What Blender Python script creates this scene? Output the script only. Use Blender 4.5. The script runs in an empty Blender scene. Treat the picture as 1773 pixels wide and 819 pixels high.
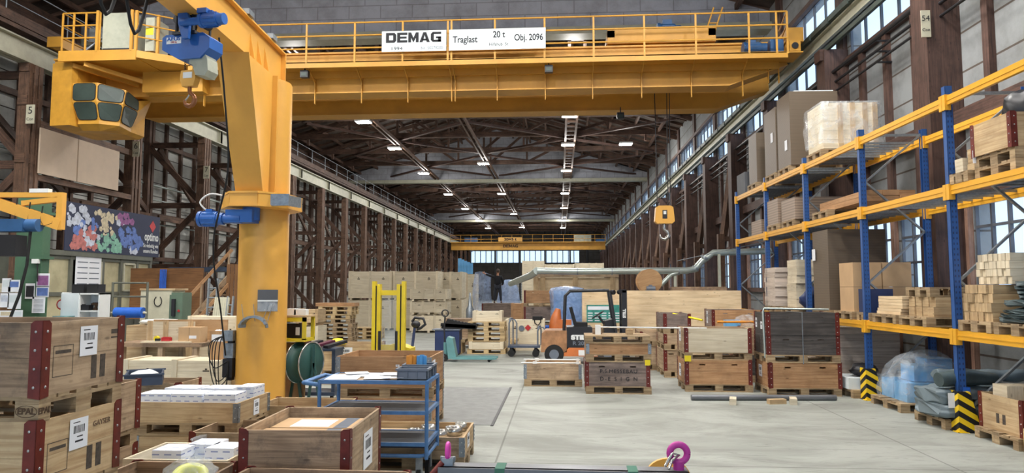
import bpy, math, random
from mathutils import Vector, Matrix, Quaternion

# ------------------------------------------------------------------ camera, world, light, exposure
SC = bpy.context.scene
COL = SC.collection
F_PX, W_PX, H_PX = 1200.0, 1773.0, 819.0
EYE = 1.94
PITCH = math.atan(90.5 / F_PX)
YAW = math.atan(81.5 / F_PX * math.cos(PITCH))
cam_data = bpy.data.cameras.new('camera')
cam_data.sensor_fit = 'HORIZONTAL'
cam_data.sensor_width = 36.0
cam_data.lens = 36.0 * F_PX / W_PX
cam_data.clip_end = 400
cam = bpy.data.objects.new('camera', cam_data)
cam.location = (0, 0, EYE)
cam.rotation_euler = (math.pi / 2 + PITCH, 0, YAW)
COL.objects.link(cam)
SC.camera = cam

SC.view_settings.view_transform = 'Standard'
SC.view_settings.look = 'None'
SC.view_settings.gamma = 1
SC.view_settings.use_curve_mapping = False
SC.view_settings.exposure = 0.56

world = bpy.data.worlds.new('overcast_sky')
SC.world = world
world.use_nodes = True
_bg = world.node_tree.nodes['Background']
_bg.inputs[0].default_value = (0.52, 0.72, 1.0, 1)
_bg.inputs[1].default_value = 1.3
LAMP_W = 200.0          # watts of each hall lamp

# ------------------------------------------------------------------ colour and materials
def lin(c):
    return tuple(((v / 255) / 12.92 if v / 255 <= 0.04045 else ((v / 255 + 0.055) / 1.055) ** 2.4) for v in c)

MATS = {}
def _new(name):
    m = bpy.data.materials.new(name); m.use_nodes = True
    nt = m.node_tree
    b = nt.nodes['Principled BSDF']
    MATS[name] = m
    return m, nt, b

def _n(nt, t, **kw):
    n = nt.nodes.new(t)
    for k, v in kw.items():
        if k in n.inputs: n.inputs[k].default_value = v
        else: setattr(n, k, v)
    return n

def paint(name, rgb, rough=0.5, metal=0.0, vary=0.12, scale=3.0, bump=0.0, tint=None):
    """painted, plastic or metal surface: base colour with soft mottling"""
    m, nt, b = _new(name)
    c = lin(rgb)
    tc = _n(nt, 'ShaderNodeTexCoord')
    no = _n(nt, 'ShaderNodeTexNoise', Scale=scale, Detail=5.0, Roughness=0.6)
    nt.links.new(tc.outputs['Object'], no.inputs['Vector'])
    r = _n(nt, 'ShaderNodeValToRGB')
    d = tint and lin(tint) or tuple(x * (1 - vary * 2) for x in c)
    r.color_ramp.elements[0].position = 0.3; r.color_ramp.elements[0].color = (*d, 1)
    r.color_ramp.elements[1].position = 0.62; r.color_ramp.elements[1].color = (*c, 1)
    nt.links.new(no.outputs['Fac'], r.inputs['Fac'])
    nt.links.new(r.outputs['Color'], b.inputs['Base Color'])
    b.inputs['Roughness'].default_value = rough
    b.inputs['Metallic'].default_value = metal
    if bump:
        bp = _n(nt, 'ShaderNodeBump', Strength=bump, Distance=0.01)
        nt.links.new(no.outputs['Fac'], bp.inputs['Height'])
        nt.links.new(bp.outputs['Normal'], b.inputs['Normal'])
    return m

def wood(name, rgb, dark, rough=0.7, grain=26.0, stain=0.35, stain_rgb=None, knots=True, plank_var=0.25):
    """boards: grain runs along U (the long side of every board), tone changes from board to board"""
    m, nt, b = _new(name)
    L = nt.links
    uv = _n(nt, 'ShaderNodeUVMap')
    mp = _n(nt, 'ShaderNodeMapping'); mp.inputs['Scale'].default_value = (1.3, grain, 1)
    L.new(uv.outputs[0], mp.inputs[0])
    n1 = _n(nt, 'ShaderNodeTexNoise', Scale=1.0, Detail=5.0, Roughness=0.65, Distortion=0.6)
    L.new(mp.outputs[0], n1.inputs['Vector'])
    r1 = _n(nt, 'ShaderNodeValToRGB')
    r1.color_ramp.elements[0].position = 0.32; r1.color_ramp.elements[0].color = (*lin(dark), 1)
    r1.color_ramp.elements[1].position = 0.6; r1.color_ramp.elements[1].color = (*lin(rgb), 1)
    L.new(n1.outputs['Fac'], r1.inputs['Fac'])
    col = r1.outputs['Color']
    # board-to-board and blotch tone
    n2 = _n(nt, 'ShaderNodeTexNoise', Scale=1.6, Detail=3.0)
    L.new(uv.outputs[0], n2.inputs['Vector'])
    mx = _n(nt, 'ShaderNodeMixRGB', blend_type='MULTIPLY')
    r2 = _n(nt, 'ShaderNodeValToRGB')
    r2.color_ramp.elements[0].position = 0.35; r2.color_ramp.elements[0].color = (1 - plank_var, 1 - plank_var * 1.05, 1 - plank_var * 1.1, 1)
    r2.color_ramp.elements[1].position = 0.6; r2.color_ramp.elements[1].color = (1, 1, 1, 1)
    L.new(n2.outputs['Fac'], r2.inputs['Fac'])
    mx.inputs[0].default_value = 1.0
    L.new(col, mx.inputs[1]); L.new(r2.outputs['Color'], mx.inputs[2]); col = mx.outputs[0]
    if stain_rgb:
        tc = _n(nt, 'ShaderNodeTexCoord')
        n3 = _n(nt, 'ShaderNodeTexNoise', Scale=4.5, Detail=6.0, Roughness=0.7)
        L.new(tc.outputs['Object'], n3.inputs['Vector'])
        r3 = _n(nt, 'ShaderNodeValToRGB')
        r3.color_ramp.elements[0].position = 0.5; r3.color_ramp.elements[0].color = (0, 0, 0, 1)
        r3.color_ramp.elements[1].position = 0.78; r3.color_ramp.elements[1].color = (stain * 2, stain * 2, stain * 2, 1)
        L.new(n3.outputs['Fac'], r3.inputs['Fac'])
        m3 = _n(nt, 'ShaderNodeMixRGB'); m3.inputs[2].default_value = (*lin(stain_rgb), 1)
        L.new(r3.outputs['Color'], m3.inputs[0]); L.new(col, m3.inputs[1]); col = m3.outputs[0]
    if knots:
        mk = _n(nt, 'ShaderNodeMapping'); mk.inputs['Scale'].default_value = (3.2, 8.5, 1)
        L.new(uv.outputs[0], mk.inputs[0])
        vo = _n(nt, 'ShaderNodeTexVoronoi', Scale=1.0)
        L.new(mk.outputs[0], vo.inputs['Vector'])
        rk = _n(nt, 'ShaderNodeValToRGB')
        rk.color_ramp.elements[0].position = 0.05; rk.color_ramp.elements[0].color = (0.75, 0.75, 0.75, 1)
        rk.color_ramp.elements[1].position = 0.12; rk.color_ramp.elements[1].color = (0, 0, 0, 1)
        L.new(vo.outputs['Distance'], rk.inputs['Fac'])
        m4 = _n(nt, 'ShaderNodeMixRGB'); m4.inputs[2].default_value = (*[x * 0.45 for x in lin(dark)], 1)
        L.new(rk.outputs['Color'], m4.inputs[0]); L.new(col, m4.inputs[1]); col = m4.outputs[0]
    oi = _n(nt, 'ShaderNodeObjectInfo'); rr = _n(nt, 'ShaderNodeMapRange')
    rr.inputs['To Min'].default_value = 0.84; rr.inputs['To Max'].default_value = 1.08
    L.new(oi.outputs['Random'], rr.inputs['Value'])
    vm = _n(nt, 'ShaderNodeVectorMath', operation='SCALE'); L.new(col, vm.inputs[0]); L.new(rr.outputs[0], vm.inputs['Scale']); col = vm.outputs[0]
    L.new(col, b.inputs['Base Color'])
    b.inputs['Roughness'].default_value = rough
    bp = _n(nt, 'ShaderNodeBump', Strength=0.25, Distance=0.003)
    L.new(n1.outputs['Fac'], bp.inputs['Height']); L.new(bp.outputs['Normal'], b.inputs['Normal'])
    return m

def glow(name, rgb, strength):
    m, nt, b = _new(name)
    b.inputs['Base Color'].default_value = (0.8, 0.8, 0.8, 1)
    b.inputs['Emission Color'].default_value = (*lin(rgb), 1)
    b.inputs['Emission Strength'].default_value = strength
    return m

def film(name, rgb, alpha, rough=0.15, vary=True):
    """clear or tinted plastic film and glass: partly see-through, glossy"""
    m, nt, b = _new(name)
    L = nt.links
    tr = _n(nt, 'ShaderNodeBsdfTransparent')
    mix = _n(nt, 'ShaderNodeMixShader')
    b.inputs['Base Color'].default_value = (*lin(rgb), 1)
    b.inputs['Roughness'].default_value = rough
    out = nt.nodes['Material Output']
    if vary:
        tc = _n(nt, 'ShaderNodeTexCoord')
        no = _n(nt, 'ShaderNodeTexNoise', Scale=2.6, Detail=4.0, Roughness=0.6, Distortion=1.5)
        L.new(tc.outputs['Object'], no.inputs['Vector'])
        mr = _n(nt, 'ShaderNodeMapRange')
        mr.inputs['From Min'].default_value = 0.35; mr.inputs['From Max'].default_value = 0.7
        mr.inputs['To Min'].default_value = max(0.04, alpha - 0.2); mr.inputs['To Max'].default_value = min(1, alpha + 0.2)
        L.new(no.outputs['Fac'], mr.inputs['Value']); L.new(mr.outputs[0], mix.inputs[0])
        bp = _n(nt, 'ShaderNodeBump', Strength=0.5, Distance=0.05)
        L.new(no.outputs['Fac'], bp.inputs['Height']); L.new(bp.outputs['Normal'], b.inputs['Normal'])
    else:
        mix.inputs[0].default_value = alpha
    L.new(tr.outputs[0], mix.inputs[1]); L.new(b.outputs[0], mix.inputs[2]); L.new(mix.outputs[0], out.inputs['Surface'])
    return m

wood('new_pine', (226, 214, 188), (204, 188, 158), plank_var=0.13, stain=0.1)
wood('pine_board', (204, 178, 138), (170, 138, 98), stain=0.25, stain_rgb=(140, 112, 84))
wood('used_board', (194, 168, 136), (150, 124, 96), stain=0.4, stain_rgb=(92, 78, 64), plank_var=0.3)
wood('worn_board', (176, 148, 118), (124, 100, 78), stain=0.5, stain_rgb=(78, 68, 60), plank_var=0.35)
wood('orange_board', (192, 150, 108), (156, 112, 72), stain=0.25, stain_rgb=(120, 84, 54))
wood('grey_board', (150, 132, 122), (104, 90, 84), stain=0.4, stain_rgb=(86, 76, 72), plank_var=0.25)
wood('charcoal_board', (92, 86, 82), (56, 52, 50), stain=0.3, stain_rgb=(44, 40, 40), plank_var=0.3)
wood('pallet_wood', (186, 162, 126), (134, 106, 72), stain=0.4, stain_rgb=(100, 84, 66), plank_var=0.3)
wood('new_pallet_wood', (214, 188, 142), (176, 146, 100), stain=0.2, stain_rgb=(150, 124, 88), plank_var=0.2)
wood('laminated_panel', (228, 204, 166), (208, 180, 140), grain=14, plank_var=0.16)
wood('plywood', (190, 152, 108), (156, 116, 76), grain=9, knots=False, plank_var=0.12)
wood('chipboard', (138, 96, 58), (104, 70, 40), grain=40, knots=False)
wood('roof_timber', (112, 84, 68), (66, 48, 40), stain=0.4, stain_rgb=(36, 28, 26), plank_var=0.35)
wood('column_timber', (122, 92, 72), (76, 55, 44), stain=0.4, stain_rgb=(40, 30, 26), plank_var=0.35)
wood('red_timber', (96, 70, 60), (58, 42, 37), stain=0.4, stain_rgb=(52, 36, 30), plank_var=0.3)
wood('pale_lit_timber', (168, 132, 112), (134, 100, 82), stain=0.3, stain_rgb=(100, 76, 62))  # lower wall studs carry window light in the colour; shared by duct bracket
wood('roof_boards', (92, 78, 68), (58, 48, 42), knots=False, plank_var=0.4)
paint('rust_red', (112, 40, 30), 0.45, 0.2, 0.22, 9.0, 0.1)
paint('galvanised', (150, 158, 164), 0.4, 0.6, 0.15, 22.0)
paint('bolt_metal', (190, 190, 190), 0.3, 0.9)
paint('crane_yellow', (226, 168, 74), 0.42, 0.0, 0.07, 1.2)
paint('girder_yellow', (206, 150, 54), 0.5, 0.0, 0.12, 1.0)
paint('rack_yellow', (224, 164, 44), 0.45, 0.0, 0.06)
paint('rack_blue', (42, 84, 146), 0.45, 0.0, 0.1)
paint('hoist_blue', (40, 96, 172), 0.38, 0.0, 0.06)
paint('motor_blue', (46, 88, 134), 0.45, 0.0, 0.1)
paint('trolley_blue', (76, 120, 170), 0.45, 0.0, 0.16, 12.0)
paint('cabinet_blue', (34, 50, 92), 0.5)
paint('teal_paint', (98, 146, 148), 0.45, 0.0, 0.1)
paint('stacker_yellow', (222, 196, 40), 0.45, 0.0, 0.08)
paint('safety_yellow', (240, 216, 30), 0.5)
paint('green_paint', (72, 106, 82), 0.5, 0.0, 0.06)
paint('machine_green', (92, 112, 94), 0.5)
paint('forklift_orange', (208, 118, 62), 0.45)
paint('worn_orange', (176, 128, 88), 0.6, vary=0.25, scale=5)
paint('black_steel', (34, 34, 38), 0.45)
paint('black_rubber', (26, 26, 27), 0.8)
paint('dark_glass', (52, 66, 60), 0.45, 0.0, 0.2, 2.0)
paint('grey_plastic', (108, 116, 128), 0.5)
paint('dark_plastic', (60, 72, 92), 0.5)
paint('white_paint', (226, 228, 226), 0.5, vary=0.03)
paint('paper', (232, 234, 238), 0.8, vary=0.03)
paint('ink', (40, 40, 44), 0.8)
paint('brand_ink', (84, 62, 44), 0.9)
paint('faded_ink', (126, 102, 78), 0.9)
wood('white_plank', (214, 200, 186), (182, 164, 148), plank_var=0.12)
paint('board_ink', (84, 74, 64), 0.9, vary=0.3, scale=30)
paint('cabinet_grey', (176, 178, 160), 0.55)
paint('cream_paint', (196, 192, 168), 0.6)
paint('runway_paint', (168, 166, 146), 0.55, 0.0, 0.1)
paint('tray_green', (62, 72, 66), 0.6)
paint('duct_metal', (182, 192, 186), 0.35, 0.55, 0.08)
paint('steel_pipe', (118, 120, 124), 0.4, 0.5)
paint('cardboard', (196, 162, 122), 0.8, vary=0.05)
paint('brown_cardboard', (112, 90, 70), 0.85, vary=0.08)
paint('grey_cardboard', (150, 130, 112), 0.85, vary=0.08)
paint('flat_board_grey', (92, 94, 98), 0.7)
paint('tarp_grey', (108, 122, 128), 0.45, 0.0, 0.12, 2.0)
paint('tarp_dark', (70, 84, 86), 0.4, 0.0, 0.2, 4.0)
paint('beige_panel', (206, 184, 160), 0.7, vary=0.04)
paint('office_frame', (100, 102, 90), 0.6)
paint('office_glass', (204, 196, 160), 0.2, vary=0.16, scale=1.5)
paint('banner_navy', (42, 48, 74), 0.7, vary=0.05)
paint('sign_white', (214, 222, 224), 0.6, vary=0.04)
paint('clothes_black', (26, 28, 34), 0.9)
paint('trousers_grey', (50, 54, 64), 0.9)
paint('skin', (196, 144, 116), 0.6)
paint('hair', (84, 74, 68), 0.9)
paint('pink_paint', (214, 70, 168), 0.4, vary=0.06)
paint('shackle_purple', (176, 48, 140), 0.4, vary=0.06)
paint('strap_green', (64, 110, 92), 0.8)
paint('wrap_blue', (104, 172, 224), 0.3, vary=0.1)
paint('roller_blue', (42, 104, 206), 0.5)
paint('reel_green', (44, 84, 78), 0.5)
paint('copper', (150, 96, 60), 0.35, 0.6)
paint('purple_vinyl', (96, 40, 60), 0.5)
paint('teal_sign', (62, 150, 136), 0.6, vary=0.2, scale=10)
paint('red_paint', (186, 40, 44), 0.5)
paint('orange_folder', (228, 150, 50), 0.6)
paint('blue_folder', (86, 160, 216), 0.6)
paint('tape_yellow', (222, 224, 60), 0.35)
paint('stainless', (196, 194, 188), 0.25, 0.85, 0.2, 14.0)
paint('cab_shell', (200, 146, 50), 0.5)
paint('fluted_ink', (90, 110, 190), 0.7)
for nm, c in (('mosaic_red', (200, 124, 118)), ('mosaic_mint', (142, 196, 172)), ('mosaic_blue', (106, 132, 196)),
              ('mosaic_cream', (222, 208, 176)), ('mosaic_plum', (156, 100, 150)), ('mosaic_white', (206, 212, 226))):
    paint(nm, c, 0.8, vary=0.2, scale=8)
film('clear_film', (226, 232, 236), 0.24)
film('blue_film', (178, 200, 236), 0.55)
film('pane_glass', (214, 232, 246), 0.1, 0.2, vary=False)
glow('lamp_tube', (255, 250, 238), 26.0)

def floor_mat():
    m, nt, b = _new('concrete_floor')
    L = nt.links
    tc = _n(nt, 'ShaderNodeTexCoord')
    mp = _n(nt, 'ShaderNodeMapping'); mp.inputs['Scale'].default_value = (0.5, 1.0, 1)
    mp.inputs['Rotation'].default_value = (0, 0, 0.35)
    L.new(tc.outputs['Object'], mp.inputs[0])
    n1 = _n(nt, 'ShaderNodeTexNoise', Scale=1.1, Detail=8.0, Roughness=0.68, Distortion=0.8)
    L.new(mp.outputs[0], n1.inputs['Vector'])
    r = _n(nt, 'ShaderNodeValToRGB')
    r.color_ramp.elements[0].position = 0.34; r.color_ramp.elements[0].color = (*lin((122, 124, 117)), 1)
    r.color_ramp.elements[1].position = 0.6; r.color_ramp.elements[1].color = (*lin((155, 158, 151)), 1)
    L.new(n1.outputs['Fac'], r.inputs['Fac'])
    mp2 = _n(nt, 'ShaderNodeMapping'); mp2.inputs['Scale'].default_value = (1.2, 9.0, 1); mp2.inputs['Rotation'].default_value = (0, 0, -0.2)
    L.new(tc.outputs['Object'], mp2.inputs[0])
    n2 = _n(nt, 'ShaderNodeTexNoise', Scale=1.6, Detail=6.0, Roughness=0.7, Distortion=1.5)
    L.new(mp2.outputs[0], n2.inputs['Vector'])
    r2 = _n(nt, 'ShaderNodeValToRGB')
    r2.color_ramp.elements[0].position = 0.3; r2.color_ramp.elements[0].color = (0.52, 0.52, 0.52, 1)
    r2.color_ramp.elements[1].position = 0.42; r2.color_ramp.elements[1].color = (1, 1, 1, 1)
    L.new(n2.outputs['Fac'], r2.inputs['Fac'])
    mx = _n(nt, 'ShaderNodeMixRGB', blend_type='MULTIPLY'); mx.inputs[0].default_value = 1
    L.new(r.outputs[0], mx.inputs[1]); L.new(r2.outputs[0], mx.inputs[2])
    # casting joints
    br = _n(nt, 'ShaderNodeTexBrick', Scale=1.0); br.offset = 0.0
    br.inputs['Brick Width'].default_value = 5.0; br.inputs['Row Height'].default_value = 5.0
    br.inputs['Mortar Size'].default_value = 0.012
    br.inputs['Color1'].default_value = (1, 1, 1, 1); br.inputs['Color2'].default_value = (1, 1, 1, 1); br.inputs['Mortar'].default_value = (0.55, 0.55, 0.54, 1)
    mo = _n(nt, 'ShaderNodeMapping'); mo.inputs['Location'].default_value = (0.72, 2.1, 0)
    L.new(tc.outputs['Object'], mo.inputs[0]); L.new(mo.outputs[0], br.inputs['Vector'])
    m2 = _n(nt, 'ShaderNodeMixRGB', blend_type='MULTIPLY'); m2.inputs[0].default_value = 1
    L.new(mx.outputs[0], m2.inputs[1]); L.new(br.outputs['Color'], m2.inputs[2])
    L.new(m2.outputs[0], b.inputs['Base Color'])
    b.inputs['Roughness'].default_value = 0.6
    return m
floor_mat()

def block_mat(name, rgb, mortar, bw, bh, rough=0.85, axis='x'):
    """large plates or blocks with thin joints; axis says which way the wall runs"""
    m, nt, b = _new(name)
    L = nt.links
    tc = _n(nt, 'ShaderNodeTexCoord')
    mp = _n(nt, 'ShaderNodeMapping')
    sep = _n(nt, 'ShaderNodeSeparateXYZ'); cmb = _n(nt, 'ShaderNodeCombineXYZ')
    L.new(tc.outputs['Object'], sep.inputs[0])
    L.new(sep.outputs['X' if axis == 'x' else 'Y'], cmb.inputs[0]); L.new(sep.outputs['Z'], cmb.inputs[1])
    br = _n(nt, 'ShaderNodeTexBrick', Scale=1.0)
    br.inputs['Brick Width'].default_value = bw; br.inputs['Row Height'].default_value = bh
    br.inputs['Mortar Size'].default_value = 0.02
    c = lin(rgb)
    br.inputs['Color1'].default_value = (*c, 1); br.inputs['Color2'].default_value = (*[x * 0.92 for x in c], 1)
    br.inputs['Mortar'].default_value = (*lin(mortar), 1)
    L.new(cmb.outputs[0], br.inputs['Vector'])
    no = _n(nt, 'ShaderNodeTexNoise', Scale=0.9, Detail=7.0, Roughness=0.7)
    L.new(tc.outputs['Object'], no.inputs['Vector'])
    r = _n(nt, 'ShaderNodeValToRGB')
    r.color_ramp.elements[0].position = 0.3; r.color_ramp.elements[0].color = (0.62, 0.6, 0.58, 1)
    r.color_ramp.elements[1].position = 0.6; r.color_ramp.elements[1].color = (1, 1, 1, 1)
    L.new(no.outputs['Fac'], r.inputs['Fac'])
    mx = _n(nt, 'ShaderNodeMixRGB', blend_type='MULTIPLY'); mx.inputs[0].default_value = 1
    L.new(br.outputs['Color'], mx.inputs[1]); L.new(r.outputs[0], mx.inputs[2])
    L.new(mx.outputs[0], b.inputs['Base Color'])
    b.inputs['Roughness'].default_value = rough
    return m
block_mat('block_wall_cross', (176, 178, 186), (146, 146, 150), 1.2, 0.5, axis='x')
block_mat('plate_wall_right', (140, 143, 144), (84, 74, 66), 40.0, 0.75, axis='y')
block_mat('plate_wall_left', (200, 200, 194), (58, 52, 48), 40.0, 0.62, axis='y')
block_mat('end_wall_steel', (88, 84, 80), (60, 56, 54), 2.5, 1.2, axis='x')

def stripe_mat(name, a, bcol, scale, direction=(1, 0, 1)):
    m, nt, b = _new(name)
    L = nt.links
    tc = _n(nt, 'ShaderNodeTexCoord')
    dt = _n(nt, 'ShaderNodeVectorMath', operation='DOT_PRODUCT'); dt.inputs[1].default_value = tuple(v * scale for v in direction)
    L.new(tc.outputs['Object'], dt.inputs[0])
    fr = _n(nt, 'ShaderNodeMath', operation='FRACT'); L.new(dt.outputs['Value'], fr.inputs[0])
    gt = _n(nt, 'ShaderNodeMath', operation='GREATER_THAN'); L.new(fr.outputs[0], gt.inputs[0]); gt.inputs[1].default_value = 0.5
    mx = _n(nt, 'ShaderNodeMixRGB'); mx.inputs[1].default_value = (*lin(a), 1); mx.inputs[2].default_value = (*lin(bcol), 1)
    L.new(gt.outputs[0], mx.inputs[0]); L.new(mx.outputs[0], b.inputs['Base Color'])
    b.inputs['Roughness'].default_value = 0.5
    return m
stripe_mat('hazard_stripes', (240, 200, 30), (24, 24, 24), 6.5, (0.6, 0.6, 1.0))
stripe_mat('cardboard_layers', (106, 92, 76), (95, 82, 67), 30.0, (0, 0, 1))
stripe_mat('grey_layers', (154, 134, 116), (130, 112, 96), 16.0, (0, 0, 1))

def printed_carton():
    """white carton with rows of small blue marks"""
    m, nt, b = _new('printed_carton')
    L = nt.links
    uv = _n(nt, 'ShaderNodeUVMap')
    br = _n(nt, 'ShaderNodeTexBrick', Scale=1.0)
    br.offset = 0.5
    br.inputs['Brick Width'].default_value = 0.1; br.inputs['Row Height'].default_value = 0.052
    br.inputs['Mortar Size'].default_value = 0.0205; br.inputs['Mortar Smooth'].default_value = 0.0
    w = lin((228, 232, 238)); k = lin((140, 152, 192))
    br.inputs['Color1'].default_value = (*k, 1); br.inputs['Color2'].default_value = (*k, 1); br.inputs['Mortar'].default_value = (*w, 1)
    L.new(uv.outputs[0], br.inputs['Vector']); L.new(br.outputs['Color'], b.inputs['Base Color'])
    b.inputs['Roughness'].default_value = 0.6
printed_carton()

# ------------------------------------------------------------------ mesh builder
RND = random.Random(11)
def cr(P, n=5):
    """smooth path through the points"""
    P = [Vector(p) for p in P]; Q = [P[0]] + P + [P[-1]]; out = []
    for i in range(1, len(Q) - 2):
        a, b, c, d = Q[i - 1:i + 3]
        for k in range(n):
            t = k / n
            out.append(0.5 * ((2 * b) + (c - a) * t + (2 * a - 5 * b + 4 * c - d) * t * t + (3 * b - a - 3 * c + d) * t ** 3))
    return out + [P[-1]]
class MB:
    def __init__(s):
        s.v = []; s.f = []; s.uv = []; s.mi = []; s.sm = []
    def face(s, pts, uvs=None, m=0, smooth=False):
        i0 = len(s.v); s.v += [tuple(p) for p in pts]
        s.f.append(tuple(range(i0, i0 + len(pts))))
        if uvs is None:
            a = Vector(pts[0]); e = Vector(pts[1]) - a
            e = e.normalized() if e.length > 1e-9 else Vector((1, 0, 0))
            n = e.cross(Vector(pts[2]) - a); n = n.normalized() if n.length > 1e-9 else Vector((0, 0, 1))
            g = n.cross(e)
            uvs = [((Vector(p) - a).dot(e), (Vector(p) - a).dot(g)) for p in pts]
        s.uv.append(uvs); s.mi.append(m); s.sm.append(smooth)
    def box(s, x0, y0, z0, x1, y1, z1, m=0, M=None):
        if x0 > x1: x0, x1 = x1, x0
        if y0 > y1: y0, y1 = y1, y0
        if z0 > z1: z0, z1 = z1, z0
        d = (x1 - x0, y1 - y0, z1 - z0)
        P = [(x, y, z) for z in (z0, z1) for y in (y0, y1) for x in (x0, x1)]
        quads = [((0, 2, 3, 1), 2), ((4, 5, 7, 6), 2), ((0, 1, 5, 4), 1), ((2, 6, 7, 3), 1), ((0, 4, 6, 2), 0), ((1, 3, 7, 5), 0)]
        ou, ov = RND.uniform(0, 50), RND.uniform(0, 50)
        long = max(range(3), key=lambda k: d[k])
        i0 = len(s.v)
        s.v += [tuple(M @ Vector(p)) if M else p for p in P]
        for q, ax in quads:
            axes = [k for k in range(3) if k != ax]
            u, w = (axes[0], axes[1])
            if d[w] > d[u]: u, w = w, u
            s.f.append(tuple(i0 + k for k in q))
            s.uv.append([(P[k][u] + ou, P[k][w] + ov) for k in q])
            s.mi.append(m); s.sm.append(False)
        return s
    def cbox(s, cx, cy, cz, sx, sy, sz, m=0, M=None):
        return s.box(cx - sx / 2, cy - sy / 2, cz - sz / 2, cx + sx / 2, cy + sy / 2, cz + sz / 2, m, M)
    def bar(s, p, q, w, h, m=0, up=(0, 0, 1)):
        p = Vector(p); q = Vector(q); d = q - p; L = d.length
        if L < 1e-6: return s
        x = d / L; u = Vector(up)
        y = u.cross(x)
        if y.length < 1e-4: y = Vector((0, 1, 0)).cross(x)
        if y.length < 1e-4: y = Vector((1, 0, 0)).cross(x)
        y.normalize(); z = x.cross(y)
        M = Matrix(((x.x, y.x, z.x, p.x), (x.y, y.y, z.y, p.y), (x.z, y.z, z.z, p.z), (0, 0, 0, 1)))
        return s.box(0, -w / 2, -h / 2, L, w / 2, h / 2, m, M)
    def tube(s, pts, r, n=8, m=0, caps=True, smooth=True):
        pts = [Vector(p) for p in pts]
        rs = r if isinstance(r, (list, tuple)) else [r] * len(pts)
        t = [(pts[min(i + 1, len(pts) - 1)] - pts[max(i - 1, 0)]).normalized() for i in range(len(pts))]
        ref = Vector((0, 0, 1)) if abs(t[0].z) < 0.9 else Vector((1, 0, 0))
        nrm = (ref - t[0] * ref.dot(t[0])).normalized()
        rings = []; L = 0
        ou = RND.uniform(0, 20)
        lens = []
        for i, p in enumerate(pts):
            if i:
                nrm = (nrm - t[i] * nrm.dot(t[i]))
                nrm = nrm.normalized() if nrm.length > 1e-6 else rings_n
                L += (p - pts[i - 1]).length
            rings_n = nrm.copy()
            b = t[i].cross(nrm)
            i0 = len(s.v)
            s.v += [tuple(p + (nrm * math.cos(2 * math.pi * k / n) + b * math.sin(2 * math.pi * k / n)) * rs[i]) for k in range(n)]
            rings.append(i0); lens.append(L)
        for i in range(len(pts) - 1):
            for k in range(n):
                k2 = (k + 1) % n
                s.f.append((rings[i] + k, rings[i] + k2, rings[i + 1] + k2, rings[i + 1] + k))
                c = 2 * math.pi * max(rs) / n
                s.uv.append([(lens[i] + ou, k * c), (lens[i] + ou, (k + 1) * c), (lens[i + 1] + ou, (k + 1) * c), (lens[i + 1] + ou, k * c)])
                s.mi.append(m); s.sm.append(smooth)
        if caps:
            for r0, rev in ((rings[0], True), (rings[-1], False)):
                P = [s.v[r0 + k] for k in range(n)]
                if rev: P.reverse()
                s.face(P, None, m)
        return s
    def cyl(s, p, q, r, n=16, m=0, caps=True):
        return s.tube([p, q], r, n, m, caps)
    def prism(s, poly, d, m=0):
        """poly: 3-D points in one plane; d: offset vector"""
        P = [Vector(p) for p in poly]; D = Vector(d)
        nn = Vector((0, 0, 0))
        for i in range(len(P)):
            nn += P[i].cross(P[(i + 1) % len(P)])
        if nn.dot(D) > 0: P.reverse()
        s.face(P, None, m)
        s.face([p + D for p in reversed(P)], None, m)
        for i in range(len(P)):
            a, b = P[i], P[(i + 1) % len(P)]
            s.face([b, a, a + D, b + D], None, m)
        return s
    def lathe(s, prof, c=(0, 0, 0), n=16, m=0, M=None):
        """prof: (r, z) pairs turned about the Z axis through c"""
        i0 = len(s.v)
        for r, z in prof:
            for k in range(n):
                a = 2 * math.pi * k / n
                p = Vector((c[0] + r * math.cos(a), c[1] + r * math.sin(a), c[2] + z))
                s.v.append(tuple(M @ p) if M else tuple(p))
        for i in range(len(prof) - 1):
            for k in range(n):
                k2 = (k + 1) % n
                s.f.append((i0 + i * n + k, i0 + i * n + k2, i0 + (i + 1) * n + k2, i0 + (i + 1) * n + k))
                s.uv.append([(k * .1, prof[i][1]), (k * .1 + .1, prof[i][1]), (k * .1 + .1, prof[i + 1][1]), (k * .1, prof[i + 1][1])])
                s.mi.append(m); s.sm.append(True)
        return s
    def ball(s, c, r, n=12, m=0, sc=(1, 1, 1), jit=0.0):
        i0 = len(s.v); rows = n // 2
        for i in range(rows + 1):
            ph = math.pi * i / rows
            for k in range(n):
                a = 2 * math.pi * k / n
                j = 1 + (RND.uniform(-jit, jit) if 0 < i < rows else 0)
                s.v.append((c[0] + r * sc[0] * j * math.sin(ph) * math.cos(a), c[1] + r * sc[1] * j * math.sin(ph) * math.sin(a), c[2] + r * sc[2] * j * math.cos(ph)))
        for i in range(rows):
            for k in range(n):
                k2 = (k + 1) % n
                s.f.append((i0 + i * n + k, i0 + (i + 1) * n + k, i0 + (i + 1) * n + k2, i0 + i * n + k2))
                s.uv.append([(k * .1, i * .1), (k * .1, i * .1 + .1), (k * .1 + .1, i * .1 + .1), (k * .1 + .1, i * .1)])
                s.mi.append(m); s.sm.append(True)
        return s
    def build(s, name, mats, parent=None, loc=None, rz=0.0):
        me = bpy.data.meshes.new(name)
        me.from_pydata(s.v, [], s.f)
        if not isinstance(mats, (list, tuple)): mats = [mats]
        for k in mats: me.materials.append(MATS[k])
        ul = me.uv_layers.new(name='UVMap')
        flat = [c for q in s.uv for p in q for c in p]
        if len(flat) == 2 * len(me.loops): ul.data.foreach_set('uv', flat)
        me.polygons.foreach_set('material_index', s.mi)
        me.polygons.foreach_set('use_smooth', s.sm)
        me.update()
        o = bpy.data.objects.new(name, me)
        COL.objects.link(o)
        if parent is not None: o.parent = parent
        if loc is not None: o.location = loc
        if rz: o.rotation_euler = (0, 0, rz)
        return o

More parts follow.
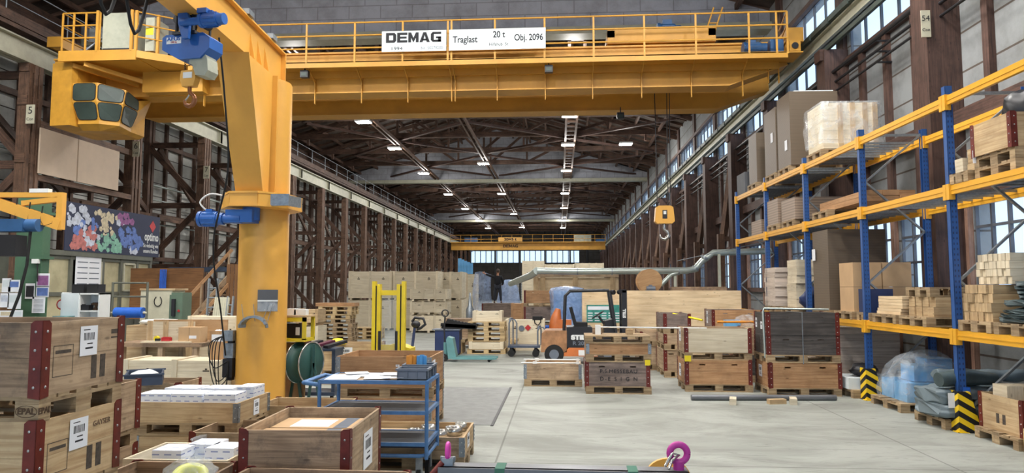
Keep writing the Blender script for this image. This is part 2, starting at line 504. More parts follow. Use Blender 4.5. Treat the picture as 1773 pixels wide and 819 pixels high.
def tag(o, label, cat, group=None, kind=None):
    o['label'] = label; o['category'] = cat
    if group: o['group'] = group
    if kind: o['kind'] = kind
    return o

def thing(name, label, cat, loc=(0, 0, 0), rz=0.0, group=None):
    o = bpy.data.objects.new(name, None)
    o.empty_display_size = 0.2
    COL.objects.link(o); o.location = loc; o.rotation_euler = (0, 0, rz)
    return tag(o, label, cat, group)

def struct(mb, name, mats, parent=None, **kw):
    o = mb.build(name, mats, parent, **kw)
    if parent is None: o['kind'] = 'structure'
    return o

def copy_tree(o, parent=None):
    c = o.copy(); COL.objects.link(c); c.parent = parent
    for ch in list(o.children): copy_tree(ch, c)
    return c

def dup(o, loc, rz=None, label=None, group=None):
    c = copy_tree(o); c.location = loc
    if rz is not None: c.rotation_euler = (0, 0, rz)
    if label: c['label'] = label
    if group: c['group'] = group
    return c

def text(name, body, size, mat, parent=None, loc=(0, 0, 0), rot=(math.pi / 2, 0, 0), bold=0.0, spacing=1.0, sx=1.0, align='CENTER', depth=0.002, fit=None):
    cu = bpy.data.curves.new(name, 'FONT')
    cu.body = body; cu.size = size; cu.align_x = align; cu.align_y = 'CENTER'
    cu.offset = bold; cu.space_character = spacing; cu.extrude = depth
    t = bpy.data.objects.new(name, cu); COL.objects.link(t)
    dg = bpy.context.evaluated_depsgraph_get()
    me = bpy.data.meshes.new_from_object(t.evaluated_get(dg))
    bpy.data.objects.remove(t)
    me.materials.clear(); me.materials.append(MATS[mat])
    o = bpy.data.objects.new(name, me); COL.objects.link(o)
    if fit:
        xs = [v.co.x for v in me.vertices]; sx = fit / max(1e-6, max(xs) - min(xs))
    o.location = loc; o.rotation_euler = rot; o.scale = (sx, 1, 1)
    if parent is not None: o.parent = parent
    return o

# the hall's own axes: X to the right, Y down the hall, camera at the origin, 1200 px focal length
def X(px, d): return (px - 968) / F_PX * d
def Z(py, d): return EYE + (500 - py) / F_PX * d
def Y(px, d, z=EYE): return d + 0.068 * X(px, d) - 0.075 * (z - EYE)
NUM = ['first', 'second', 'third', 'fourth', 'fifth', 'sixth', 'seventh', 'eighth', 'ninth', 'tenth', 'eleventh', 'twelfth',
       'thirteenth', 'fourteenth', 'fifteenth', 'sixteenth', 'seventeenth', 'eighteenth', 'nineteenth', 'twentieth',
       'twenty-first', 'twenty-second', 'twenty-third', 'twenty-fourth', 'twenty-fifth']
# ================================================================== THE SETTING
XL, XR, YB, YE = -18.6, 7.6, -12.0, 125.0       # outer walls, end behind the camera, end wall
EAVE, RIDGE, XM = 11.9, 15.8, -5.4

b = MB(); b.box(XL - 0.3, YB, -0.3, XR + 0.3, YE + 0.3, 0)
struct(b, 'floor', 'concrete_floor')

b = MB(); b.box(-2.75, 10.0, 0.0, -0.98, 13.75, 0.006)
b.box(-2.8, 9.95, 0.0, -2.75, 13.8, 0.01, 1); b.box(-0.98, 9.95, 0.0, -0.94, 13.8, 0.01, 1)
paint('weigh_plate', (128, 130, 128), 0.5, 0.3, 0.15, 5.0)
struct(b, 'trim_1', ['weigh_plate', 'black_steel'])

# roof: two boarded slopes with rafters
b = MB()
for sx, x0 in ((1, XL - 0.3), (-1, XR + 0.3)):
    b.prism([(x0, YB, EAVE), (XM, YB, RIDGE), (XM, YB, RIDGE + 0.3), (x0, YB, EAVE + 0.3)], (0, YE - YB, 0), 0)
    y = YB + 0.6
    while y < YE:
        b.bar((x0, y, EAVE - 0.06), (XM, y, RIDGE - 0.06), 0.09, 0.16, 1)
        y += 1.25 if y < 70 else 2.5
    for k in range(1, 9):
        t = k / 9
        b.box(x0 + (XM - x0) * t - 0.06, YB, EAVE + (RIDGE - EAVE) * t - 0.36, x0 + (XM - x0) * t + 0.06, YE, EAVE + (RIDGE - EAVE) * t - 0.16, 1)
ceiling = struct(b, 'ceiling', ['roof_boards', 'roof_timber'])

# concrete cross walls hanging from the roof
for i, yy in enumerate((24.8, 59.5, 95.0)):
    b = MB()
    b.prism([(XL, yy, 11.3), (XR, yy, 11.3), (XR, yy, EAVE), (XM, yy, RIDGE), (XL, yy, EAVE)], (0, 0.3, 0), 0)
    b.box(XL, yy - 0.25, 11.15, XR, yy + 0.4, 11.42, 1)
    struct(b, 'trim_%d' % (i + 2), ['block_wall_cross', 'runway_paint'])

# right wall with two rows of windows
COLS_R = [-1.4 + 5 * k for k in range(-2, 26)]
wins = []
b = MB()
b.box(XR, YB, 0, XR + 0.3, YE, 1.95); b.box(XR, YB, 3.62, XR + 0.3, YE, 7.9); b.box(XR, YB, 10.35, XR + 0.3, YE, EAVE + 0.2)
yprev_lo = yprev_hi = YB
for k, yc in enumerate(COLS_R):
    for (a, c) in ((0.4, 2.35), (2.7, 4.6)):
        if yc + c < YE and yc + a > YB and yc < 46:
            b.box(XR, yprev_lo, 1.95, XR + 0.3, yc + a, 3.62); yprev_lo = yc + c
            wins.append((yc + a, yc + c, 1.95, 3.62, 4, 3))
    if yc + 4.6 < YE and yc + 0.4 > YB:
        b.box(XR, yprev_hi, 7.9, XR + 0.3, yc + 0.4, 10.35); yprev_hi = yc + 4.6
        wins.append((yc + 0.4, yc + 4.6, 7.9, 10.35, 5, 2))
b.box(XR, yprev_lo, 1.95, XR + 0.3, YE, 3.62); b.box(XR, yprev_hi, 7.9, XR + 0.3, YE, 10.35)
# timber studs and rails on the wall face
for yc in COLS_R:
    for o in (1.25, 2.52, 3.8):
        b.box(XR - 0.12, yc + o - 0.09, 3.75, XR, yc + o + 0.09, 7.85, 1)
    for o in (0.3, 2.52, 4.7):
        b.box(XR - 0.1, yc + o - 0.08, 0, XR, yc + o + 0.08, 3.7, 2)  # lower studs: window light painted in as a paler tone
for z in (1.9, 3.7, 7.85, 10.4):
    b.box(XR - 0.14, YB, z - 0.08, XR, YE, z + 0.08, 1)
b.box(XR - 0.2, YB, 4.95, XR, YE, 5.25, 1)
struct(b, 'wall_right', ['plate_wall_right', 'red_timber', 'pale_lit_timber'])
paint('window_frame', (96, 100, 108), 0.6)
for i, (y0, y1, z0, z1, nv, nh) in enumerate(wins):
    f = MB()
    X0 = XR + 0.05
    for t in range(nv + 1):
        y = y0 + (y1 - y0) * t / nv; f.cbox(X0, y, (z0 + z1) / 2, 0.06, 0.05, z1 - z0)
    for t in range(nh + 1):
        z = z0 + (z1 - z0) * t / nh; f.cbox(X0, (y0 + y1) / 2, z, 0.05, y1 - y0, 0.05)
    w = struct(f, 'window_%d' % (i + 1), 'window_frame')
    p = MB(); p.box(X0 + 0.03, y0, z0, X0 + 0.036, y1, z1); p.build('pane', 'pane_glass', w)
NWIN = len(wins)

# left wall
b = MB()
b.box(XL - 0.3, YB, 0, XL, YE, EAVE + 0.2)
y = YB + 1
while y < YE:
    b.box(XL, y - 0.08, 0, XL + 0.14, y + 0.08, EAVE, 1); y += 1.28
for z in (0.2, 3.3, 5.3, 8.6, 10.2):
    b.box(XL, YB, z - 0.1, XL + 0.18, YE, z + 0.1, 1)
struct(b, 'wall_left', ['plate_wall_left', 'roof_timber'])
# boarded dark strip over the crane track at the left
b = MB(); b.box(XL + 0.15, YB, 10.3, XL + 0.2, YE, EAVE); b.box(-16.1, YB, 9.75, -15.9, YE, 10.05, 0); b.box(-18.3, YB, 9.6, -15.9, YE, 9.72, 0)
struct(b, 'trim_5', 'roof_timber')
for i, (z, r) in enumerate(((5.95, 0.035), (6.6, 0.05), (4.85, 0.035))):
    b = MB(); b.cyl((-18.25, YB, z), (-18.25, YE - 4, z), r, 8)
    struct(b, 'trim_%d' % (6 + i), 'duct_metal')

# end wall with window band
b = MB()
b.box(XL, YE, 0, XR, YE + 0.3, 6.55); b.box(XL, YE, 8.85, XR, YE + 0.3, RIDGE)
b.box(XL, YE, 6.55, -16.2, YE + 0.3, 8.85); b.box(3.7, YE, 6.55, XR, YE + 0.3, 8.85)
for x in (-16, -11.5, -7, -2.5, 2, 5): b.box(x - 0.15, YE - 0.3, 0, x + 0.15, YE, RIDGE - 3, 1)
struct(b, 'wall_end', ['end_wall_steel', 'black_steel'])
for j in range(4):
    x0 = -16.2 + j * 4.975; x1 = x0 + 4.975
    f = MB()
    for t in range(6): f.cbox(x0 + (x1 - x0) * t / 5, YE + 0.1, 7.7, 0.14, 0.1, 2.3)
    f.cbox((x0 + x1) / 2, YE + 0.1, 8.82, x1 - x0, 0.1, 0.12); f.cbox((x0 + x1) / 2, YE + 0.1, 6.6, x1 - x0, 0.1, 0.12)
    w = struct(f, 'window_%d' % (NWIN + 1 + j), 'window_frame')
    p = MB(); p.box(x0, YE + 0.16, 6.55, x1, YE + 0.17, 8.85); p.build('pane', 'pane_glass', w)
# white slatted door panel low in the end wall
b = MB(); b.box(-9.2, YE - 0.12, 0, -5.6, YE - 0.02, 3.6, 0)
for k in range(8): b.box(-9.2, YE - 0.14, k * 0.45, -5.6, YE - 0.12, k * 0.45 + 0.04, 1)
struct(b, 'door_1', ['white_paint', 'grey_plastic'])

# unseen wall behind the camera; tall opening added to let fill daylight in
b = MB(); b.box(XL, YB - 0.3, 9.0, XR, YB, RIDGE); b.box(XL, YB - .3, 0, -16, YB, 9.0); b.box(6, YB - .3, 0, XR, YB, 9.0)
struct(b, 'wall_back', 'end_wall_steel')
# crane tracks on both sides
def ibeam(mb, x, y0, y1, z0, z1, w, m=0):
    mb.box(x - w / 2, y0, z0, x + w / 2, y1, z0 + 0.04, m); mb.box(x - w / 2, y0, z1 - 0.04, x + w / 2, y1, z1, m)
    mb.box(x - 0.02, y0, z0, x + 0.02, y1, z1, m)
b = MB(); ibeam(b, -15.6, YB, YE - 1, 8.55, 9.2, 0.34)
y = YB + 2.5
while y < 90: b.box(-15.5, y, 8.58, -15.44, y + 0.06, 9.17); b.box(-15.76, y, 8.58, -15.44, y + 0.04, 9.17); y += 5
b.box(-15.64, YB, 9.2, -15.56, YE - 1, 9.27, 1)
struct(b, 'trim_10', ['runway_paint', 'black_steel'])
b = MB(); ibeam(b, 7.2, YB, YE - 1, 8.48, 8.82, 0.24)
struct(b, 'trim_11', ['runway_paint', 'black_steel'])
b = MB(); b.box(7.0, YB, 8.83, 7.3, YE - 1, 8.86); b.box(6.98, YB, 8.83, 7.01, YE - 1, 8.98); b.box(7.28, YB, 8.83, 7.31, YE - 1, 8.98)
y = YB
while y < 110: b.box(6.96, y, 8.8, 7.0, y + 0.25, 8.96); y += 1.25
b.box(7.05, YB, 8.2, 7.13, YE - 1, 8.3)
struct(b, 'trim_12', 'tray_green')
for i, (x, z, r, e) in enumerate(((7.25, 7.35, 0.035, 60), (7.25, 7.1, 0.03, 60), (7.2, 7.6, 0.05, 40))):
    b = MB(); b.cyl((x, YB, z), (x, e, z), r, 8)
    y = YB + 3
    while y < e: b.box(x, y, z - 0.02, XR, y + 0.03, z + 0.02); y += 5
    struct(b, 'trim_%d' % (13 + i), 'black_steel')

# handrail along the left track
def rail_run(y0, y1):
    r = thing('handrail', 'thin grey handrail along the walkway above the left crane track', 'handrail', (-15.95, y0, 9.75))
    b = MB(); L = y1 - y0
    for z in (0.6, 1.15): b.cyl((0, 0, z), (0, L, z), 0.022, 6)
    b.build('rail', 'galvanised', r)
    b = MB(); y = 0
    p0 = MB().cyl((0, 0, 0), (0, 0, 1.15), 0.02, 6).build('post', 'galvanised', r)
    y = 2.5
    while y < L and y < 2.5 * 36:
        c = p0.copy(); COL.objects.link(c); c.parent = r; c.location = (0, y, 0); y += 2.5
rail_run(16, 104)

# ---------------- timber crane columns, left row
def left_column():
    t = thing('timber_column', 'x', 'column', group='timber columns of the left row')
    b = MB()
    for dy in (-0.2, 0.0, 0.2): b.box(-0.22, dy - 0.06, 0, 0.12, dy + 0.06, 8.55)
    for z in (0.6, 2.2, 3.9, 5.6, 7.3, 8.3): b.box(-0.2, -0.3, z, 0.1, 0.3, z + 0.28)
    b.build('inner_post', 'column_timber', t)
    b = MB()
    for dy in (-0.13, 0.13): b.box(-2.7, dy - 0.08, 0, -2.45, dy + 0.08, 11.9)
    b.build('outer_post', 'roof_timber', t)
    zs = [0.3, 2.9, 5.6, 8.3]
    for i, z in enumerate(zs):
        MB().bar((-2.6, 0.1, z), (0, 0.1, z), 0.1, 0.24).build('cross_beam', 'roof_timber', t)
        if i < 3:
            a, c = ((-2.55, z + 0.1), (-0.1, zs[i + 1] - 0.1)) if i % 2 else ((-0.1, z + 0.1), (-2.55, zs[i + 1] - 0.1))
            MB().bar((a[0], -0.05, a[1]), (c[0], -0.05, c[1]), 0.1, 0.24).build('diagonal_brace', 'roof_timber', t)
    return t
c0 = left_column()
LCOLS = [14.1 + 5.05 * k for k in range(0, 22)]
for i, y in enumerate(LCOLS):
    o = c0 if i == 0 else copy_tree(c0)
    o.location = (-15.55, y, 0)
    w = 'nearest' if i == 0 else NUM[i] + ' from the camera'
    o['label'] = 'dark timber lattice column in the left row, ' + w
# number plates
for k, (yy, num) in enumerate(((LCOLS[1], '5'), (LCOLS[2], '6'), (LCOLS[3], '7'), (LCOLS[4], '8'))):
    t = thing('number_plate', 'small white plate numbered %s on a left timber column' % num, 'plate', (-15.3, yy - 0.33, 7.0), group='number plates on the left columns')
    MB().box(-0.13, -0.01, -0.28, 0.13, 0.01, 0.28).build('plate', 'cream_paint', t)
    text('number', num, 0.3, 'ink', t, (0, -0.012, 0.1)); text('number', 'Con', 0.12, 'ink', t, (0, -0.012, -0.15))
# longitudinal X-bracing between the inner posts (lower part of the left row)
for i in range(1, 16):
    y0, y1 = LCOLS[i] + 0.35, LCOLS[i + 1] - 0.35
    t = thing('wall_brace', 'dark timber bracing between left columns, %s bay from the camera' % NUM[i], 'brace', (-17.9, y0, 0), group='bracing between the left columns')
    L = y1 - y0
    for a, c in (((0, 0.4), (L, 4.9)), ((0, 8.2), (L, 5.3))):
        MB().bar((0, a[0], a[1]), (0, c[0], c[1]), 0.12, 0.22).build('diagonal_brace', 'roof_timber', t)
    for z in (5.1,): MB().bar((0.1, 0, z), (0.1, L, z), 0.1, 0.24).build('cross_beam', 'column_timber', t)
b0 = None

# ---------------- timber columns, right row
def right_column():
    t = thing('timber_column', 'x', 'column', group='timber columns of the right row')
    b = MB(); b.box(-0.62, -0.28, 0, 0, 0.28, 8.2); b.build('post', 'red_timber', t)
    b = MB(); b.box(-0.1, -0.24, 8.2, 0, 0.24, 11.9); b.build('upper_post', 'red_timber', t)
    b = MB(); b.box(-0.7, -0.2, 7.95, 0, 0.2, 8.25); b.build('corbel', 'red_timber', t)
    return t
c1 = right_column()
RCOLS = [y for y in COLS_R if y > 4 and y < 122]
for i, y in enumerate(RCOLS):
    o = c1 if i == 0 else copy_tree(c1)
    o.location = (XR, y, 0)
    o['label'] = 'broad red-brown timber column on the right wall, ' + ('nearest the camera' if i == 0 else NUM[i] + ' from the camera')
tp = thing('number_plate', 'white plate numbered 54 on a red-brown right column', 'plate', (XR - 0.64, 13.6 - 0.3, 6.95))
MB().box(-0.085, -0.01, -0.26, 0.085, 0.01, 0.26).build('plate', 'cream_paint', tp)
text('number', '54', 0.15, 'ink', tp, (0, -0.012, 0.1)); text('number', 'Con', 0.08, 'ink', tp, (0, -0.012, -0.12))
# inner knee braces and sloping struts beyond the racks
for i, y in enumerate([y for y in RCOLS if 28 < y < 75]):
    t = thing('wall_strut', 'sloping brown timber strut by right wall, %s beyond the racks' % NUM[i], 'strut', (XR, y + 0.6, 0), group='struts beyond the racks')
    MB().bar((-0.9, 0, 3.2), (-0.15, 0.6, 7.8), 0.2, 0.26).build('strut', 'column_timber', t)
    MB().bar((-0.9, 0, 0), (-0.9, 0, 4.2), 0.26, 0.26).build('post', 'column_timber', t)
    MB().bar((-1.0, 0, 4.0), (0, 0, 4.0), 0.2, 0.2).build('cross_beam', 'column_timber', t)

# ---------------- roof trusses
def truss():
    t = thing('roof_truss', 'x', 'roof truss', group='timber roof trusses')
    zc = 12.0
    b = MB(); b.box(XL, -0.14, zc - 0.16, XR, -0.04, zc + 0.16); b.box(XL, 0.04, zc - 0.16, XR, 0.14, zc + 0.16)
    b.build('bottom_chord', 'roof_timber', t)
    zz = lambda x: EAVE + (RIDGE - EAVE) * (1 - abs(x - XM) / (XM - XL if x < XM else XR - XM)) - 0.45
    for x0 in (XL, XR): MB().bar((x0, 0, EAVE - 0.3), (XM, 0, RIDGE - 0.5), 0.16, 0.26).build('rafter', 'roof_timber', t)
    xs = [-16.6, -13.8, -10.6, -8.0, -5.4, -2.5, 0.6, 3.2, 5.6]
    for i, x in enumerate(xs):
        h = zz(x)
        MB().bar((x, 0, zc - (0.55 if i % 2 == 0 else 0.15)), (x, 0, h + 0.2), 0.14, 0.18, up=(0, 1, 0)).build('upright', 'roof_timber', t)
        if i < len(xs) - 1:
            x2 = xs[i + 1]
            a, c = ((x, zz(x)), (x2, zc)) if (x < XM) else ((x, zc), (x2, zz(x2)))
            MB().bar((a[0], 0.06, a[1]), (c[0], 0.06, c[1]), 0.12, 0.18).build('diagonal_brace', 'roof_timber', t)
    return t
t0 = truss()
TY = [29.5 + 5 * k for k in range(19)]
TY = [y for y in TY if abs(y - 59.5) > 1 and abs(y - 94.5) > 1]
for i, y in enumerate(TY):
    o = t0 if i == 0 else copy_tree(t0)
    o.location = (0, y, 0)
    o['label'] = 'dark timber roof truss, ' + ('nearest the camera' if i == 0 else NUM[i] + ' from the camera')
# wind bracing lying flat under the trusses
def wind(y0, i):
    t = thing('wind_brace', 'flat zigzag timber wind bracing under the roof, %s set from the camera' % NUM[i], 'brace', (0, y0, 11.77), group='wind bracing under the trusses')
    pts = [(-15.0, 0), (-10.6, 5.0), (-5.4, 0.2), (0.6, 5.0), (XR - 0.7, 0.2)]
    for a, c in zip(pts, pts[1:]):
        MB().bar((a[0], a[1], 0), (c[0], c[1], 0.0), 0.2, 0.13).build('diagonal_brace', 'red_timber', t)
    pts = [(-15.0, 9.9), (-10.6, 5.2), (-5.4, 9.8), (0.6, 5.2), (XR - 0.7, 9.8)]
    for a, c in zip(pts, pts[1:]):
        MB().bar((a[0], a[1], 0), (c[0], c[1], 0.0), 0.2, 0.13).build('diagonal_brace', 'red_timber', t)
for i, y0 in enumerate((29.5, 39.8, 50.0, 62.5, 73.5, 84.0, 98)): wind(y0, i)
for x, nm, zz_ in ((-10.6, 'timber service beam running down the hall under the left roof side', 11.5), (-5.4, 'timber service beam running down the middle of the hall roof', 11.5)):
    t = thing('service_beam', nm, 'beam', (x, 26, zz_))
    for dx in (-0.14, 0.14): MB().box(dx - 0.05, 0, -0.1, dx + 0.05, 96, 0.1).build('plank', 'column_timber', t)
t = thing('ladder_beam', 'timber ladder-like walkway beam running down the right side of the roof', 'beam', (0.75, 26, 11.5))
for dx in (-0.3, 0.3): MB().box(dx - 0.06, 0, -0.12, dx + 0.06, 96, 0.12).build('side_rail', 'column_timber', t)
r0 = MB().box(-0.3, 0, -0.05, 0.3, 0.14, 0.05).build('rung', 'column_timber', t)
for k in range(1, 60):
    c = r0.copy(); COL.objects.link(c); c.parent = t; c.location = (0, k * 1.1, 0)

# ---------------- hall lamps
def hall_lamp():
    t = thing('hall_lamp', 'x', 'lamp', group='hall lamps under the roof')
    h = MB(); h.box(-0.42, -0.32, 0, 0.42, 0.32, 0.1); h.build('housing', 'white_paint', t)
    for dx in (-0.2, 0.2):
        for dy in (-0.15, 0.15): MB().box(dx - 0.18, dy - 0.1, -0.03, dx + 0.18, dy + 0.1, -0.002).build('light_panel', 'lamp_tube', t)
    MB().cyl((0, 0, 0.1), (0, 0, 0.9), 0.012, 6).build('hanger', 'black_steel', t)
    ld = bpy.data.lights.new('lamp_light', 'AREA'); ld.shape = 'RECTANGLE'; ld.size = 0.8; ld.size_y = 0.6; ld.energy = LAMP_W; ld.color = (1.0, 0.975, 0.94)
    lo = bpy.data.objects.new('lamp_light', ld); COL.objects.link(lo); lo.parent = t; lo.location = (0, 0, -0.05)
    pd = bpy.data.lights.new('lamp_fill', 'POINT'); pd.energy = LAMP_W * 0.9; pd.shadow_soft_size = 0.3; pd.color = (1.0, 0.975, 0.94)  # added point fill, brightens roof and cross walls the downlight misses
    po = bpy.data.objects.new('lamp_fill', pd); COL.objects.link(po); po.parent = t; po.location = (0, 0, -0.4)
    return t
l0 = hall_lamp()
rows = {'left': (-10.9, [27.4, 37.6, 45, 55, 67.5, 80, 93.5, 106]), 'middle': (-5.6, [51, 67.5, 86, 105]),
        'right': (0.62, [27.0, 37, 44.6, 54.5, 67.5, 80, 94, 106])}
spots = [(x, y, 'cool white hall lamp in the %s roof row, %s from the camera' % (r, NUM[i])) for r, (x, ys) in rows.items() for i, y in enumerate(ys)]
spots += [(4.35, 44.6, 'single bright hall lamp near the right side of the roof')]
for k, (x, y) in enumerate(((-13, -2), (-5.4, -2), (2.2, -2), (-13, 7.5), (-7.4, 8), (-1.4, 8), (3.4, 7.5), (-12.5, 12.6), (-9.0, 13.0), (-3.5, 13.0), (1.5, 13.0), (4.8, 12.6))):  # unseen lamps, rows added to light the near and middle hall
    spots.append((x, y, 'unseen hall lamp added as fill light above the near bays'))
for i, (x, y, lab) in enumerate(spots):
    o = l0 if i == 0 else copy_tree(l0)
    o.location = (x, y, 11.25 if i < 21 else 11.3); o['label'] = lab
# ================================================================== GENERIC LOAD UNITS
_pal = {}
def pallet(label, x, y, z=0.0, rz=0.0, wood_='pallet_wood', L=1.2, W=0.8, near=True, group=None, mark=False):
    """euro pallet 144 mm high, long side along local X, centred on x, y"""
    near = True
    key = (wood_, L, W, near)
    if key in _pal and not mark:
        return dup(_pal[key], (x, y, z), rz, label, group)
    t = thing('pallet', label, 'pallet', (x, y, z), rz, group)
    hx, hy = L / 2, W / 2
    d = MB()
    for k, (w, yy) in enumerate(((0.145, -hy + 0.0725), (0.1, -hy * 0.47), (0.145, 0), (0.1, hy * 0.47), (0.145, hy - 0.0725))):
        d.box(-hx, yy - w / 2, 0.122, hx, yy + w / 2, 0.144)
    for xx in (-hx + 0.0725, 0, hx - 0.0725): d.box(xx - 0.0725, -hy, 0.1, xx + 0.0725, hy, 0.122)
    d.build('deck', wood_, t)
    r = MB()
    for yy, w in ((-hy + 0.05, 0.1), (0, 0.145), (hy - 0.05, 0.1)): r.box(-hx, yy - w / 2, 0, hx, yy + w / 2, 0.022)
    r.build('bottom_boards', wood_, t)
    if near:
        first = None
        for xx in (-hx + 0.0725, 0, hx - 0.0725):
            for yy, w in ((-hy + 0.05, 0.1), (0, 0.145), (hy - 0.05, 0.1)):
                m = MB(); m.box(xx - 0.0725, yy - w / 2, 0.022, xx + 0.0725, yy + w / 2, 0.1); m.build('block', wood_, t)
    else:
        m = MB()
        for xx in (-hx + 0.0725, 0, hx - 0.0725):
            for yy, w in ((-hy + 0.05, 0.1), (0, 0.145), (hy - 0.05, 0.1)): m.box(xx - 0.0725, yy - w / 2, 0.022, xx + 0.0725, yy + w / 2, 0.1)
        m.build('blocks', wood_, t)
    if mark:
        text('stamp', 'EPAL', 0.05, 'brand_ink', t, (hx - 0.075, -hy - 0.001, 0.06), bold=0.001)
        rg = MB(); rg.tube([(hx - 0.075 + 0.066 * math.cos(a * .3927), -hy - 0.001, 0.06 + 0.034 * math.sin(a * .3927)) for a in range(17)], 0.0018, 4); rg.build('stamp', 'brand_ink', t)
        text('stamp', 'EPAL', 0.05, 'brand_ink', t, (hx + 0.001, -hy + 0.05, 0.06), rot=(math.pi / 2, 0, math.pi / 2), bold=0.001)
    else: _pal[key] = t
    return t

def slotted(mb, x0, x1, y0, y1, z0, z1, slots, m=0):
    """board panel lying along X; slots: list of slot centres"""
    hs = z1 - z0
    nb = 2 if hs > 0.3 else 1
    if slots:
        sz = z1 - 0.085; sh = 0.026
        zt = z0 + hs * (0.52 if nb == 2 else 0)
        if nb == 2: mb.box(x0, y0, z0, x1, y1, zt - 0.0015, m)
        mb.box(x0, y0, zt, x1, y1, sz - sh / 2, m)
        xs = x0
        for c in slots:
            mb.box(xs, y0, sz - sh / 2, c - 0.055, y1, sz + sh / 2, m); xs = c + 0.055
        mb.box(xs, y0, sz - sh / 2, x1, y1, sz + sh / 2, m)
        mb.box(x0, y0, sz + sh / 2, x1, y1, z1, m)
    else:
        for k in range(nb): mb.box(x0, y0, z0 + hs * k / nb + (0.0015 if k else 0), x1, y1, z0 + hs * (k + 1) / nb, m)

def paper(parent, p, w, h, side='front', rz=0.0, name='paper_label'):
    """white delivery note with barcode; side front = faces -Y, right = +X, left = -X"""
    m = MB()
    m.box(-w / 2, -0.002, -h / 2, w / 2, 0, h / 2, 0)
    rr = random.Random(int(w * 1000) + int(h * 777))
    xx = -w * 0.3
    while xx < w * 0.3:
        bw = rr.choice((0.018, 0.03, 0.045)) * w
        m.box(xx, -0.0026, h * 0.02, xx + bw, -0.002, h * 0.27, 1); xx += bw + rr.choice((0.02, 0.035)) * w
    m.box(-w * 0.33, -0.0026, h * 0.36, w * 0.05, -0.002, h * 0.39, 1)
    m.box(-w * 0.1, -0.0026, -h * 0.12, w * 0.22, -0.002, -h * 0.08, 1)
    m.box(-w * 0.2, -0.0026, -h * 0.28, w * 0.24, -0.002, -h * 0.22, 1)
    o = m.build(name, ['paper', 'ink'], parent, loc=p)
    o.rotation_euler = (0, rz if side == 'front' else 0, {'front': 0, 'right': math.pi / 2, 'left': -math.pi / 2}[side])
    return o

def crate(label, x, y, z, L=1.2, W=0.8, H=0.43, rz=0.0, wd='used_board', corner='red', wd2=None, slots=True, bolts=True,
          notes=(), marks=None, lid=False, group=None, name='pallet_crate', near=True):
    """open collar crate: four board walls and four steel corners, centred on x, y, standing at z"""
    t = thing(name, label, 'crate', (x, y, z), rz, group)
    hx, hy, th = L / 2, W / 2, 0.022
    sl = [-L * 0.24, L * 0.24] if slots else []
    for s in (-1, 1):
        m = MB(); yy = s * (hy - th / 2)
        slotted(m, -hx, hx, yy - th / 2, yy + th / 2, 0, H, sl)
        m.build('long_side', wd if s < 0 else (wd2 or wd), t)
        m = MB(); slotted(m, -hy + th, hy - th, -th / 2, th / 2, 0, H, [])
        o = m.build('short_side', wd2 or wd, t, loc=(s * (hx - th / 2), 0, 0), rz=math.pi / 2)
    if lid:
        m = MB(); m.box(-hx, -hy, H, hx, hy, H + 0.018); m.build('lid', wd, t)
    cm = 'rust_red' if corner == 'red' else 'galvanised'
    w = 0.075 if corner == 'red' else 0.06
    if corner:
        for sx in (-1, 1):
            for sy in (-1, 1):
                m = MB(); e = 0.005
                X0 = sx * (hx + e); Y0 = sy * (hy + e)
                if corner == 'red':
                    zt = H + 0.012
                    m.prism([(X0, Y0, -0.015), (X0 - sx * w, Y0, -0.005), (X0 - sx * w, Y0, zt - 0.02), (X0 - sx * w * 0.7, Y0, zt), (X0, Y0, zt)], (0, -sy * e, 0))
                    m.prism([(X0, Y0, -0.015), (X0, Y0 - sy * w, -0.005), (X0, Y0 - sy * w, zt - 0.02), (X0, Y0 - sy * w * 0.7, zt), (X0, Y0, zt)], (-sx * e, 0, 0))
                    m.prism([(X0, Y0, zt), (X0 - sx * w * 0.6, Y0, zt), (X0, Y0 - sy * w * 0.6, zt)], (0, 0, -0.004))
                else:
                    m.box(X0, Y0, 0.005, X0 - sx * w, Y0 - sy * e, H - 0.005); m.box(X0, Y0, 0.005, X0 - sx * e, Y0 - sy * w, H - 0.005)
                    k = 0
                    while k * 0.045 < H - 0.03: m.box(X0 + sx * 0.004, Y0 + sy * 0.004, 0.015 + k * 0.045, X0 - sx * 0.02, Y0 - sy * 0.02, 0.038 + k * 0.045); k += 1
                c = m.build('corner_bracket', cm, t)
                if bolts and near:
                    bm = MB(); nb = 4 if H > 0.3 else 2
                    for k in range(nb):
                        zz = H * (k + 0.5) / nb
                        bm.ball((X0 - sx * w * 0.55, Y0 + sy * 0.001, zz), 0.009, 8, sc=(1, 0.5, 1)); bm.ball((X0 + sx * 0.001, Y0 - sy * w * 0.55, zz), 0.009, 8, sc=(0.5, 1, 1))
                    bm.build('bolts', 'bolt_metal', c)
    for (side, u, v, w_, h_) in notes:
        p = {'front': (u, -hy - 0.004, v), 'right': (hx + 0.004, u, v), 'left': (-hx - 0.004, u, v)}[side]
        paper(t, p, w_, h_, side)
    if marks:
        m = MB()
        for (side, u0, v0, u1, v1, frame) in marks:
            def bx(a0, b0, a1, b1):
                if side == 'front': m.box(a0, -hy - 0.0012, b0, a1, -hy, b1)
                elif side == 'right': m.box(hx, a0, b0, hx + 0.0012, a1, b1)
                else: m.box(-hx - 0.0012, a0, b0, -hx, a1, b1)
            if frame:
                q = 0.004; bx(u0, v0, u1, v0 + q); bx(u0, v1 - q, u1, v1); bx(u0, v0, u0 + q, v1); bx(u1 - q, v0, u1, v1)
            else: bx(u0, v0, u1, v1)
        m.build('printed_marks', 'board_ink', t)
    return t

def where(i, n, desc):
    """position of item i of n in a stack"""
    if n == 1: return 'in the ' + desc
    if i == 0: return 'lowest in the ' + desc
    if i == n - 1: return 'topmost in the ' + desc
    return '%s from the floor in the %s' % (NUM[i], desc)

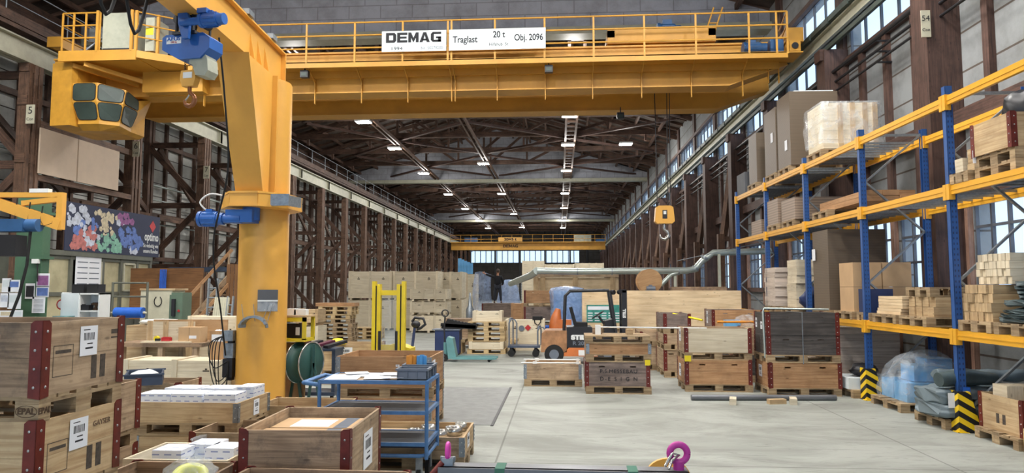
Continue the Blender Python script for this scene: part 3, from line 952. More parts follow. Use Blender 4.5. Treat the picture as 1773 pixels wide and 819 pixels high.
def stack(desc, x, y, layers, rz=0.0, z=0.0, L=1.2, W=0.8, near=True):
    """layers from the floor: 'P' / ('P', wood) pallets and ('C', H, dict) crates. returns top height and things"""
    n = len(layers); out = []
    for i, ly in enumerate(layers):
        jx, jy, jr = RND.uniform(-.012, .012), RND.uniform(-.012, .012), RND.uniform(-.012, .012)
        if ly == 'P' or ly[0] == 'P':
            w = 'pallet_wood' if ly == 'P' else ly[1]
            adj = 'pale new' if w == 'new_pallet_wood' else 'worn wooden'
            lab = '%s pallet, %s' % (adj, where(i, n, desc))
            if len(lab.split()) > 16: lab = lab.replace('wooden ', '')
            out.append(pallet(lab, x + jx, y + jy, z, rz + jr, w, L, W, near)); z += 0.144
        else:
            H, kw = ly[1], dict(ly[2])
            adj = kw.pop('adj', 'brown wooden crate with red steel corners')
            lab = '%s, %s' % (adj, where(i, n, desc))
            if len(lab.split()) > 16: lab = lab.replace(' with red corners,', ',')
            if len(lab.split()) > 16: lab = lab.replace('crate lettered P.S. MESSEBAU DESIGN', 'crate lettered P.S.MESSEBAU DESIGN').replace('wooden ', '').replace(' the floor', ' floor').replace('right of the forklift', 'by the forklift')
            out.append(crate(lab, x + jx, y + jy, z, L - 0.01, W - 0.01, H, rz + jr, near=near, **kw)); z += H
    return z, out

def export_crate(label, x, y, z, L, W, H, rz=0.0, wd='new_pine', battens=3, skids=True, group=None, cleats=True, name='export_crate', marks=True):
    t = thing(name, label, 'crate', (x, y, z), rz, group)
    s = 0.09 if skids else 0.0
    m = MB(); n = max(1, round(H / 0.22)); hx, hy = L / 2, W / 2
    for k in range(n): m.box(-hx, -hy, s + (H - s) * k / n + 0.002, hx, hy, s + (H - s) * (k + 1) / n)
    m.build('body', wd, t)
    q = 0.02
    for k in range(battens):
        xx = -hx + 0.03 + (L - 0.06) * k / (battens - 1)
        m = MB(); m.box(xx - 0.05, -hy - q, s, xx + 0.05, hy + q, H + (q if cleats else 0)); m.build('batten', wd, t)
    if skids:
        m = MB()
        for xx in (-hx + 0.1, 0, hx - 0.1): m.box(xx - 0.05, -hy, 0, xx + 0.05, hy, s)
        m.build('skids', wd, t)
    if marks:
        m = MB()
        for u in (-0.3, 0.28): m.box(u * L, -hy - 0.003, H * 0.72, u * L + 0.12, -hy, H * 0.75); m.box(u * L + 0.04, -hy - 0.003, H * 0.76, u * L + 0.08, -hy, H * 0.8)
        m.build('printed_marks', 'board_ink', t)
    return t

def carton(label, x, y, z, L, W, H, rz=0.0, mat='printed_carton', group=None):
    t = MB(); t.box(-L / 2, -W / 2, 0, L / 2, W / 2, H, 0)
    t.box(-L / 2, -0.006, H, L / 2, 0.006, H + 0.0012, 0)
    o = t.build('carton', mat, None, (x, y, z), rz)
    return tag(o, label, 'box', group)

def lumber(label, x, y, z, L, W, H, rz=0.0, nu=5, nv=3, wd='new_pine', axis='y', group='timber pieces', jag=0.03, cat='timber', name='squared_timber'):
    """a load of squared timbers; every piece is a thing of its own, all of one load share label and group"""
    a = L / 2; R_ = Matrix.Rotation(rz, 4, 'Z'); top = z
    for j in range(nv):
        for i in range(nu):
            m = MB(); e = RND.uniform(-jag, jag)
            u0 = -W / 2 + W * i / nu; w_ = W / nu - 0.009
            h_ = H / nv - 0.003
            if axis == 'y': m.box(-w_ / 2, -a, 0, w_ / 2, a, h_); c = Vector((u0 + w_ / 2, e, 0))
            else: m.box(-a, -w_ / 2, 0, a, w_ / 2, h_); c = Vector((e, u0 + w_ / 2, 0))
            c = R_ @ c
            o = m.build(name, wd, None, (x + c.x, y + c.y, z + H * j / nv), rz)
            tag(o, label, cat, group)
    return z + H
# ================================================================== OVERHEAD CRANES
def railing(root, pts_x, y, z, h, mat='girder_yellow', foot=0.0, mids=(0.36, 0.68)):
    x0, x1 = min(pts_x), max(pts_x)
    b = MB()
    for q in (h,) + tuple(h * k for k in mids): b.cyl((x0, y, z + q), (x1, y, z + q), 0.025, 6)
    b.build('handrail', mat, root)
    for x in pts_x:
        b = MB(); b.box(x - 0.025, y - 0.012, z - 0.02, x + 0.025, y + 0.012, z + h)
        if foot and x < 5.6: b.bar((x, y, z), (x, y + 0.75, z - 0.32), 0.02, 0.06); b.box(x - 0.01, y + 0.72, z - 0.95, x + 0.01, y + 0.8, z - 0.3)
        b.build('rail_post', mat, root)

def motor(parent, p, r, L, mat='motor_blue', axis='x', name='drive_motor'):
    b = MB(); a = Vector({'x': (1, 0, 0), 'y': (0, 1, 0), 'z': (0, 0, 1)}[axis]); p = Vector(p)
    b.cyl(p, p + a * L * 0.72, r, 16); b.cyl(p + a * L * 0.72, p + a * L, r * 0.86, 16)
    for k in range(10):
        an = 2 * math.pi * k / 10; u = Vector((0, math.cos(an), math.sin(an))) if axis == 'x' else Vector((math.cos(an), 0, math.sin(an)))
        if axis == 'z': u = Vector((math.cos(an), math.sin(an), 0))
        b.bar(p + u * r + a * L * .08, p + u * r + a * L * .66, 0.012, 0.03)
    b.cyl(p - a * L * 0.14, p, r * 1.12, 12); b.cbox(*(p + a * L * .35 + Vector((0, 0, r * 1.1))), r * 0.9, r * 0.9, r * .5)
    return b.build(name, mat, parent)

def block_word(parent, word, W, H, p, mat):
    """heavy square capitals; p is the lower left corner, facing -Y"""
    n = len(word); cw = W / n; g = cw * 0.08; w = cw - g; s = 0.3 * w; h = 0.26 * H; m = MB()
    def q(*pts, x0=0): m.prism([(p[0] + x0 + a, p[1], p[2] + c) for a, c in pts], (0, -0.003, 0))
    def r(a0, c0, a1, c1, x0): q((a0, c0), (a1, c0), (a1, c1), (a0, c1), x0=x0)
    for i, ch in enumerate(word):
        x = i * cw
        if ch == 'D': r(0, 0, s, H, x); q((s, 0), (w - s * .6, 0), (w - s, h), (s, h), x0=x); q((s, H - h), (w - s, H - h), (w - s * .6, H), (s, H), x0=x); q((w - s * .6, 0), (w, H * .2), (w, H * .8), (w - s * .6, H), (w - s, H - h), (w - s, h), x0=x)
        if ch == 'E': r(0, 0, s, H, x); r(s, 0, w, h * .9, x); r(s, H - h * .9, w, H, x); r(s, H * .4, w * .92, H * .6, x)
        if ch == 'M': r(0, 0, s * .9, H, x); r(w - s * .9, 0, w, H, x); q((s * .9, H), (s * .9, H * .45), (w / 2 - .02 * w, H * .02), (w / 2 + .02 * w, H * .02), (w - s * .9, H * .45), (w - s * .9, H), (w / 2, H * .45), x0=x)
        if ch == 'A': q((0, 0), (s, 0), (w / 2, H * .7), (w / 2, H), (w * .36, H), x0=x); q((w, 0), (w - s, 0), (w / 2, H * .7), (w / 2, H), (w * .64, H), x0=x); r(s * .9, H * .16, w - s * .9, H * .34, x)
        if ch == 'G': q((0, H * .2), (s * .6, 0), (s, h), (s, H - h), (s * .6, H), (0, H * .8), x0=x); r(s * .6, 0, w, h * .85, x); r(s * .6, H - h * .85, w, H, x); r(w - s, 0, w, H * .5, x); r(w * .5, H * .36, w, H * .54, x)
    return m.build('lettering', mat, parent)

CR = thing('overhead_crane', 'large yellow double girder overhead crane with cabin and walkway, nearest the camera', 'crane', (0, 19.3, 0))
FY, BY = 0.0, 2.55            # front and rear girder, local y
for nm, yy, z0, z1, xa, xb in (('front_girder', FY, 7.6, 8.75, -15.0, 6.35), ('rear_girder', BY, 7.62, 8.95, -15.2, 6.6)):
    b = MB()
    # box girder with sloped ends
    for side in (0.0, 0.5):
        b.prism([(xa, yy + side, z1), (xa, yy + side, z0 + 0.5), (xa + 1.6, yy + side, z0), (xb - 1.6, yy + side, z0), (xb, yy + side, z0 + 0.55), (xb, yy + side, z1)], (0, 0.02, 0))
    b.box(xa, yy - 0.06, z1 - 0.02, xb, yy + 0.58, z1 + 0.03); b.box(xa + 1.6, yy - 0.06, z0 - 0.03, xb - 1.6, yy + 0.58, z0)
    b.prism([(xb - 1.6, yy - 0.06, z0 - 0.03), (xb, yy - 0.06, z0 + 0.52), (xb, yy - 0.06, z0 + 0.55), (xb - 1.6, yy - 0.06, z0)], (0, 0.64, 0))
    b.prism([(xa, yy - 0.06, z0 + 0.47), (xa + 1.6, yy - 0.06, z0 - 0.03), (xa + 1.6, yy - 0.06, z0), (xa, yy - 0.06, z0 + 0.5)], (0, 0.64, 0))
    b.box(xa, yy + 0.22, z1 + 0.03, xb, yy + 0.29, z1 + 0.09)
    b.build(nm, 'girder_yellow', CR)
for nm, x in (('end_carriage', -15.3), ('end_carriage', 6.6)):
    b = MB(); b.box(x - 0.22, 0.0 if x > 0 else 0.3, 8.8 if x > 0 else 9.28, x + 0.22, 3.6, 9.2 if x > 0 else 9.6)
    for yy in (0.5, 3.2): b.cyl((x - 0.1, yy, 8.98 if x > 0 else 9.45), (x + 0.1, yy, 8.98 if x > 0 else 9.45), 0.2, 16)
    b.build(nm, 'girder_yellow', CR)
# walkway in front of the front girder
b = MB(); b.box(-10.4, -0.85, 8.07, 6.1, -0.8, 8.24); b.box(-10.4, -0.85, 8.2, 6.5, 0, 8.23); b.box(-10.4, -0.1, 8.0, 6.1, 0, 8.2)
b.build('walkway', 'girder_yellow', CR)
px_ = [-8.55, -7.0, -5.63, -4.28, -3.02, -2.92, -1.72, -.36, .97, 2.33, 3.7, 5.1, 5.82, 6.1]
railing(CR, px_, -0.84, 8.2, 1.13, foot=1)
railing(CR, [-10.3, -8.55], -0.84, 8.2, 1.13, foot=1)
b = MB()
for q in (1.13, .77, .4): b.cyl((6.1, -0.84, 8.2 + q), (6.35, 0.6, 8.2 + q), 0.022, 6)
b.build('handrail', 'girder_yellow', CR)
# stiffener ribs on the front web
b = MB()
for x in px_: b.box(x - 0.01, -0.07, 7.62, x + 0.01, 0, 8.2)
b.build('web_ribs', 'girder_yellow', CR)
# trolley with hoist machinery
b = MB(); b.box(1.4, -0.1, 8.83, 4.4, 0.1, 9.25); b.box(1.4, 2.5, 8.98, 4.4, 2.7, 9.3); b.box(1.4, -0.1, 9.0, 1.6, 2.7, 9.2); b.box(4.2, -0.1, 9.0, 4.4, 2.7, 9.2)
for x in (1.7, 4.1):
    for yy in (0.25, 2.8): b.cyl((x, yy - 0.06, 8.97), (x, yy + 0.06, 8.97), 0.12, 14)
tr = b.build('trolley', 'girder_yellow', CR)
motor(tr, (2.0, 1.0, 9.32), 0.16, 0.55); motor(tr, (3.0, 0.9, 9.42), 0.3, 0.6); motor(tr, (2.7, 1.6, 9.4), 0.2, 0.4)
b = MB()
for x in (4.2, 4.45): b.cyl((x, 0.3, 9.2), (x + .25, 0.3, 9.95), 0.025, 6)
for q in (.3, .6): b.cyl((4.2 + q * .33, 0.3, 9.2 + q), (4.45 + q * .33, 0.3, 9.2 + q), 0.02, 6)
b.build('trolley_ladder', 'girder_yellow', tr)
motor(CR, (5.15, -0.3, 8.52), 0.16, 0.55); b = MB(); b.cbox(5.95, -0.3, 8.5, 0.35, 0.3, 0.42); b.build('gearbox', 'motor_blue', CR)
b = MB(); b.cbox(6.45, -0.25, 8.55, 0.3, 0.25, 0.3); b.cyl((6.45, -0.4, 8.55), (6.45, -0.36, 8.55), 0.09, 14, 1); b.build('gear_cover', ['girder_yellow', 'black_steel'], CR)
# end platform with railing, switch cabinet and cabin
b = MB(); b.box(-13.66, -1.6, 8.2, -11.45, 0.0, 8.42); b.box(-13.66, -1.62, 8.15, -11.45, -1.58, 8.44)
b.prism([(-11.45, -1.6, 8.22), (-11.45, 0, 8.22), (-10.3, 0, 8.22), (-10.4, -0.85, 8.22)], (0, 0, 0.2))
b.bar((-13.4, -1.4, 8.1), (-12.3, -0.1, 7.9), 0.1, 0.12); b.bar((-13.0, -1.5, 8.1), (-11.9, -0.2, 7.9), 0.1, 0.12)
b.box(-12.0, -0.4, 7.6, -10.2, 0.0, 8.2)
b.build('end_platform', 'girder_yellow', CR)
railing(CR, [-13.62, -13.3, -12.95, -12.55], -1.55, 8.42, 1.1)
b = MB()
for x in (-13.62, -11.5):
    for q in (0.4, 0.76, 1.1): b.cyl((x, -1.55, 8.42 + q), (x if x < -13 else -10.6, -0.1 if x < -13 else -0.85, 8.42 + q), 0.022, 6)
b.build('handrail', 'girder_yellow', CR)
for (x, y) in ((-11.5, -1.55), (-11.1, -1.2), (-13.62, -0.1), (-12.58, -1.6), (-11.6, -1.6)):
    b = MB(); b.box(x - 0.035, y - 0.03, 8.4, x + 0.035, y + 0.03, 9.55); b.build('rail_post', 'girder_yellow', CR)
b = MB(); b.box(-12.5, -1.5, 8.5, -11.62, -0.7, 9.52); b.box(-11.4, -1.3, 8.5, -11.15, -0.6, 9.45)
cb = b.build('switch_cabinet', 'cabinet_grey', CR)
b = MB(); b.box(-12.48, -1.506, 8.45, -11.64, -1.5, 8.52); b.build('cabinet_plinth', 'black_steel', cb); b = MB(); b.box(-11.39, -1.306, 8.95, -11.17, -1.3, 9.15); b.build('warning_label', 'safety_yellow', cb)
b = MB(); b.cyl((-13.8, -0.6, 8.8), (-13.1, -0.4, 9.2), 0.03, 6, 0); b.cyl((-13.6, -1.0, 8.45), (-13.0, -0.8, 9.1), 0.04, 6); b.cbox(-13.25, -0.6, 9.2, 0.35, 0.3, 0.4)
b.build('cable_gear', 'galvanised', CR)
# cabin
cabn = MB()
plan_t = [(-14.0, -0.5), (-13.4, -1.35), (-12.7, -1.35), (-12.15, -1.0), (-12.25, -0.15), (-12.25, 0.5), (-14.0, 0.5)]
plan_b = [(-14.0, -0.5), (-13.3, -1.2), (-12.7, -1.2), (-12.3, -0.9), (-12.45, -0.15), (-12.45, 0.5), (-14.0, 0.5)]
zt, zm, zb, zf = 7.62, 7.1, 6.6, 6.5
zl = 8.2
def ring(pl, z): return [(x, y, z) for x, y in pl]
def skin_(mb, A, B_, m=0):
    n = len(A)
    for i in range(n):
        j = (i + 1) % n; mb.face([A[i], A[j], B_[j], B_[i]], None, m)
mid = [plan_t[i] for i in range(5)] + list(plan_b[5:])
A = ring(plan_b, zf); Bq = ring(plan_b, zb); Cq = ring(mid, zm); D = ring(plan_t, zt)
D = [D[0], D[1], D[2], (D[3][0], D[3][1] + .1, zt - .1), (D[4][0], D[4][1], zt - .2), D[5], D[6]]
low = [(-13.95, -0.45, 6.44), (-13.3, -1.0, 6.36), (-12.8, -1.0, 6.34), (-12.5, -0.75, 6.4), (-12.6, -0.15, 6.42), (-12.6, 0.5, 6.42), (-13.95, 0.5, 6.42)]
skin_(cabn, low, A); skin_(cabn, A, Bq); skin_(cabn, Bq, Cq); skin_(cabn, Cq, D); cabn.face(list(reversed(low))); cabn.face(D)
cabn.prism([(-14.05, -1.3, 6.44), (-13.42, -1.38, 6.44), (-13.38, -1.2, 6.44), (-13.38, 0.5, 6.44), (-14.05, 0.5, 6.44)], (0, 0, zl - 6.44)); cabn.box(-14.0, 0.3, 7.4, -12.5, 0.5, zl)
cab = cabn.build('operator_cabin', 'cab_shell', CR)
def pane(P4, inset=0.06):
    P4 = [Vector(p) for p in P4]; c = sum(P4, Vector()) / 4
    n = (P4[1] - P4[0]).cross(P4[3] - P4[0]).normalized()
    if n.dot(c - Vector((-13.0, 0.3, 7.0))) < 0: n = -n
    q = [p + (c - p) * inset * 1.6 for p in P4]
    rr = []
    for i in range(4):        # rounded corners
        a, p, d = q[i - 1], q[i], q[(i + 1) % 4]
        rr += [p + (a - p) * 0.16, p + ((a - p) + (d - p)) * 0.045, p + (d - p) * 0.16]
    m = MB(); m.prism([p + n * 0.012 for p in rr], n * 0.012); m.build('cabin_window', 'dark_glass', cab)
    rim = MB(); rim.tube([p + n * 0.015 for p in rr + [rr[0]]], 0.014, 5, caps=False); rim.build('window_seal', 'black_rubber', cab)
for i in (1, 2, 3):
    pane([Cq[i], Cq[i + 1], D[i + 1], D[i]]); pane([Bq[i], Bq[i + 1], Cq[i + 1], Cq[i]])
# signs hanging on the walkway rail
for nm, x0, x1, lab in (('capacity_sign', -4.84, -3.05, 'white crane sign reading DEMAG 1994 on the walkway railing'), ('capacity_sign', -2.97, -0.33, 'long white crane sign reading Traglast 20 t on the walkway railing')):
    t = thing(nm, lab, 'sign', ((x0 + x1) / 2, 19.3 - 0.93, 8.73)); w = x1 - x0
    b = MB(); b.box(-w / 2, -0.01, -0.29, w / 2, 0.01, 0.29); b.build('sign_board', 'sign_white', t)
    if x0 < -4:
        block_word(t, 'DEMAG', 1.56, 0.28, (-0.78, -0.012, -0.04), 'ink')
        text('lettering', '1994', 0.13, 'ink', t, (-0.48, -0.012, -0.21), fit=.3); text('lettering', 'Nr. 50279200', 0.12, 'grey_plastic', t, (0.5, -0.012, -0.21), fit=.6)
    else:
        text('lettering', 'Traglast', 0.26, 'ink', t, (-0.88, -0.012, -0.0), bold=0.004, fit=.68); text('lettering', '20 t', 0.25, 'ink', t, (0.05, -0.012, 0.12), bold=0.004, fit=.33)
        text('lettering', 'Hilfshub  5t', 0.12, 'ink', t, (0.04, -0.012, -0.15), fit=.52); text('lettering', 'Obj. 2096', 0.25, 'ink', t, (0.86, -0.012, 0.02), bold=0.004, fit=.78)
# work lamps under the walkway
for x, z, y, lab in ((-7.1, 7.95, 18.65, 'left'), (-0.25, 7.95, 18.65, 'middle'), (1.95, 7.35, 21.6, 'right rear')):
    t = thing('work_lamp', 'small black work lamp under the crane girder, the %s one' % lab, 'lamp', (x, y, z))
    b = MB(); b.cbox(0, 0, 0, 0.22, 0.16, 0.2); b.bar((0, 0, 0.1), (0, 0.0, 0.28), 0.03, 0.03); b.build('lamp_body', 'black_steel', t)
    b = MB(); b.cbox(0, -0.085, -0.02, 0.16, 0.01, 0.1); b.build('lens', 'dark_glass', t)
# crane hook block on its ropes
t = thing('hook_block', 'yellow hook block hanging on steel ropes from the overhead crane', 'hook', (X(1140, 22.5), 21.4, Z(381, 22.5)))
b = MB(); b.prism([(-0.3, -0.14, -0.18), (-0.22, -0.14, -0.25), (0.22, -0.14, -0.25), (0.3, -0.14, -0.18), (0.26, -0.14, 0.25), (0.18, -0.14, 0.3), (-0.18, -0.14, 0.3), (-0.26, -0.14, 0.25)], (0, 0.28, 0)); b.build('block_housing', 'crane_yellow', t)
b = MB(); b.cbox(0, -0.145, 0.03, 0.14, 0.01, 0.26, 0); b.cbox(0, -0.152, 0.08, 0.08, 0.005, 0.1, 1); b.build('block_plate', ['black_steel', 'white_paint'], t)
b = MB(); b.cyl((0, 0, -0.25), (0, 0, -0.36), 0.06, 12)
b.tube(cr([(0, 0, -0.35), (0, 0, -0.42), (0.1, 0, -0.5), (0.12, 0, -0.62), (0.02, 0, -0.72), (-0.1, 0, -0.68), (-0.13, 0, -0.58)], 3), [0.05] * 6 + [0.057] * 7 + [.05, .045, .04, .035, .028, .02], 10); b.build('hook', 'stainless', t)
for x in (-0.2, 0.12, 0.19): b = MB(); b.cyl((x, 0, 0.2), (x * 1.2, 0, 3.9 + .9), 0.013, 6); b.build('rope', 'black_steel', t)

# far crane at the end of the hall
t = thing('overhead_crane', 'distant yellow overhead crane near the end windows', 'crane', (0, 99, 0))
b = MB(); b.box(-15.5, 0, 7.5, 6.6, 0.8, 8.5); b.box(-15.5, -0.8, 8.5, 6.6, 0, 8.6); b.build('girder', 'girder_yellow', t)
b = MB()
for z in (9.0, 9.6): b.cyl((-15.5, -0.75, z), (6.6, -0.75, z), 0.03, 6)
for k in range(16): b.cyl((-15.5 + k * 1.47, -0.75, 8.5), (-15.5 + k * 1.47, -0.75, 9.6), 0.025, 6)
b.build('handrail', 'girder_yellow', t)
b = MB(); b.box(2.2, 0, 8.6, 4.6, 1.2, 9.6); b.build('switch_cabinet', 'cabinet_grey', t)
b = MB(); b.box(-13.6, 0.2, 8.6, -11.8, 1.2, 9.3); b.box(5.2, -0.6, 8.55, 6.4, 0.2, 9.0); b.build('hoist_machinery', 'motor_blue', t)
b = MB(); b.box(-8.6, -0.86, 8.65, -5.2, -0.8, 9.25); s_ = b.build('sign_board', 'crane_yellow', t)
text('lettering', '20+5 t', 0.5, 'ink', s_, (-6.9, -0.88, 8.95), bold=0.02, sx=1.3); block_word(t, 'DEMAG', 2.2, 0.42, (-8.0, -0.02, 7.85), 'brand_ink')

# ================================================================== PILLAR JIB CRANE
PXc, PYc = X(459, 11.3), Y(459, 11.3)
J = thing('pillar_jib_crane', 'thick yellow pillar jib crane standing left of the aisle', 'crane', (PXc, PYc, 0))
b = MB(); b.cyl((0, 0, 0), (0, 0, 5.3), 0.385, 40); b.cyl((0, 0, 0), (0, 0, 0.04), 0.46, 32); b.cyl((0, 0, 5.3), (0, 0, 5.33), 0.37, 40)
b.build('pillar', 'crane_yellow', J)
AR = math.radians(-3.6)      # arm direction, almost parallel to the hall
ux, uy = math.sin(AR) * -1, -math.cos(AR)     # unit vector towards the arm tip (towards the camera)
def al(r, side=0.0, z=0.0):   # point r along the arm, side to the picture's right
    return (ux * r + (-uy) * side, uy * r + ux * side * 1.0, z)
AO = -0.02
def abox(mb, r0, r1, s0, s1, z0, z1):
    P = []
    mb.prism([al(r0, s0, z0), al(r1, s0, z0), al(r1, s1, z0), al(r0, s1, z0)], (0, 0, z1 - z0))
b = MB()
abox(b, -0.32, 9.6, -0.17, 0.17, 5.36, 5.385); abox(b, -0.32, 9.6, -0.17, 0.17, 5.93, 5.955); abox(b, -0.32, 9.6, -0.09, 0.09, 5.38, 5.94); abox(b, -0.34, -0.32, -0.17, 0.17, 5.33, 5.96)
b.build('jib_arm', 'crane_yellow', J)
# tapered hanger between arm and collar
b = MB()
for sd in (-0.19, 0.17):
    b.prism([al(0.42, sd, 3.42), al(0.66, sd, 3.42), al(1.42, sd, 5.36), al(0.3, sd, 5.36)], Vector(al(0, 0.02)) - Vector(al(0, 0)))
b.prism([al(0.66, -0.21, 3.42), al(0.66, 0.21, 3.42), al(1.44, 0.24, 5.36), al(1.44, -0.24, 5.36)], Vector(al(0.03)) - Vector(al(0)))
abox(b, 0.3, 0.34, 0.17, 0.27, 3.42, 5.36)
b.build('hanger', 'crane_yellow', J)
b = MB()
for rr in (0.5, 1.0): b.prism([al(rr, -0.17, 5.38), al(rr, -0.17, 5.93), al(rr, -0.06, 5.93), al(rr, -0.08, 5.5)], Vector(al(0.015)) - Vector(al(0)))
for rr in (0.45, 0.75, 1.05): b.prism([al(rr, 0.17, 5.385), al(rr, 0.09, 5.8), al(rr, 0.09, 5.385)], Vector(al(0.015)) - Vector(al(0)))
b.build('arm_gussets', 'crane_yellow', J)
# collar with rollers
b = MB(); n8 = [(0.62 * math.cos(math.pi / 8 + k * math.pi / 4), 0.62 * math.sin(math.pi / 8 + k * math.pi / 4) - 0.1) for k in range(8)]
n8 = [(x * (1.0 if y > -0.3 else 0.95), y * (1 if y > -0.3 else 1.18)) for x, y in n8]
for zz in (3.2, 3.4): b.prism([(x, y, zz) for x, y in n8], (0, 0, 0.03))
for i in range(8):
    a, c = n8[i], n8[(i + 1) % 8]; b.bar((a[0] * .97, a[1] * .97, 3.315), (c[0] * .97, c[1] * .97, 3.315), 0.02, 0.17)
b.build('collar', 'crane_yellow', J)
b = MB(); b.box(0.3, -0.62, 3.22, 0.64, -0.58, 3.4); b.prism([(0.6, -0.6, 3.22), (0.64, -0.6, 3.22), (0.72, -0.3, 3.22), (0.68, -0.3, 3.22)], (0, 0, 0.16)); b.build('roller_bracket', 'galvanised', J)
m_ = motor(J, (-0.72, -0.62, 3.02), 0.11, 0.34, 'hoist_blue', name='slewing_motor')
m_.rotation_euler = (0, 0, 0)
b = MB(); b.cyl((-0.75, -0.62, 3.02), (-0.1, -0.62, 3.02), 0.075, 14); b.cbox(-0.12, -0.55, 3.06, 0.42, 0.26, 0.2); b.cyl((0.0, -0.5, 3.0), (0.0, -0.5, 3.22), 0.13, 16); b.build('gearbox', 'hoist_blue', J)
b = MB(); b.tube(cr([(-0.62, -0.62, 3.12), (-0.78, -0.6, 3.28), (-0.64, -0.55, 3.42), (-0.4, -0.5, 3.38)]), 0.014, 6); b.build('motor_cable', 'white_paint', J)
# festoon cable loops and sheath
b = MB()
for k in range(3):
    r0 = 3.4 + k * 0.55
    P = [al(r0 + t * 0.5 / 6, -0.2, 5.36 - 0.55 * math.sin(math.pi * t / 6)) for t in range(7)]
    b.tube(P, 0.02, 6)
b.build('cable_loops', 'black_rubber', J)
b = MB(); b.tube(cr([al(2.2, 0.12, 5.3), al(2.0, 0.14, 4.5), al(1.5, 0.0, 3.6), al(1.1, -0.35, 2.6), al(0.6, -0.42, 1.6), al(.3, -.45, .9)]), 0.014, 6); b.build('pendant_cable', 'black_rubber', J)
b = MB()
for rr in (0.2, 1.2): b.prism([al(rr, 0.1, 5.96), al(rr + .2, 0.1, 5.96), al(rr + .2, 0.2, 5.96), al(rr, 0.2, 5.96)], (0, 0, 0.08))
b.build('cable_clamps', 'galvanised', J)
# things fixed to the pillar
def on_pillar(px, z, r=0.4): # angle on the camera side
    return None
t = tag(MB().box(-0.15, -0.008, -0.17, 0.15, 0, 0.17).build('document_pocket', 'flat_board_grey', None, (PXc + 0.24, PYc - 0.36, Z(520, 11.1)), 0.45), 'dark document pocket hanging on the yellow pillar', 'pocket')
b = MB(); b.box(-0.148, -0.012, -0.165, 0.148, -0.009, 0.0); b.build('clear_sleeve', 'clear_film', t)
b = MB(); b.box(-0.15, -0.014, -0.015, 0.15, -0.008, 0.01); b.build('sleeve_edge', 'white_paint', t)
t = thing('bent_steel_hook', 'half-round grey steel bracket on the front of the yellow pillar', 'bracket', (PXc + 0.08, PYc - 0.46, Z(566, 10.9)))
b = MB(); P = [(0.2 * math.cos(math.pi * k / 10), -0.02 * math.sin(math.pi * k / 10), 0.17 * math.sin(math.pi * k / 10)) for k in range(11)]
for a, c in zip(P, P[1:]): b.bar(a, c, 0.12, 0.035, up=(0, 0, 1))
b.build('half_ring', 'galvanised', t)
b = MB()
for x, x2 in ((-0.18, -0.24), (0.0, -0.05), (0.12, 0.2), (0.2, 0.26)): b.cyl((x, 0.02, 0.1), (x2, 0.06, 0.36), 0.005, 5)
b.build('hanging_wires', 'galvanised', t)
t = thing('socket_box', 'wall socket box with hanging black cables left on the yellow pillar', 'socket box', (PXc - 0.42, PYc - 0.2, 0))
b = MB(); b.box(-0.1, -0.09, 1.12, 0.08, 0.09, 1.28); b.box(-0.07, -0.07, 0.85, 0.08, 0.07, 1.08); b.build('socket_housing', 'galvanised', t)
b = MB(); b.box(-0.08, -0.08, 0.55, 0.08, 0.08, 0.84); b.box(-0.02, -0.05, 0.5, 0.06, 0.05, 1.2); b.build('plug_strip', 'black_steel', t)
for k, (dx, lo) in enumerate(((-0.2, 0.5), (-0.16, 0.35), (-0.26, 0.7), (-0.1, 0.25), (-0.24, 0.42))):
    b = MB(); b.tube(cr([(-0.06, -0.1, 1.2), (dx, -0.13, 1.1), (dx - 0.02, -0.13, (1.1 + lo) / 2), (dx * 0.7, -0.12, lo), (0.0, -0.1, lo + 0.1), (0.02, -0.1, 0.8)]), 0.008, 6); b.build('cable', 'black_rubber', t)

# electric chain hoist under the jib
HP = Vector((PXc, PYc, 0)) + Vector(al(2.65, -0.02, 0))
t = thing('chain_hoist', 'blue electric chain hoist with grey chain bag under the jib arm', 'hoist', (HP.x, HP.y, 5.02))
t.rotation_euler = (0, 0, math.radians(-8)); t.scale = (0.8, 0.8, 0.85)
b = MB(); b.prism([(-0.42, -0.16, 0.1), (-0.42, -0.16, -0.08), (-0.12, -0.16, -0.24), (0.26, -0.16, -0.24), (0.42, -0.16, -0.1), (0.42, -0.16, 0.06), (0.3, -0.16, 0.14), (-0.36, -0.16, 0.14)], (0, 0.34, 0)); hb = b.build('hoist_body', 'hoist_blue', t)
b = MB(); b.box(-0.34, -0.165, 0.0, -0.08, -0.16, 0.1, 0); b.build('label_plate', 'white_paint', hb, )
text('lettering', 'ABUS', 0.075, 'hoist_blue', hb, (-.21, -0.168, 0.07), bold=0.003, sx=1.3); text('lettering', '1000 kg', 0.035, 'red_paint', hb, (-.21, -0.168, 0.022))
b = MB()
for x in (-0.15, 0.14):
    b.box(x, -0.22, 0.14, x + 0.02, -0.16, 0.46); b.cyl((x + 0.01, -0.2, 0.36), (x + 0.01, -0.1, 0.36), 0.07, 12)
    b.box(x, 0.2, 0.14, x + 0.02, 0.24, 0.46); b.cyl((x + 0.01, 0.1, 0.36), (x + 0.01, 0.2, 0.36), 0.07, 12)
b.box(-0.2, -0.22, 0.12, 0.2, 0.24, 0.16)
b.build('travel_carriage', 'black_steel', t)
b = MB(); b.prism([(-0.06, -0.3, 0.5), (0.06, -0.3, 0.5), (0.16, -0.3, 0.3), (0.14, -0.3, 0.02), (0.04, -0.3, 0.02), (-0.04, -0.3, 0.25)], (0, 0.06, 0)); b.cyl((0.05, -0.34, 0.24), (0.42, -0.34, 0.24), 0.055, 14); b.build('travel_bracket', 'hoist_blue', t)
motor(t, (0.44, -0.34, 0.24), 0.095, 0.36, 'hoist_blue', name='travel_motor')
b = MB(); b.cbox(0.46, -0.36, 0.36, 0.16, 0.14, 0.07); b.build('terminal_box', 'hoist_blue', t)
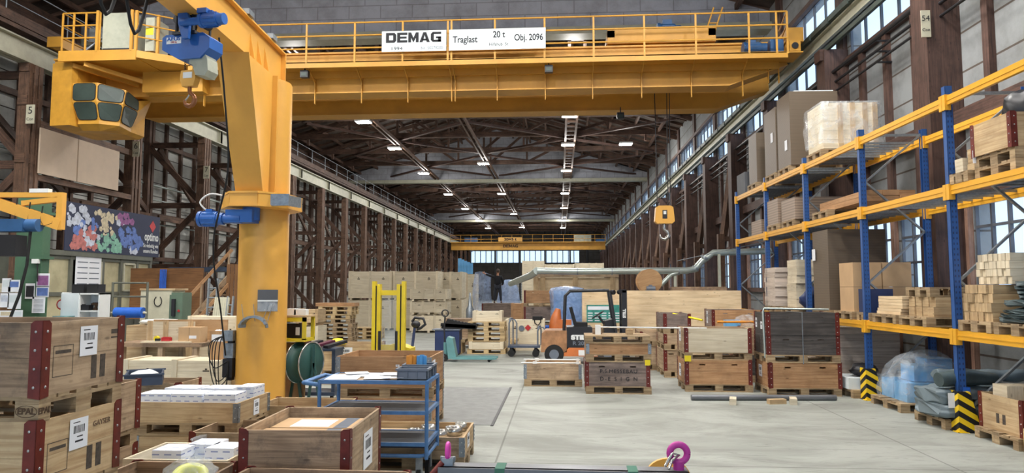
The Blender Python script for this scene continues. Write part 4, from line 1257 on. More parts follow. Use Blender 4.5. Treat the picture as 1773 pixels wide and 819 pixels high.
b = MB(); P = [(0.06, -0.12, -0.2), (0.3, -0.12, -0.14), (0.36, -0.12, -0.24), (0.38, -0.12, -0.42), (0.32, -0.12, -0.5), (0.16, -0.12, -0.48), (0.1, -0.12, -0.32), (0.04, -0.12, -0.3)]
b.prism(P, (0, 0.26, 0)); b.build('chain_bag', 'cabinet_grey', t)
b = MB()
for x in (-0.1, 0.05):
    for k in range(5): b.tube([(x + 0.013 * math.cos(a * 1.05) * (1 if k % 2 else .3), -0.02 + 0.013 * math.cos(a * 1.05) * (0.3 if k % 2 else 1), -0.26 - k * 0.033 + 0.022 * math.sin(a * 1.05)) for a in range(7)], 0.005, 4, caps=False)
b.build('chain', 'black_steel', t)
SH_ = (0, 0, 0.12)
b = MB(); b.prism([(-0.14, -0.06, -0.5), (0.1, -0.06, -0.5), (0.12, -0.06, -0.62), (0.08, -0.06, -0.74), (-0.12, -0.06, -0.74), (-0.16, -0.06, -0.62)], (0, 0.12, 0)); hk = b.build('hook_block', 'crane_yellow', t, SH_)
b = MB(); b.box(-0.1, -0.066, -0.62, 0.06, -0.06, -0.53); b.build('label_plate', 'white_paint', hk)
b = MB(); b.cyl((-0.02, 0, -0.74), (-0.02, 0, -0.8), 0.03, 10); b.tube(cr([(-0.02, 0, -0.8), (0.0, 0, -0.84), (0.07, 0, -0.9), (0.06, 0, -0.99), (-0.01, 0, -1.03), (-0.09, 0, -1.0), (-0.1, 0, -0.93)], 3), [0.03] * 6 + [0.036] * 7 + [.033, .03, .027, .024, .02, .014], 8); b.build('hook', 'copper', t, SH_)
b = MB(); b.tube([(0.0, 0, -0.82), (-0.05, 0, -0.9), (-0.09, 0, -0.94)], 0.012, 6); b.build('hook_latch', 'bolt_metal', t, SH_)

# second small jib with its own hoist at the far left
JY = Y(60, 14.0)
t = thing('wall_jib_crane', 'small yellow trussed jib arm reaching in at the left edge', 'crane', (X(108, 14.0), JY, 0))
z1, z2, z3 = Z(338, 14.0), Z(392, 14.0), Z(345, 14.0)
b = MB(); b.bar((-1.9, 0, z1 + .02), (0.03, 0, z1), 0.1, 0.1); b.build('top_bar', 'crane_yellow', t)
b = MB(); b.bar((-1.9, 0, z1 - 0.3 + .32), (0.02, 0, z2 + 0.02), 0.14, 0.22, up=(0, 0, 1)); b.build('sloping_arm', 'crane_yellow', t)
b = MB(); b.bar((0, 0, z2 - 0.07), (0, 0, z1 + 0.05), 0.12, 0.12, up=(0, 1, 0)); b.build('end_post', 'crane_yellow', t)
b = MB(); b.bar((-0.82, 0, z3 - 0.08), (0, 0, z1 - .08), 0.1, 0.1); b.build('inner_bar', 'crane_yellow', t)
b = MB()
for x in (-0.9, -0.62, -0.35): b.tube([(x, -0.05, z2 + 0.5 + x * -0.3 - .2), (x - 0.03, -0.06, z2 + 0.12), (x + 0.05, -0.06, z2), (x + 0.22, -0.06, z2 + 0.05), (x + 0.25, -0.05, z2 + 0.2)], 0.014, 5)
b.build('cable_loops', 'black_rubber', t)
b = MB(); b.cbox(-0.45, 0.0, z1 + 0.09, 0.4, 0.12, 0.08); b.build('arm_cap', 'white_paint', t)
t = thing('chain_hoist', 'blue hoist hanging at the left edge below the small jib', 'hoist', (X(24, 13.6), JY - 0.1, Z(388, 13.6)))
b = MB(); b.box(-0.6, -0.14, -0.13, 0.05, 0.14, 0.12); b.cyl((0.03, 0, 0), (0.3, 0, 0), 0.13, 16); b.build('hoist_body', 'motor_blue', t)
b = MB(); b.box(-0.5, -0.15, -0.62, -0.06, 0.15, -0.2); b.build('chain_box', 'black_steel', t)
b = MB(); b.tube([(0.12, 0, -0.1), (0.08, 0, -0.8), (-0.05, 0, -1.4), (-0.3, 0, -2.1)], 0.03, 6); b.build('pendant_cable', 'black_rubber', t)
# ================================================================== LEFT SIDE: office, banner, workshop corner
# beige panels between the first two columns
for i, (a, c) in enumerate(((19.3, 20.9), (20.95, 23.0))):
    b = MB(); b.box(-0.03, a, 5.35, 0.02, c, 6.72)
    tag(b.build('wall_panel', 'beige_panel', None, (-15.35, 0, 0)), 'plain beige board fixed high between left columns, the %s one' % ('nearer' if i == 0 else 'farther'), 'board')
b = MB(); b.box(-15.6, 19.4, 5.15, -15.42, 23.9, 5.33); b.box(-15.6, 19.4, 6.75, -15.42, 23.9, 6.95)
tag(b.build('panel_rail', 'column_timber'), 'dark timber rails above and below the beige boards', 'beam')
# office partition, x = -15.1, y 19.5 to 25.6
OX = -15.0
b = MB()
b.box(OX - 3, 19.25, 2.95, OX + 0.08, 24.55, 3.1)
b.box(OX - 0.08, 19.25, 0, OX, 24.55, 0.9)
ys = [19.25, 20.4, 20.9, 21.9, 22.85, 23.75, 24.55]
for y in ys: b.box(OX - 0.1, y - 0.06, 0, OX + 0.02, y + 0.06, 3.0)
for z in (0.95, 1.78, 2.9): b.box(OX - 0.09, 19.25, z - 0.06, OX + 0.01, 24.55, z + 0.06)
b.box(OX - 3, 19.19, 0, OX, 19.25, 3.0); b.box(OX - 3, 24.55, 0, OX, 24.61, 3.0)
of = thing('office_booth', 'grey-green glazed office booth under the colourful banner', 'office')
b.build('partition_frame', 'office_frame', of)
for i in range(len(ys) - 1):
    for (z0, z1) in ((1.0, 1.72), (1.84, 2.84)):
        if i == 1: continue
        b = MB(); b.box(OX - 0.06, ys[i] + 0.06, z0, OX - 0.05, ys[i + 1] - 0.06, z1); b.build('window_pane', 'office_glass', of)
for y0, y1 in ((21.1, 21.8), (23.0, 23.6)):
    f = MB(); 
    for y in (y0, y1): f.box(OX - 0.04, y - 0.03, 1.86, OX + 0.03, y + 0.03, 2.82)
    for z in (1.88, 2.8): f.box(OX - 0.04, y0, z - 0.03, OX + 0.03, y1, z + 0.03)
    f.build('opening_sash', 'cream_paint', of)
b = MB(); b.box(OX + 0.03, 20.55, 1.2, OX + 0.04, 21.75, 3.02); o = b.build('wall_chart', 'paper', None); tag(o, 'long white paper chart hanging on the office front', 'chart')
b = MB()
for k in range(9):
    for q in range(2): b.box(OX + 0.041, 20.63 + q * 0.55, 1.4 + k * 0.17, OX + 0.043, 21.1 + q * 0.55, 1.43 + k * 0.17)
b.build('chart_lines', 'grey_plastic', o)

# banner with mosaic pieces
bn = thing('banner', 'dark blue banner with colourful world map of blocks above the office', 'banner', (-14.93, 19.95, 3.1))
BL, BH = 4.95, 1.5
b = MB(); b.box(0, 0, 0, 0.02, BL, BH); b.build('banner_cloth', 'banner_navy', bn)
rr = random.Random(5)
blobs = [('mosaic_white', .10, .72, .13, 26), ('mosaic_white', .22, .35, .09, 10), ('mosaic_blue', .12, .48, .07, 10), ('mosaic_red', .17, .2, .12, 30), ('mosaic_red', .22, .4, .08, 14),
         ('mosaic_cream', .32, .78, .06, 8), ('mosaic_cream', .42, .75, .08, 14), ('mosaic_cream', .38, .5, .08, 12), ('mosaic_mint', .42, .22, .12, 30), ('mosaic_mint', .47, .1, .08, 12),
         ('mosaic_plum', .59, .78, .08, 18), ('mosaic_white', .54, .72, .04, 5), ('mosaic_blue', .62, .45, .11, 30), ('mosaic_blue', .7, .3, .09, 22), ('mosaic_white', .7, .12, .05, 8), ('mosaic_blue', .26, .62, .05, 6)]
for mt, cx, cy, sp, n in blobs:
    m = MB()
    for k in range(n):
        a, r_ = rr.uniform(0, 6.28), sp * math.sqrt(rr.random())
        yy = (cx + r_ * math.cos(a)) * BL; zz = (cy * BH + r_ * math.sin(a) * BH * 2.0)
        s_ = rr.uniform(0.05, 0.15); an = rr.uniform(0, 1.5)
        zz = min(max(zz, s_ + .03), BH - s_ - .03); yy = min(max(yy, s_ + .03), BL - s_)
        P = [(0.02, yy + s_ * math.cos(an + q * 1.257) , zz + s_ * math.sin(an + q * 1.257)) for q in range(5)]
        m.prism(P, (rr.uniform(0.001, 0.008), 0, 0))
    m.build('mosaic_print', mt, bn)
def ty(body, size, y, z, **kw): return text('lettering', body, size, kw.pop('mat', 'white_paint'), bn, (0.024, y, z), rot=(math.pi / 2, 0, math.pi / 2), **kw)
ty('optimo', 0.42, BL * 0.9, 0.72, bold=0.008, fit=.85); ty('So vielseitig wie', 0.2, BL * 0.895, 0.4, bold=0.002, fit=.92); ty('unsere Kunden', 0.2, BL * 0.895, 0.2, bold=0.002, fit=.9)
m = MB(); c = (BL * 0.91, 1.12)
m.prism([(0.022, c[0] - 0.2, c[1]), (0.022, c[0], c[1] - 0.22), (0.022, c[0] + 0.2, c[1]), (0.022, c[0], c[1] + 0.22)], (0.004, 0, 0)); m.build('diamond_logo', 'red_paint', bn)

# green steel column with notices
gx, gd = X(64, 15.6), 15.6
g = thing('green_column', 'green painted box column of the small jib with pinned notices', 'column', (gx, Y(64, 15.6), 0))
b = MB(); b.box(-0.36, -0.12, 0, 0.26, 0.12, 4.05); b.box(-0.42, -0.2, 0, 0.36, 0.2, 0.08); b.box(-0.02, -0.16, 2.6, 0.34, 0.16, 2.66); b.box(-0.1, -0.16, 3.6, 0.34, 0.16, 3.66); b.build('column_body', 'green_paint', g)
b = MB(); b.cbox(0.16, -0.16, 2.55, 0.14, 0.08, 0.1); b.build('socket', 'white_paint', g)
b = MB(); b.tube([(0.2, -0.16, 2.5), (0.23, -0.18, 2.3), (0.22, -0.16, 2.1)], 0.015, 6); b.build('cable', 'black_rubber', g)
for i, (px, py, w, h, mt, lab) in enumerate(((66, 485, .3, .3, 'mosaic_plum', 'colour photo sheet at the top'), (66, 505, .3, .24, 'mosaic_blue', 'photo card below the colour sheet'),
        (43, 504, .22, .34, 'ink', 'dark portrait photo'), (60, 528, .3, .36, 'paper', 'white list'), )):
    xx, zz = X(px, 15.2) - gx, Z(py, 15.2)
    q = thing('notice', lab + ' pinned on the green column', 'notice', (gx + xx, Y(64, 15.6) - 0.125, zz))
    b = MB(); b.box(-w / 2, -0.006, -h / 2, w / 2, 0, h / 2); b.build('sheet', 'paper', q)
    if mt != 'paper': b = MB(); b.box(-w * .42, -0.008, -h * .38, w * .42, -0.006, h * .34); b.build('picture', mt, q)
    else:
        b = MB()
        for k in range(9): b.box(-w * .38, -0.008, -h * .38 + k * h * .085, w * .36, -0.006, -h * .38 + k * h * .085 + .008)
        b.build('printed_lines', 'grey_plastic', q)
# pin board at the left edge
pb = thing('pin_board', 'timber framed pin board at the left edge full of papers', 'board', (X(16, 15.0), Y(16, 15.0), 0))
b = MB(); b.box(-0.7, 0, 1.0, 0.25, 0.04, 2.0); b.build('backing', 'chipboard', pb); b = MB(); b.box(-0.7, -0.03, 1.86, 0.27, 0.05, 2.06); b.build('top_rail', 'new_pine', pb)
b = MB(); b.box(-0.65, 0, 0, -0.58, 0.05, 1); b.box(0.15, 0, 0, 0.22, 0.05, 1); b.build('legs', 'used_board', pb)
for i, (px, py, w, h, mt) in enumerate(((8, 494, .2, .3, 'paper'), (22, 495, .26, .26, 'mosaic_blue'), (6, 520, .2, .3, 'mosaic_white'), (24, 521, .3, .34, 'paper'), (30, 545, .26, .2, 'paper'), (10, 545, .3, .18, 'mosaic_cream'))):
    xx, zz = X(px, 14.8) - X(16, 15.0), Z(py, 14.8)
    q = thing('notice', '%s sheet pinned on the framed board at left edge, %s' % (('white', 'blue picture')[mt == 'mosaic_blue'], ('top left', 'top right', 'middle left', 'middle right', 'bottom right', 'bottom left')[i]), 'notice', (X(16, 15.0) + xx, Y(16, 15.0) - 0.035, zz))
    b = MB(); b.box(-w / 2, -0.006, -h / 2, w / 2, 0, h / 2); b.build('sheet', 'paper', q)
    b = MB(); b.box(-w * .4, -0.008, -h * .1, w * .4, -0.006, h * .36); b.build('picture', mt if mt != 'paper' else 'sign_white', q)
# small black equipment and bench behind the big crates
def simple(name, label, cat, parts, loc, rz=0.0):
    t = thing(name, label, cat, loc, rz)
    for nm, mt, boxes in parts:
        m = MB()
        for bx in boxes: m.box(*bx)
        m.build(nm, mt, t)
    return t
simple('work_bench', 'dark green work bench beside the green column', 'bench', [('top', 'machine_green', [(-0.9, -0.4, 0.92, 0.9, 0.4, 1.0)]), ('leg', 'machine_green', [(-0.85, -0.35, 0, -0.77, -0.27, 0.92)]), ('leg', 'machine_green', [(0.77, -0.35, 0, 0.85, -0.27, 0.92)]), ('leg', 'machine_green', [(-0.85, 0.27, 0, -0.77, 0.35, 0.92)]), ('leg', 'machine_green', [(0.77, 0.27, 0, 0.85, 0.35, 0.92)])], (X(80, 14.2), Y(80, 14.2), 0.0))
# white shelf unit
sx, sd = X(157, 16.0), 16.0
SH = simple('shelf_unit', 'white open shelf unit in front of the office', 'shelf', [
    ('side_panel', 'white_paint', [(-0.45, -0.2, 0, -0.42, 0.2, 1.86)]), ('side_panel', 'white_paint', [(-0.05, -0.2, 0, -0.02, 0.2, 1.84)]), ('side_panel', 'white_paint', [(0.42, -0.2, 0, 0.45, 0.2, 1.84)]),
    ('back_panel', 'white_paint', [(-0.45, 0.18, 0, 0.45, 0.2, 1.84)]), ('door', 'sign_white', [(-0.45, -0.22, 0.9, -0.04, -0.2, 1.84)]),
    ('shelf_board', 'white_paint', [(-0.45, -0.2, 1.81, 0.45, 0.2, 1.84)]), ('shelf_board', 'white_paint', [(-0.03, -0.19, 1.42, 0.43, 0.19, 1.45)]), ('shelf_board', 'white_paint', [(-0.44, -0.19, 1.05, 0.43, 0.19, 1.08)]), ('shelf_board', 'white_paint', [(-0.44, -0.19, 0.1, 0.43, 0.19, 0.13)])],
    (sx, Y(157, sd), 0))
for i, dx in enumerate((-0.14, 0.22)):
    simple('loudspeaker_box', 'small black box on top of white shelf, the %s one' % ('left', 'right')[i], 'speaker', [('housing', 'black_steel', [(-0.14, -0.12, 0, 0.14, 0.12, 0.2)]), ('front_cloth', 'black_rubber', [(-0.12, -0.125, 0.02, 0.12, -0.12, 0.18)])], (sx + dx, Y(157, sd), 1.842))
b = MB(); b.cyl((-0.06, 0, 0.14), (0.1, 0, 0.14), 0.035, 10); b.bar((0, 0, 0.0), (0.02, 0, 0.14), 0.04, 0.045); b.cbox(0, 0, 0.02, 0.08, 0.06, 0.05, 0); b.cyl((-0.1, 0, 0.14), (-0.06, 0, 0.14), 0.02, 8)
tag(b.build('cordless_drill', 'brand_ink', None, (sx + 0.22, Y(157, sd), 1.452)), 'small cordless drill standing on the white shelf', 'drill')
simple('tool_case', 'small black tool case on the white shelf beside the drill', 'case', [('case_body', 'black_steel', [(-0.12, -0.08, 0, 0.12, 0.08, 0.12)]), ('handle', 'black_rubber', [(-0.04, -0.09, 0.12, 0.04, -0.07, 0.14)])], (sx + 0.05, Y(157, sd) - 0.08, 1.452))
simple('storage_bin', 'small teal plastic bin in front of the white shelf', 'bin', [('bin_body', 'teal_paint', [(-0.16, -0.1, 0, 0.16, 0.1, 0.16)]), ('bin_rim', 'teal_paint', [(-0.18, -0.12, 0.15, 0.18, 0.12, 0.17)])], (sx - 0.28, Y(157, sd) - 0.33, 1.16))
b = MB(); b.cyl((0, 0, 0), (0, -0.02, 0), 0.12, 20, 0); b.cyl((0, -0.021, 0), (0, -0.024, 0), 0.09, 20, 1)
tag(b.build('round_sign', ['red_paint', 'white_paint'], None, (X(115, 16), Y(115, 16), Z(527, 16))), 'small round red and white sign left of the white shelf', 'sign')
simple('side_bench', 'grey bench carrying the teal bin beside the white shelf', 'bench', [('top', 'grey_plastic', [(-0.2, -0.2, 1.12, 0.35, 0.2, 1.16)]), ('leg', 'grey_plastic', [(-0.18, -0.18, 0, -0.12, 0.18, 1.12)]), ('leg', 'grey_plastic', [(0.28, -0.18, 0, 0.34, 0.18, 1.12)])], (sx - 0.4, Y(157, sd) - 0.45, 0))
# blue foil roller on a stand
rx, ry = X(231, 17), Y(231, 17)
t = thing('film_roller', 'large blue foil roll on a tubular stand before the office windows', 'roller', (rx, ry, 0))
b = MB(); b.cyl((-0.34, 0, 1.36), (0.36, 0, 1.36), 0.13, 20); b.build('roll', 'roller_blue', t)
b = MB(); b.cyl((-0.46, 0, 1.36), (0.46, 0, 1.36), 0.035, 10); b.build('core', 'cream_paint', t)
b = MB()
for x in (-0.44, 0.44):
    b.cyl((x, 0, 0), (x, 0, 2.1), 0.03, 8); b.cyl((x, -0.3, 0.03), (x, 0.3, 0.03), 0.03, 8)
for z in (1.75, 2.08): b.cyl((-0.44, 0, z), (0.44, 0, z), 0.022, 8)
b.build('stand', 'office_frame', t)
# cream cabinet with tyre-shaped strap
t = simple('tall_cabinet', 'cream steel cabinet with a wooden top beside the ladders', 'cabinet', [('cabinet_body', 'cream_paint', [(-0.42, -0.3, 0, 0.42, 0.3, 1.9)]), ('top_board', 'pine_board', [(-0.44, -0.32, 1.9, 0.5, 0.32, 1.95)])], (X(288, 18.2), Y(288, 18.2), 0))
b = MB(); b.tube([(0.05 + 0.1 * math.sin(a), -0.31, 1.62 - 0.13 * math.cos(a)) for a in [k * .52 - 2.6 for k in range(11)]], 0.012, 6); b.build('hanging_strap', 'black_rubber', t)
simple('drill_stand', 'green machine with drill chuck between cabinet and stairs', 'machine', [('machine_body', 'machine_green', [(-0.14, -0.2, 0, 0.14, 0.2, 1.85)]), ('front_plate', 'machine_green', [(-0.16, -0.24, 1.2, 0.16, -0.2, 1.8)]), ('control', 'red_paint', [(0.05, -0.25, 1.4, 0.1, -0.24, 1.45)]), ('chuck', 'black_steel', [(-0.08, -0.3, 1.3, 0.0, -0.24, 1.7)])], (X(320, 16.6), Y(320, 16.6), 0))
# chipboard wall panels, stairs, ladders
b = MB(); b.box(-1.3, 0, 0.9, 1.3, 0.05, 2.65); tag(b.build('chipboard_panel', 'chipboard', None, (X(293, 24), Y(293, 24), 0.0)), 'brown chipboard panel standing behind the cream cabinet', 'board').location.z = -0.9 + 0.9
b = MB()
for k in range(5): b.cyl((-0.1 + k * 0.05, -0.03, 0.0), (-0.1 + k * 0.05, -0.03, 2.6), 0.022, 6)
tag(b.build('rod_bundle', 'roller_blue', None, (X(289, 23.9), Y(289, 23.9) - 0.05, 0)), 'bundle of blue rods on the chipboard panel', 'rods')
st = thing('stairs', 'brown wooden stairs with handrails behind the ladders', 'stairs', (X(345, 22), Y(345, 22), 0))
for sx_ in (-0.5, 0.45):
    b = MB(); b.bar((sx_ - 0.4, 0, 0.0), (sx_ + 0.55, 2.2, 2.4), 0.06, 0.26); b.build('stringer', 'used_board', st)
    b = MB(); b.bar((sx_ - 0.4, 0, 0.95), (sx_ + 0.55, 2.2, 3.3), 0.05, 0.1); b.build('handrail', 'orange_board', st)
    for q in (0.1, 0.5, 0.95): b = MB(); b.bar((sx_ - 0.4 + 0.95 * q, 2.2 * q, 2.4 * q), (sx_ - 0.4 + 0.95 * q, 2.2 * q, 0.9 + 2.4 * q), 0.05, 0.07, up=(0, 1, 0)); b.build('baluster', 'used_board', st)
for k in range(9):
    q = (k + 0.5) / 9; b = MB(); b.cbox(-0.42 + 0.95 * q, 2.2 * q, 2.4 * q, 0.95, 0.26, 0.04); b.build('tread', 'worn_board', st)
b = MB(); b.box(-1.2, -0.5, 2.55, 1.4, 0.8, 2.7); b.box(-1.1, 0.6, 0, -1.0, 0.7, 2.55); b.box(1.2, 0.6, 0, 1.3, 0.7, 2.55)
tag(b.build('stair_landing', 'dark_plastic', None, (X(365, 25), Y(365, 25), 0)), 'dark landing at the top of the wooden stairs', 'platform')
b = MB()
for k in range(6): b.box(k * 0.13, 0, 0, k * 0.13 + 0.11, 0.03, 2.75)
tag(b.build('plank_fence', 'chipboard', None, (X(396, 23), Y(396, 23), 0)), 'upright brown planks behind the ladders beside the pillar', 'fence')
def ladder(label, px, d, top, w, lean, n=7, mat='galvanised'):
    t = thing('ladder', label, 'ladder', (X(px, d), Y(px, d), 0))
    for x in (0, w):
        b = MB(); b.bar((x, 0, 0), (x + lean, 0.4, top), 0.07, 0.03, up=(1, 0, 0)); b.build('side_rail', mat, t)
    for k in range(1, n):
        q = k / n; b = MB(); b.cyl((lean * q, 0.4 * q, top * q), (w + lean * q, 0.4 * q, top * q), 0.016, 6); b.build('rung', mat, t)
ladder('tall silver ladder leaning beside the stairs', 361, 17.5, 2.2, 0.22, -0.12, 9); 
for i in range(6):
    ladder('pale ladder side on, %s from left in the leaning ladder bundle' % NUM[i], 367 + i * 4, 17.3 - i * 0.02, 1.72, 0.035, -0.02, 3, 'cream_paint')
ladder('short silver ladder right of the ladder bundle', 392, 17.2, 1.75, 0.14, -0.08, 8)

# ---- work bench zone between the big crates and the pillar
d = 13.5
export_crate('long low pale plywood crate before the work bench', X(330, 12.8), Y(330, 12.8), 0.0, 1.85, 0.7, Z(623, 12.4), 0.0, battens=3, skids=True)
wb = thing('work_bench', 'worn wooden bench with tools left of the yellow pillar', 'bench', (X(315, 14.2), Y(315, 14.2), 0))
zt_ = Z(593, 13.7)
b = MB(); b.box(-1.0, -0.45, zt_ - 0.08, 0.75, 0.45, zt_); b.build('bench_top', 'worn_board', wb)
for x in (-0.9, -0.1, 0.6):
    for y in (-0.38, 0.38): b = MB(); b.box(x - 0.05, y - 0.05, 0, x + 0.05, y + 0.05, zt_ - 0.08); b.build('leg', 'used_board', wb)
bx0, by0 = X(315, 14.2), Y(315, 14.2)
b = MB(); b.box(-0.85, -0.03, 0, 0.75, 0.0, 0.42); tag(b.build('plywood_sheet', 'plywood', None, (bx0 + .1, by0 + 0.42, zt_)), 'orange-brown plywood sheet standing on the bench', 'board')
t = thing('crate_side_panel', 'pale battened crate side standing on the bench', 'panel', (X(286, 13.8), by0 - 0.05, zt_))
b = MB(); b.box(-0.5, 0, 0, 0.5, 0.02, 0.4); b.build('panel_boards', 'new_pine', t)
for x in (-0.43, -0.1, 0.42): b = MB(); b.box(x - 0.05, -0.02, 0, x + 0.05, 0, 0.42); b.build('batten', 'pine_board', t)
b = MB(); b.box(-0.5, -0.15, 0, 0.5, 0.0, 0.03); tag(b.build('pine_plank', 'new_pine', None, (X(286, 13.6), by0 - 0.28, zt_)), 'pale plank lying on the front of the bench', 'plank')
b = MB(); b.box(-0.22, -0.15, 0, 0.22, 0.15, 0.3, 0); b.box(-0.004, -0.151, 0, 0.004, -0.15, 0.3, 1); b.box(0, -0.152, 0.08, 0.15, -0.15, 0.14, 2)
tag(b.build('cardboard_box', ['cardboard', 'brown_cardboard', 'paper'], None, (X(334, 13.8), by0 - 0.2, zt_ + 0.001)), 'brown cardboard box standing on the bench', 'box')
b = MB(); b.cyl((0, -0.03, 0.05), (0, 0.03, 0.05), 0.05, 16, 0); b.box(-0.02, -0.035, 0, 0.06, 0.035, 0.05, 1)
tag(b.build('tape_measure', ['safety_yellow', 'black_steel'], None, (X(266, 13.6), by0 - 0.34, zt_ + 0.031)), 'yellow tape measure on the bench plank', 'tape measure')
b = MB(); b.box(-0.09, -0.04, 0, 0.09, 0.04, 0.07); b.box(-0.07, -0.03, 0.07, 0.07, 0.03, 0.08); tag(b.build('red_case', 'red_paint', None, (X(284, 13.6), by0 - 0.34, zt_ + 0.031)), 'small red case on the bench plank', 'case')
def crumple(name, label, cat, loc, r, sc, mat, n=18, jit=0.14, rz=0):
    m = MB(); m.ball((0, 0, r * sc[2]), r, n, 0, sc, jit)
    m.v = [(x, y, max(z, 0.0)) for x, y, z in m.v]
    return tag(m.build(name, mat, None, loc, rz), label, cat)
crumple('plastic_bag', 'crumpled clear plastic bag at the right end of the bench', 'bag', (X(362, 13.5), by0 - 0.05, zt_ + .001), 0.17, (1, .8, .7), 'paper')
crumple('white_sack', 'flat white sack lying on the crate side behind the bench', 'sack', (X(272, 14.6), Y(272, 14.6) + 0.35, Z(561, 15)), 0.5, (1, .5, .12), 'white_paint')
b = MB(); b.box(-0.6, -0.3, 0, 0.6, 0.3, Z(561, 15) - 0.005); tag(b.build('pine_box', 'pine_board', None, (X(272, 14.6), Y(272, 14.6) + 0.35, 0)), 'tall pine box behind the bench under the white sack', 'box')
export_crate('pale crate standing behind the bench by the pillar', X(388, 15.8), Y(388, 15.8), 0, 1.15, 0.6, Z(548, 15.5), battens=2)
b = MB(); b.box(-0.26, -0.02, 0.4, 0.26, 0.02, Z(572, 12.6), 0); b.box(-0.22, -0.024, Z(590, 12.6), 0.02, -0.02, Z(578, 12.6), 1)
o = tag(b.build('plywood_board', ['plywood', 'paper'], None, (X(395, 12.6), Y(395, 12.6), 0)), 'upright plywood board with white label left of yellow pillar', 'board'); o.location.z = 0
b = MB(); b.box(-0.24, 0.0, 0, -0.16, 0.03, .45); b.box(0.16, 0.0, 0, 0.24, 0.03, .45); b.build('feet', 'pine_board', o)
# right of the pillar: bracket table with monitor, plywood, hose reel
tx, ty_ = X(515, 11.8), Y(515, 11.8)
t = thing('side_table', 'small yellow bracket table on the right side of pillar', 'table', (tx, ty_, 0))
zt2 = Z(545, 11.8)
b = MB(); b.box(-0.32, -0.25, zt2 - 0.025, 0.3, 0.25, zt2); b.build('table_top', 'pine_board', t)
b = MB(); b.box(-0.3, -0.24, zt2 - 0.1, 0.28, -0.2, zt2 - 0.03); b.box(0.22, -0.24, zt2 - 0.4, 0.28, -0.2, zt2 - 0.03); b.box(-0.3, -0.24, zt2 - 0.43, 0.28, 0.2, zt2 - 0.38); b.box(0.22, 0.16, zt2 - 0.4, 0.28, 0.2, zt2 - 0.03)
b.build('bracket_frame', 'stacker_yellow', t)
b = MB(); b.box(-0.2, -0.02, 0, 0.2, 0.02, 0.24, 0); b.box(0.1, -0.024, 0.05, 0.18, -0.02, 0.18, 1); b.box(-0.2, 0.0, 0.0, 0.12, 0.2, 0.2, 0)
tag(b.build('monitor', ['black_steel', 'paper'], None, (tx - 0.03, ty_ - 0.05, zt2 - 0.379), -0.3), 'black monitor on the lower shelf of bracket table', 'monitor')
for i, (dx, w, h) in enumerate(((-0.22, 0.1, 0.22), (-0.03, 0.16, 0.1), (0.12, 0.2, 0.09))):
    b = MB(); b.box(-w / 2, -0.07, 0, w / 2, 0.07, h); b.box(-w / 2 * .9, -0.06, h, w / 2 * .9, 0.06, h + .01)
    tag(b.build('small_box', 'white_paint', None, (tx + dx, ty_ - 0.02, zt2 + 0.001)), '%s white box on the small bracket table' % ('tall slim', 'middle low', 'right low')[i], 'box')
b = MB(); b.box(-0.26, 0, 0, 0.2, 0.025, zt2 - 0.46); o = tag(b.build('plywood_board', 'plywood', None, (tx - 0.02, ty_ + 0.05, 0)), 'plywood board under the bracket table beside hose reel', 'board')
hr = thing('hose_reel', 'green hose reel with chrome rim standing right of the pillar', 'hose reel', (X(534, 11.7), Y(534, 11.7), 0))
c = (0, 0, Z(629, 11.4))
RY = Matrix.Translation(c) @ Matrix.Rotation(math.pi / 2, 4, 'X') @ Matrix.Rotation(math.radians(74), 4, 'Y')
b = MB(); b.lathe([(0.0, -0.13), (0.33, -0.13), (0.34, -0.11), (0.28, -0.1), (0.28, 0.1), (0.34, 0.11), (0.33, 0.13), (0.0, 0.13)], n=28, M=RY); b.build('drum', 'reel_green', hr)
for zz in (-0.13, 0.13):
    b = MB(); b.tube([tuple(RY @ Vector((0.34 * math.cos(k * .2618), 0.34 * math.sin(k * .2618), zz))) for k in range(25)], 0.014, 6); b.build('rim', 'stainless', hr)
b = MB()
for k in range(5): b.bar(RY @ Vector((0, 0, -0.14)), RY @ Vector((0.33 * math.cos(k * 1.256), 0.33 * math.sin(k * 1.256), -0.14)), 0.03, 0.02)
b.build('spokes', 'stainless', hr)
b = MB()
for s in (-1, 1):
    P = [RY @ Vector((0, 0, 0.18 * s))]
    b.bar(P[0], (P[0].x - 0.1, P[0].y, 0.0), 0.04, 0.04, up=(0, 1, 0)); b.bar(P[0], (P[0].x + 0.12, P[0].y, 0.0), 0.04, 0.04, up=(0, 1, 0)); b.bar(P[0], (P[0].x, P[0].y, 1.02), 0.04, 0.04, up=(0, 1, 0))
b.build('stand', 'reel_green', hr)
t = thing('seat_cart', 'low cart with purple and black padded tops behind the hose reel', 'cart', (X(560, 12.4), Y(560, 12.4), 0))
b = MB(); b.box(-0.5, -0.25, 0.86, 0.35, 0.25, 0.9); b.box(-0.48, -0.22, 0.1, -0.42, 0.22, 0.86); b.box(0.28, -0.22, 0.1, 0.34, 0.22, 0.86); b.box(-0.5, -0.25, 0.1, 0.35, 0.25, 0.16); b.build('cart_frame', 'dark_plastic', t)
for k, mt in enumerate(('purple_vinyl', 'black_steel', 'purple_vinyl', 'black_steel')):
    b = MB(); b.bar((-0.5 + k * 0.22, -0.2, 0.93), (-0.28 + k * 0.22, 0.2, 1.0), 0.12, 0.05); b.build('padded_bar', mt, t)
for x in (-0.4, 0.28):
    for y in (-0.18, 0.18): b = MB(); b.cyl((x - 0.02, y, 0.05), (x + 0.02, y, 0.05), 0.05, 12); b.build('caster', 'black_rubber', t)
# ================================================================== FOREGROUND LOADS
def pos(cx, dfront, W):        # centre from centre-x in metres, front face depth and depth of the load
    return cx, dfront + 0.068 * cx + W / 2
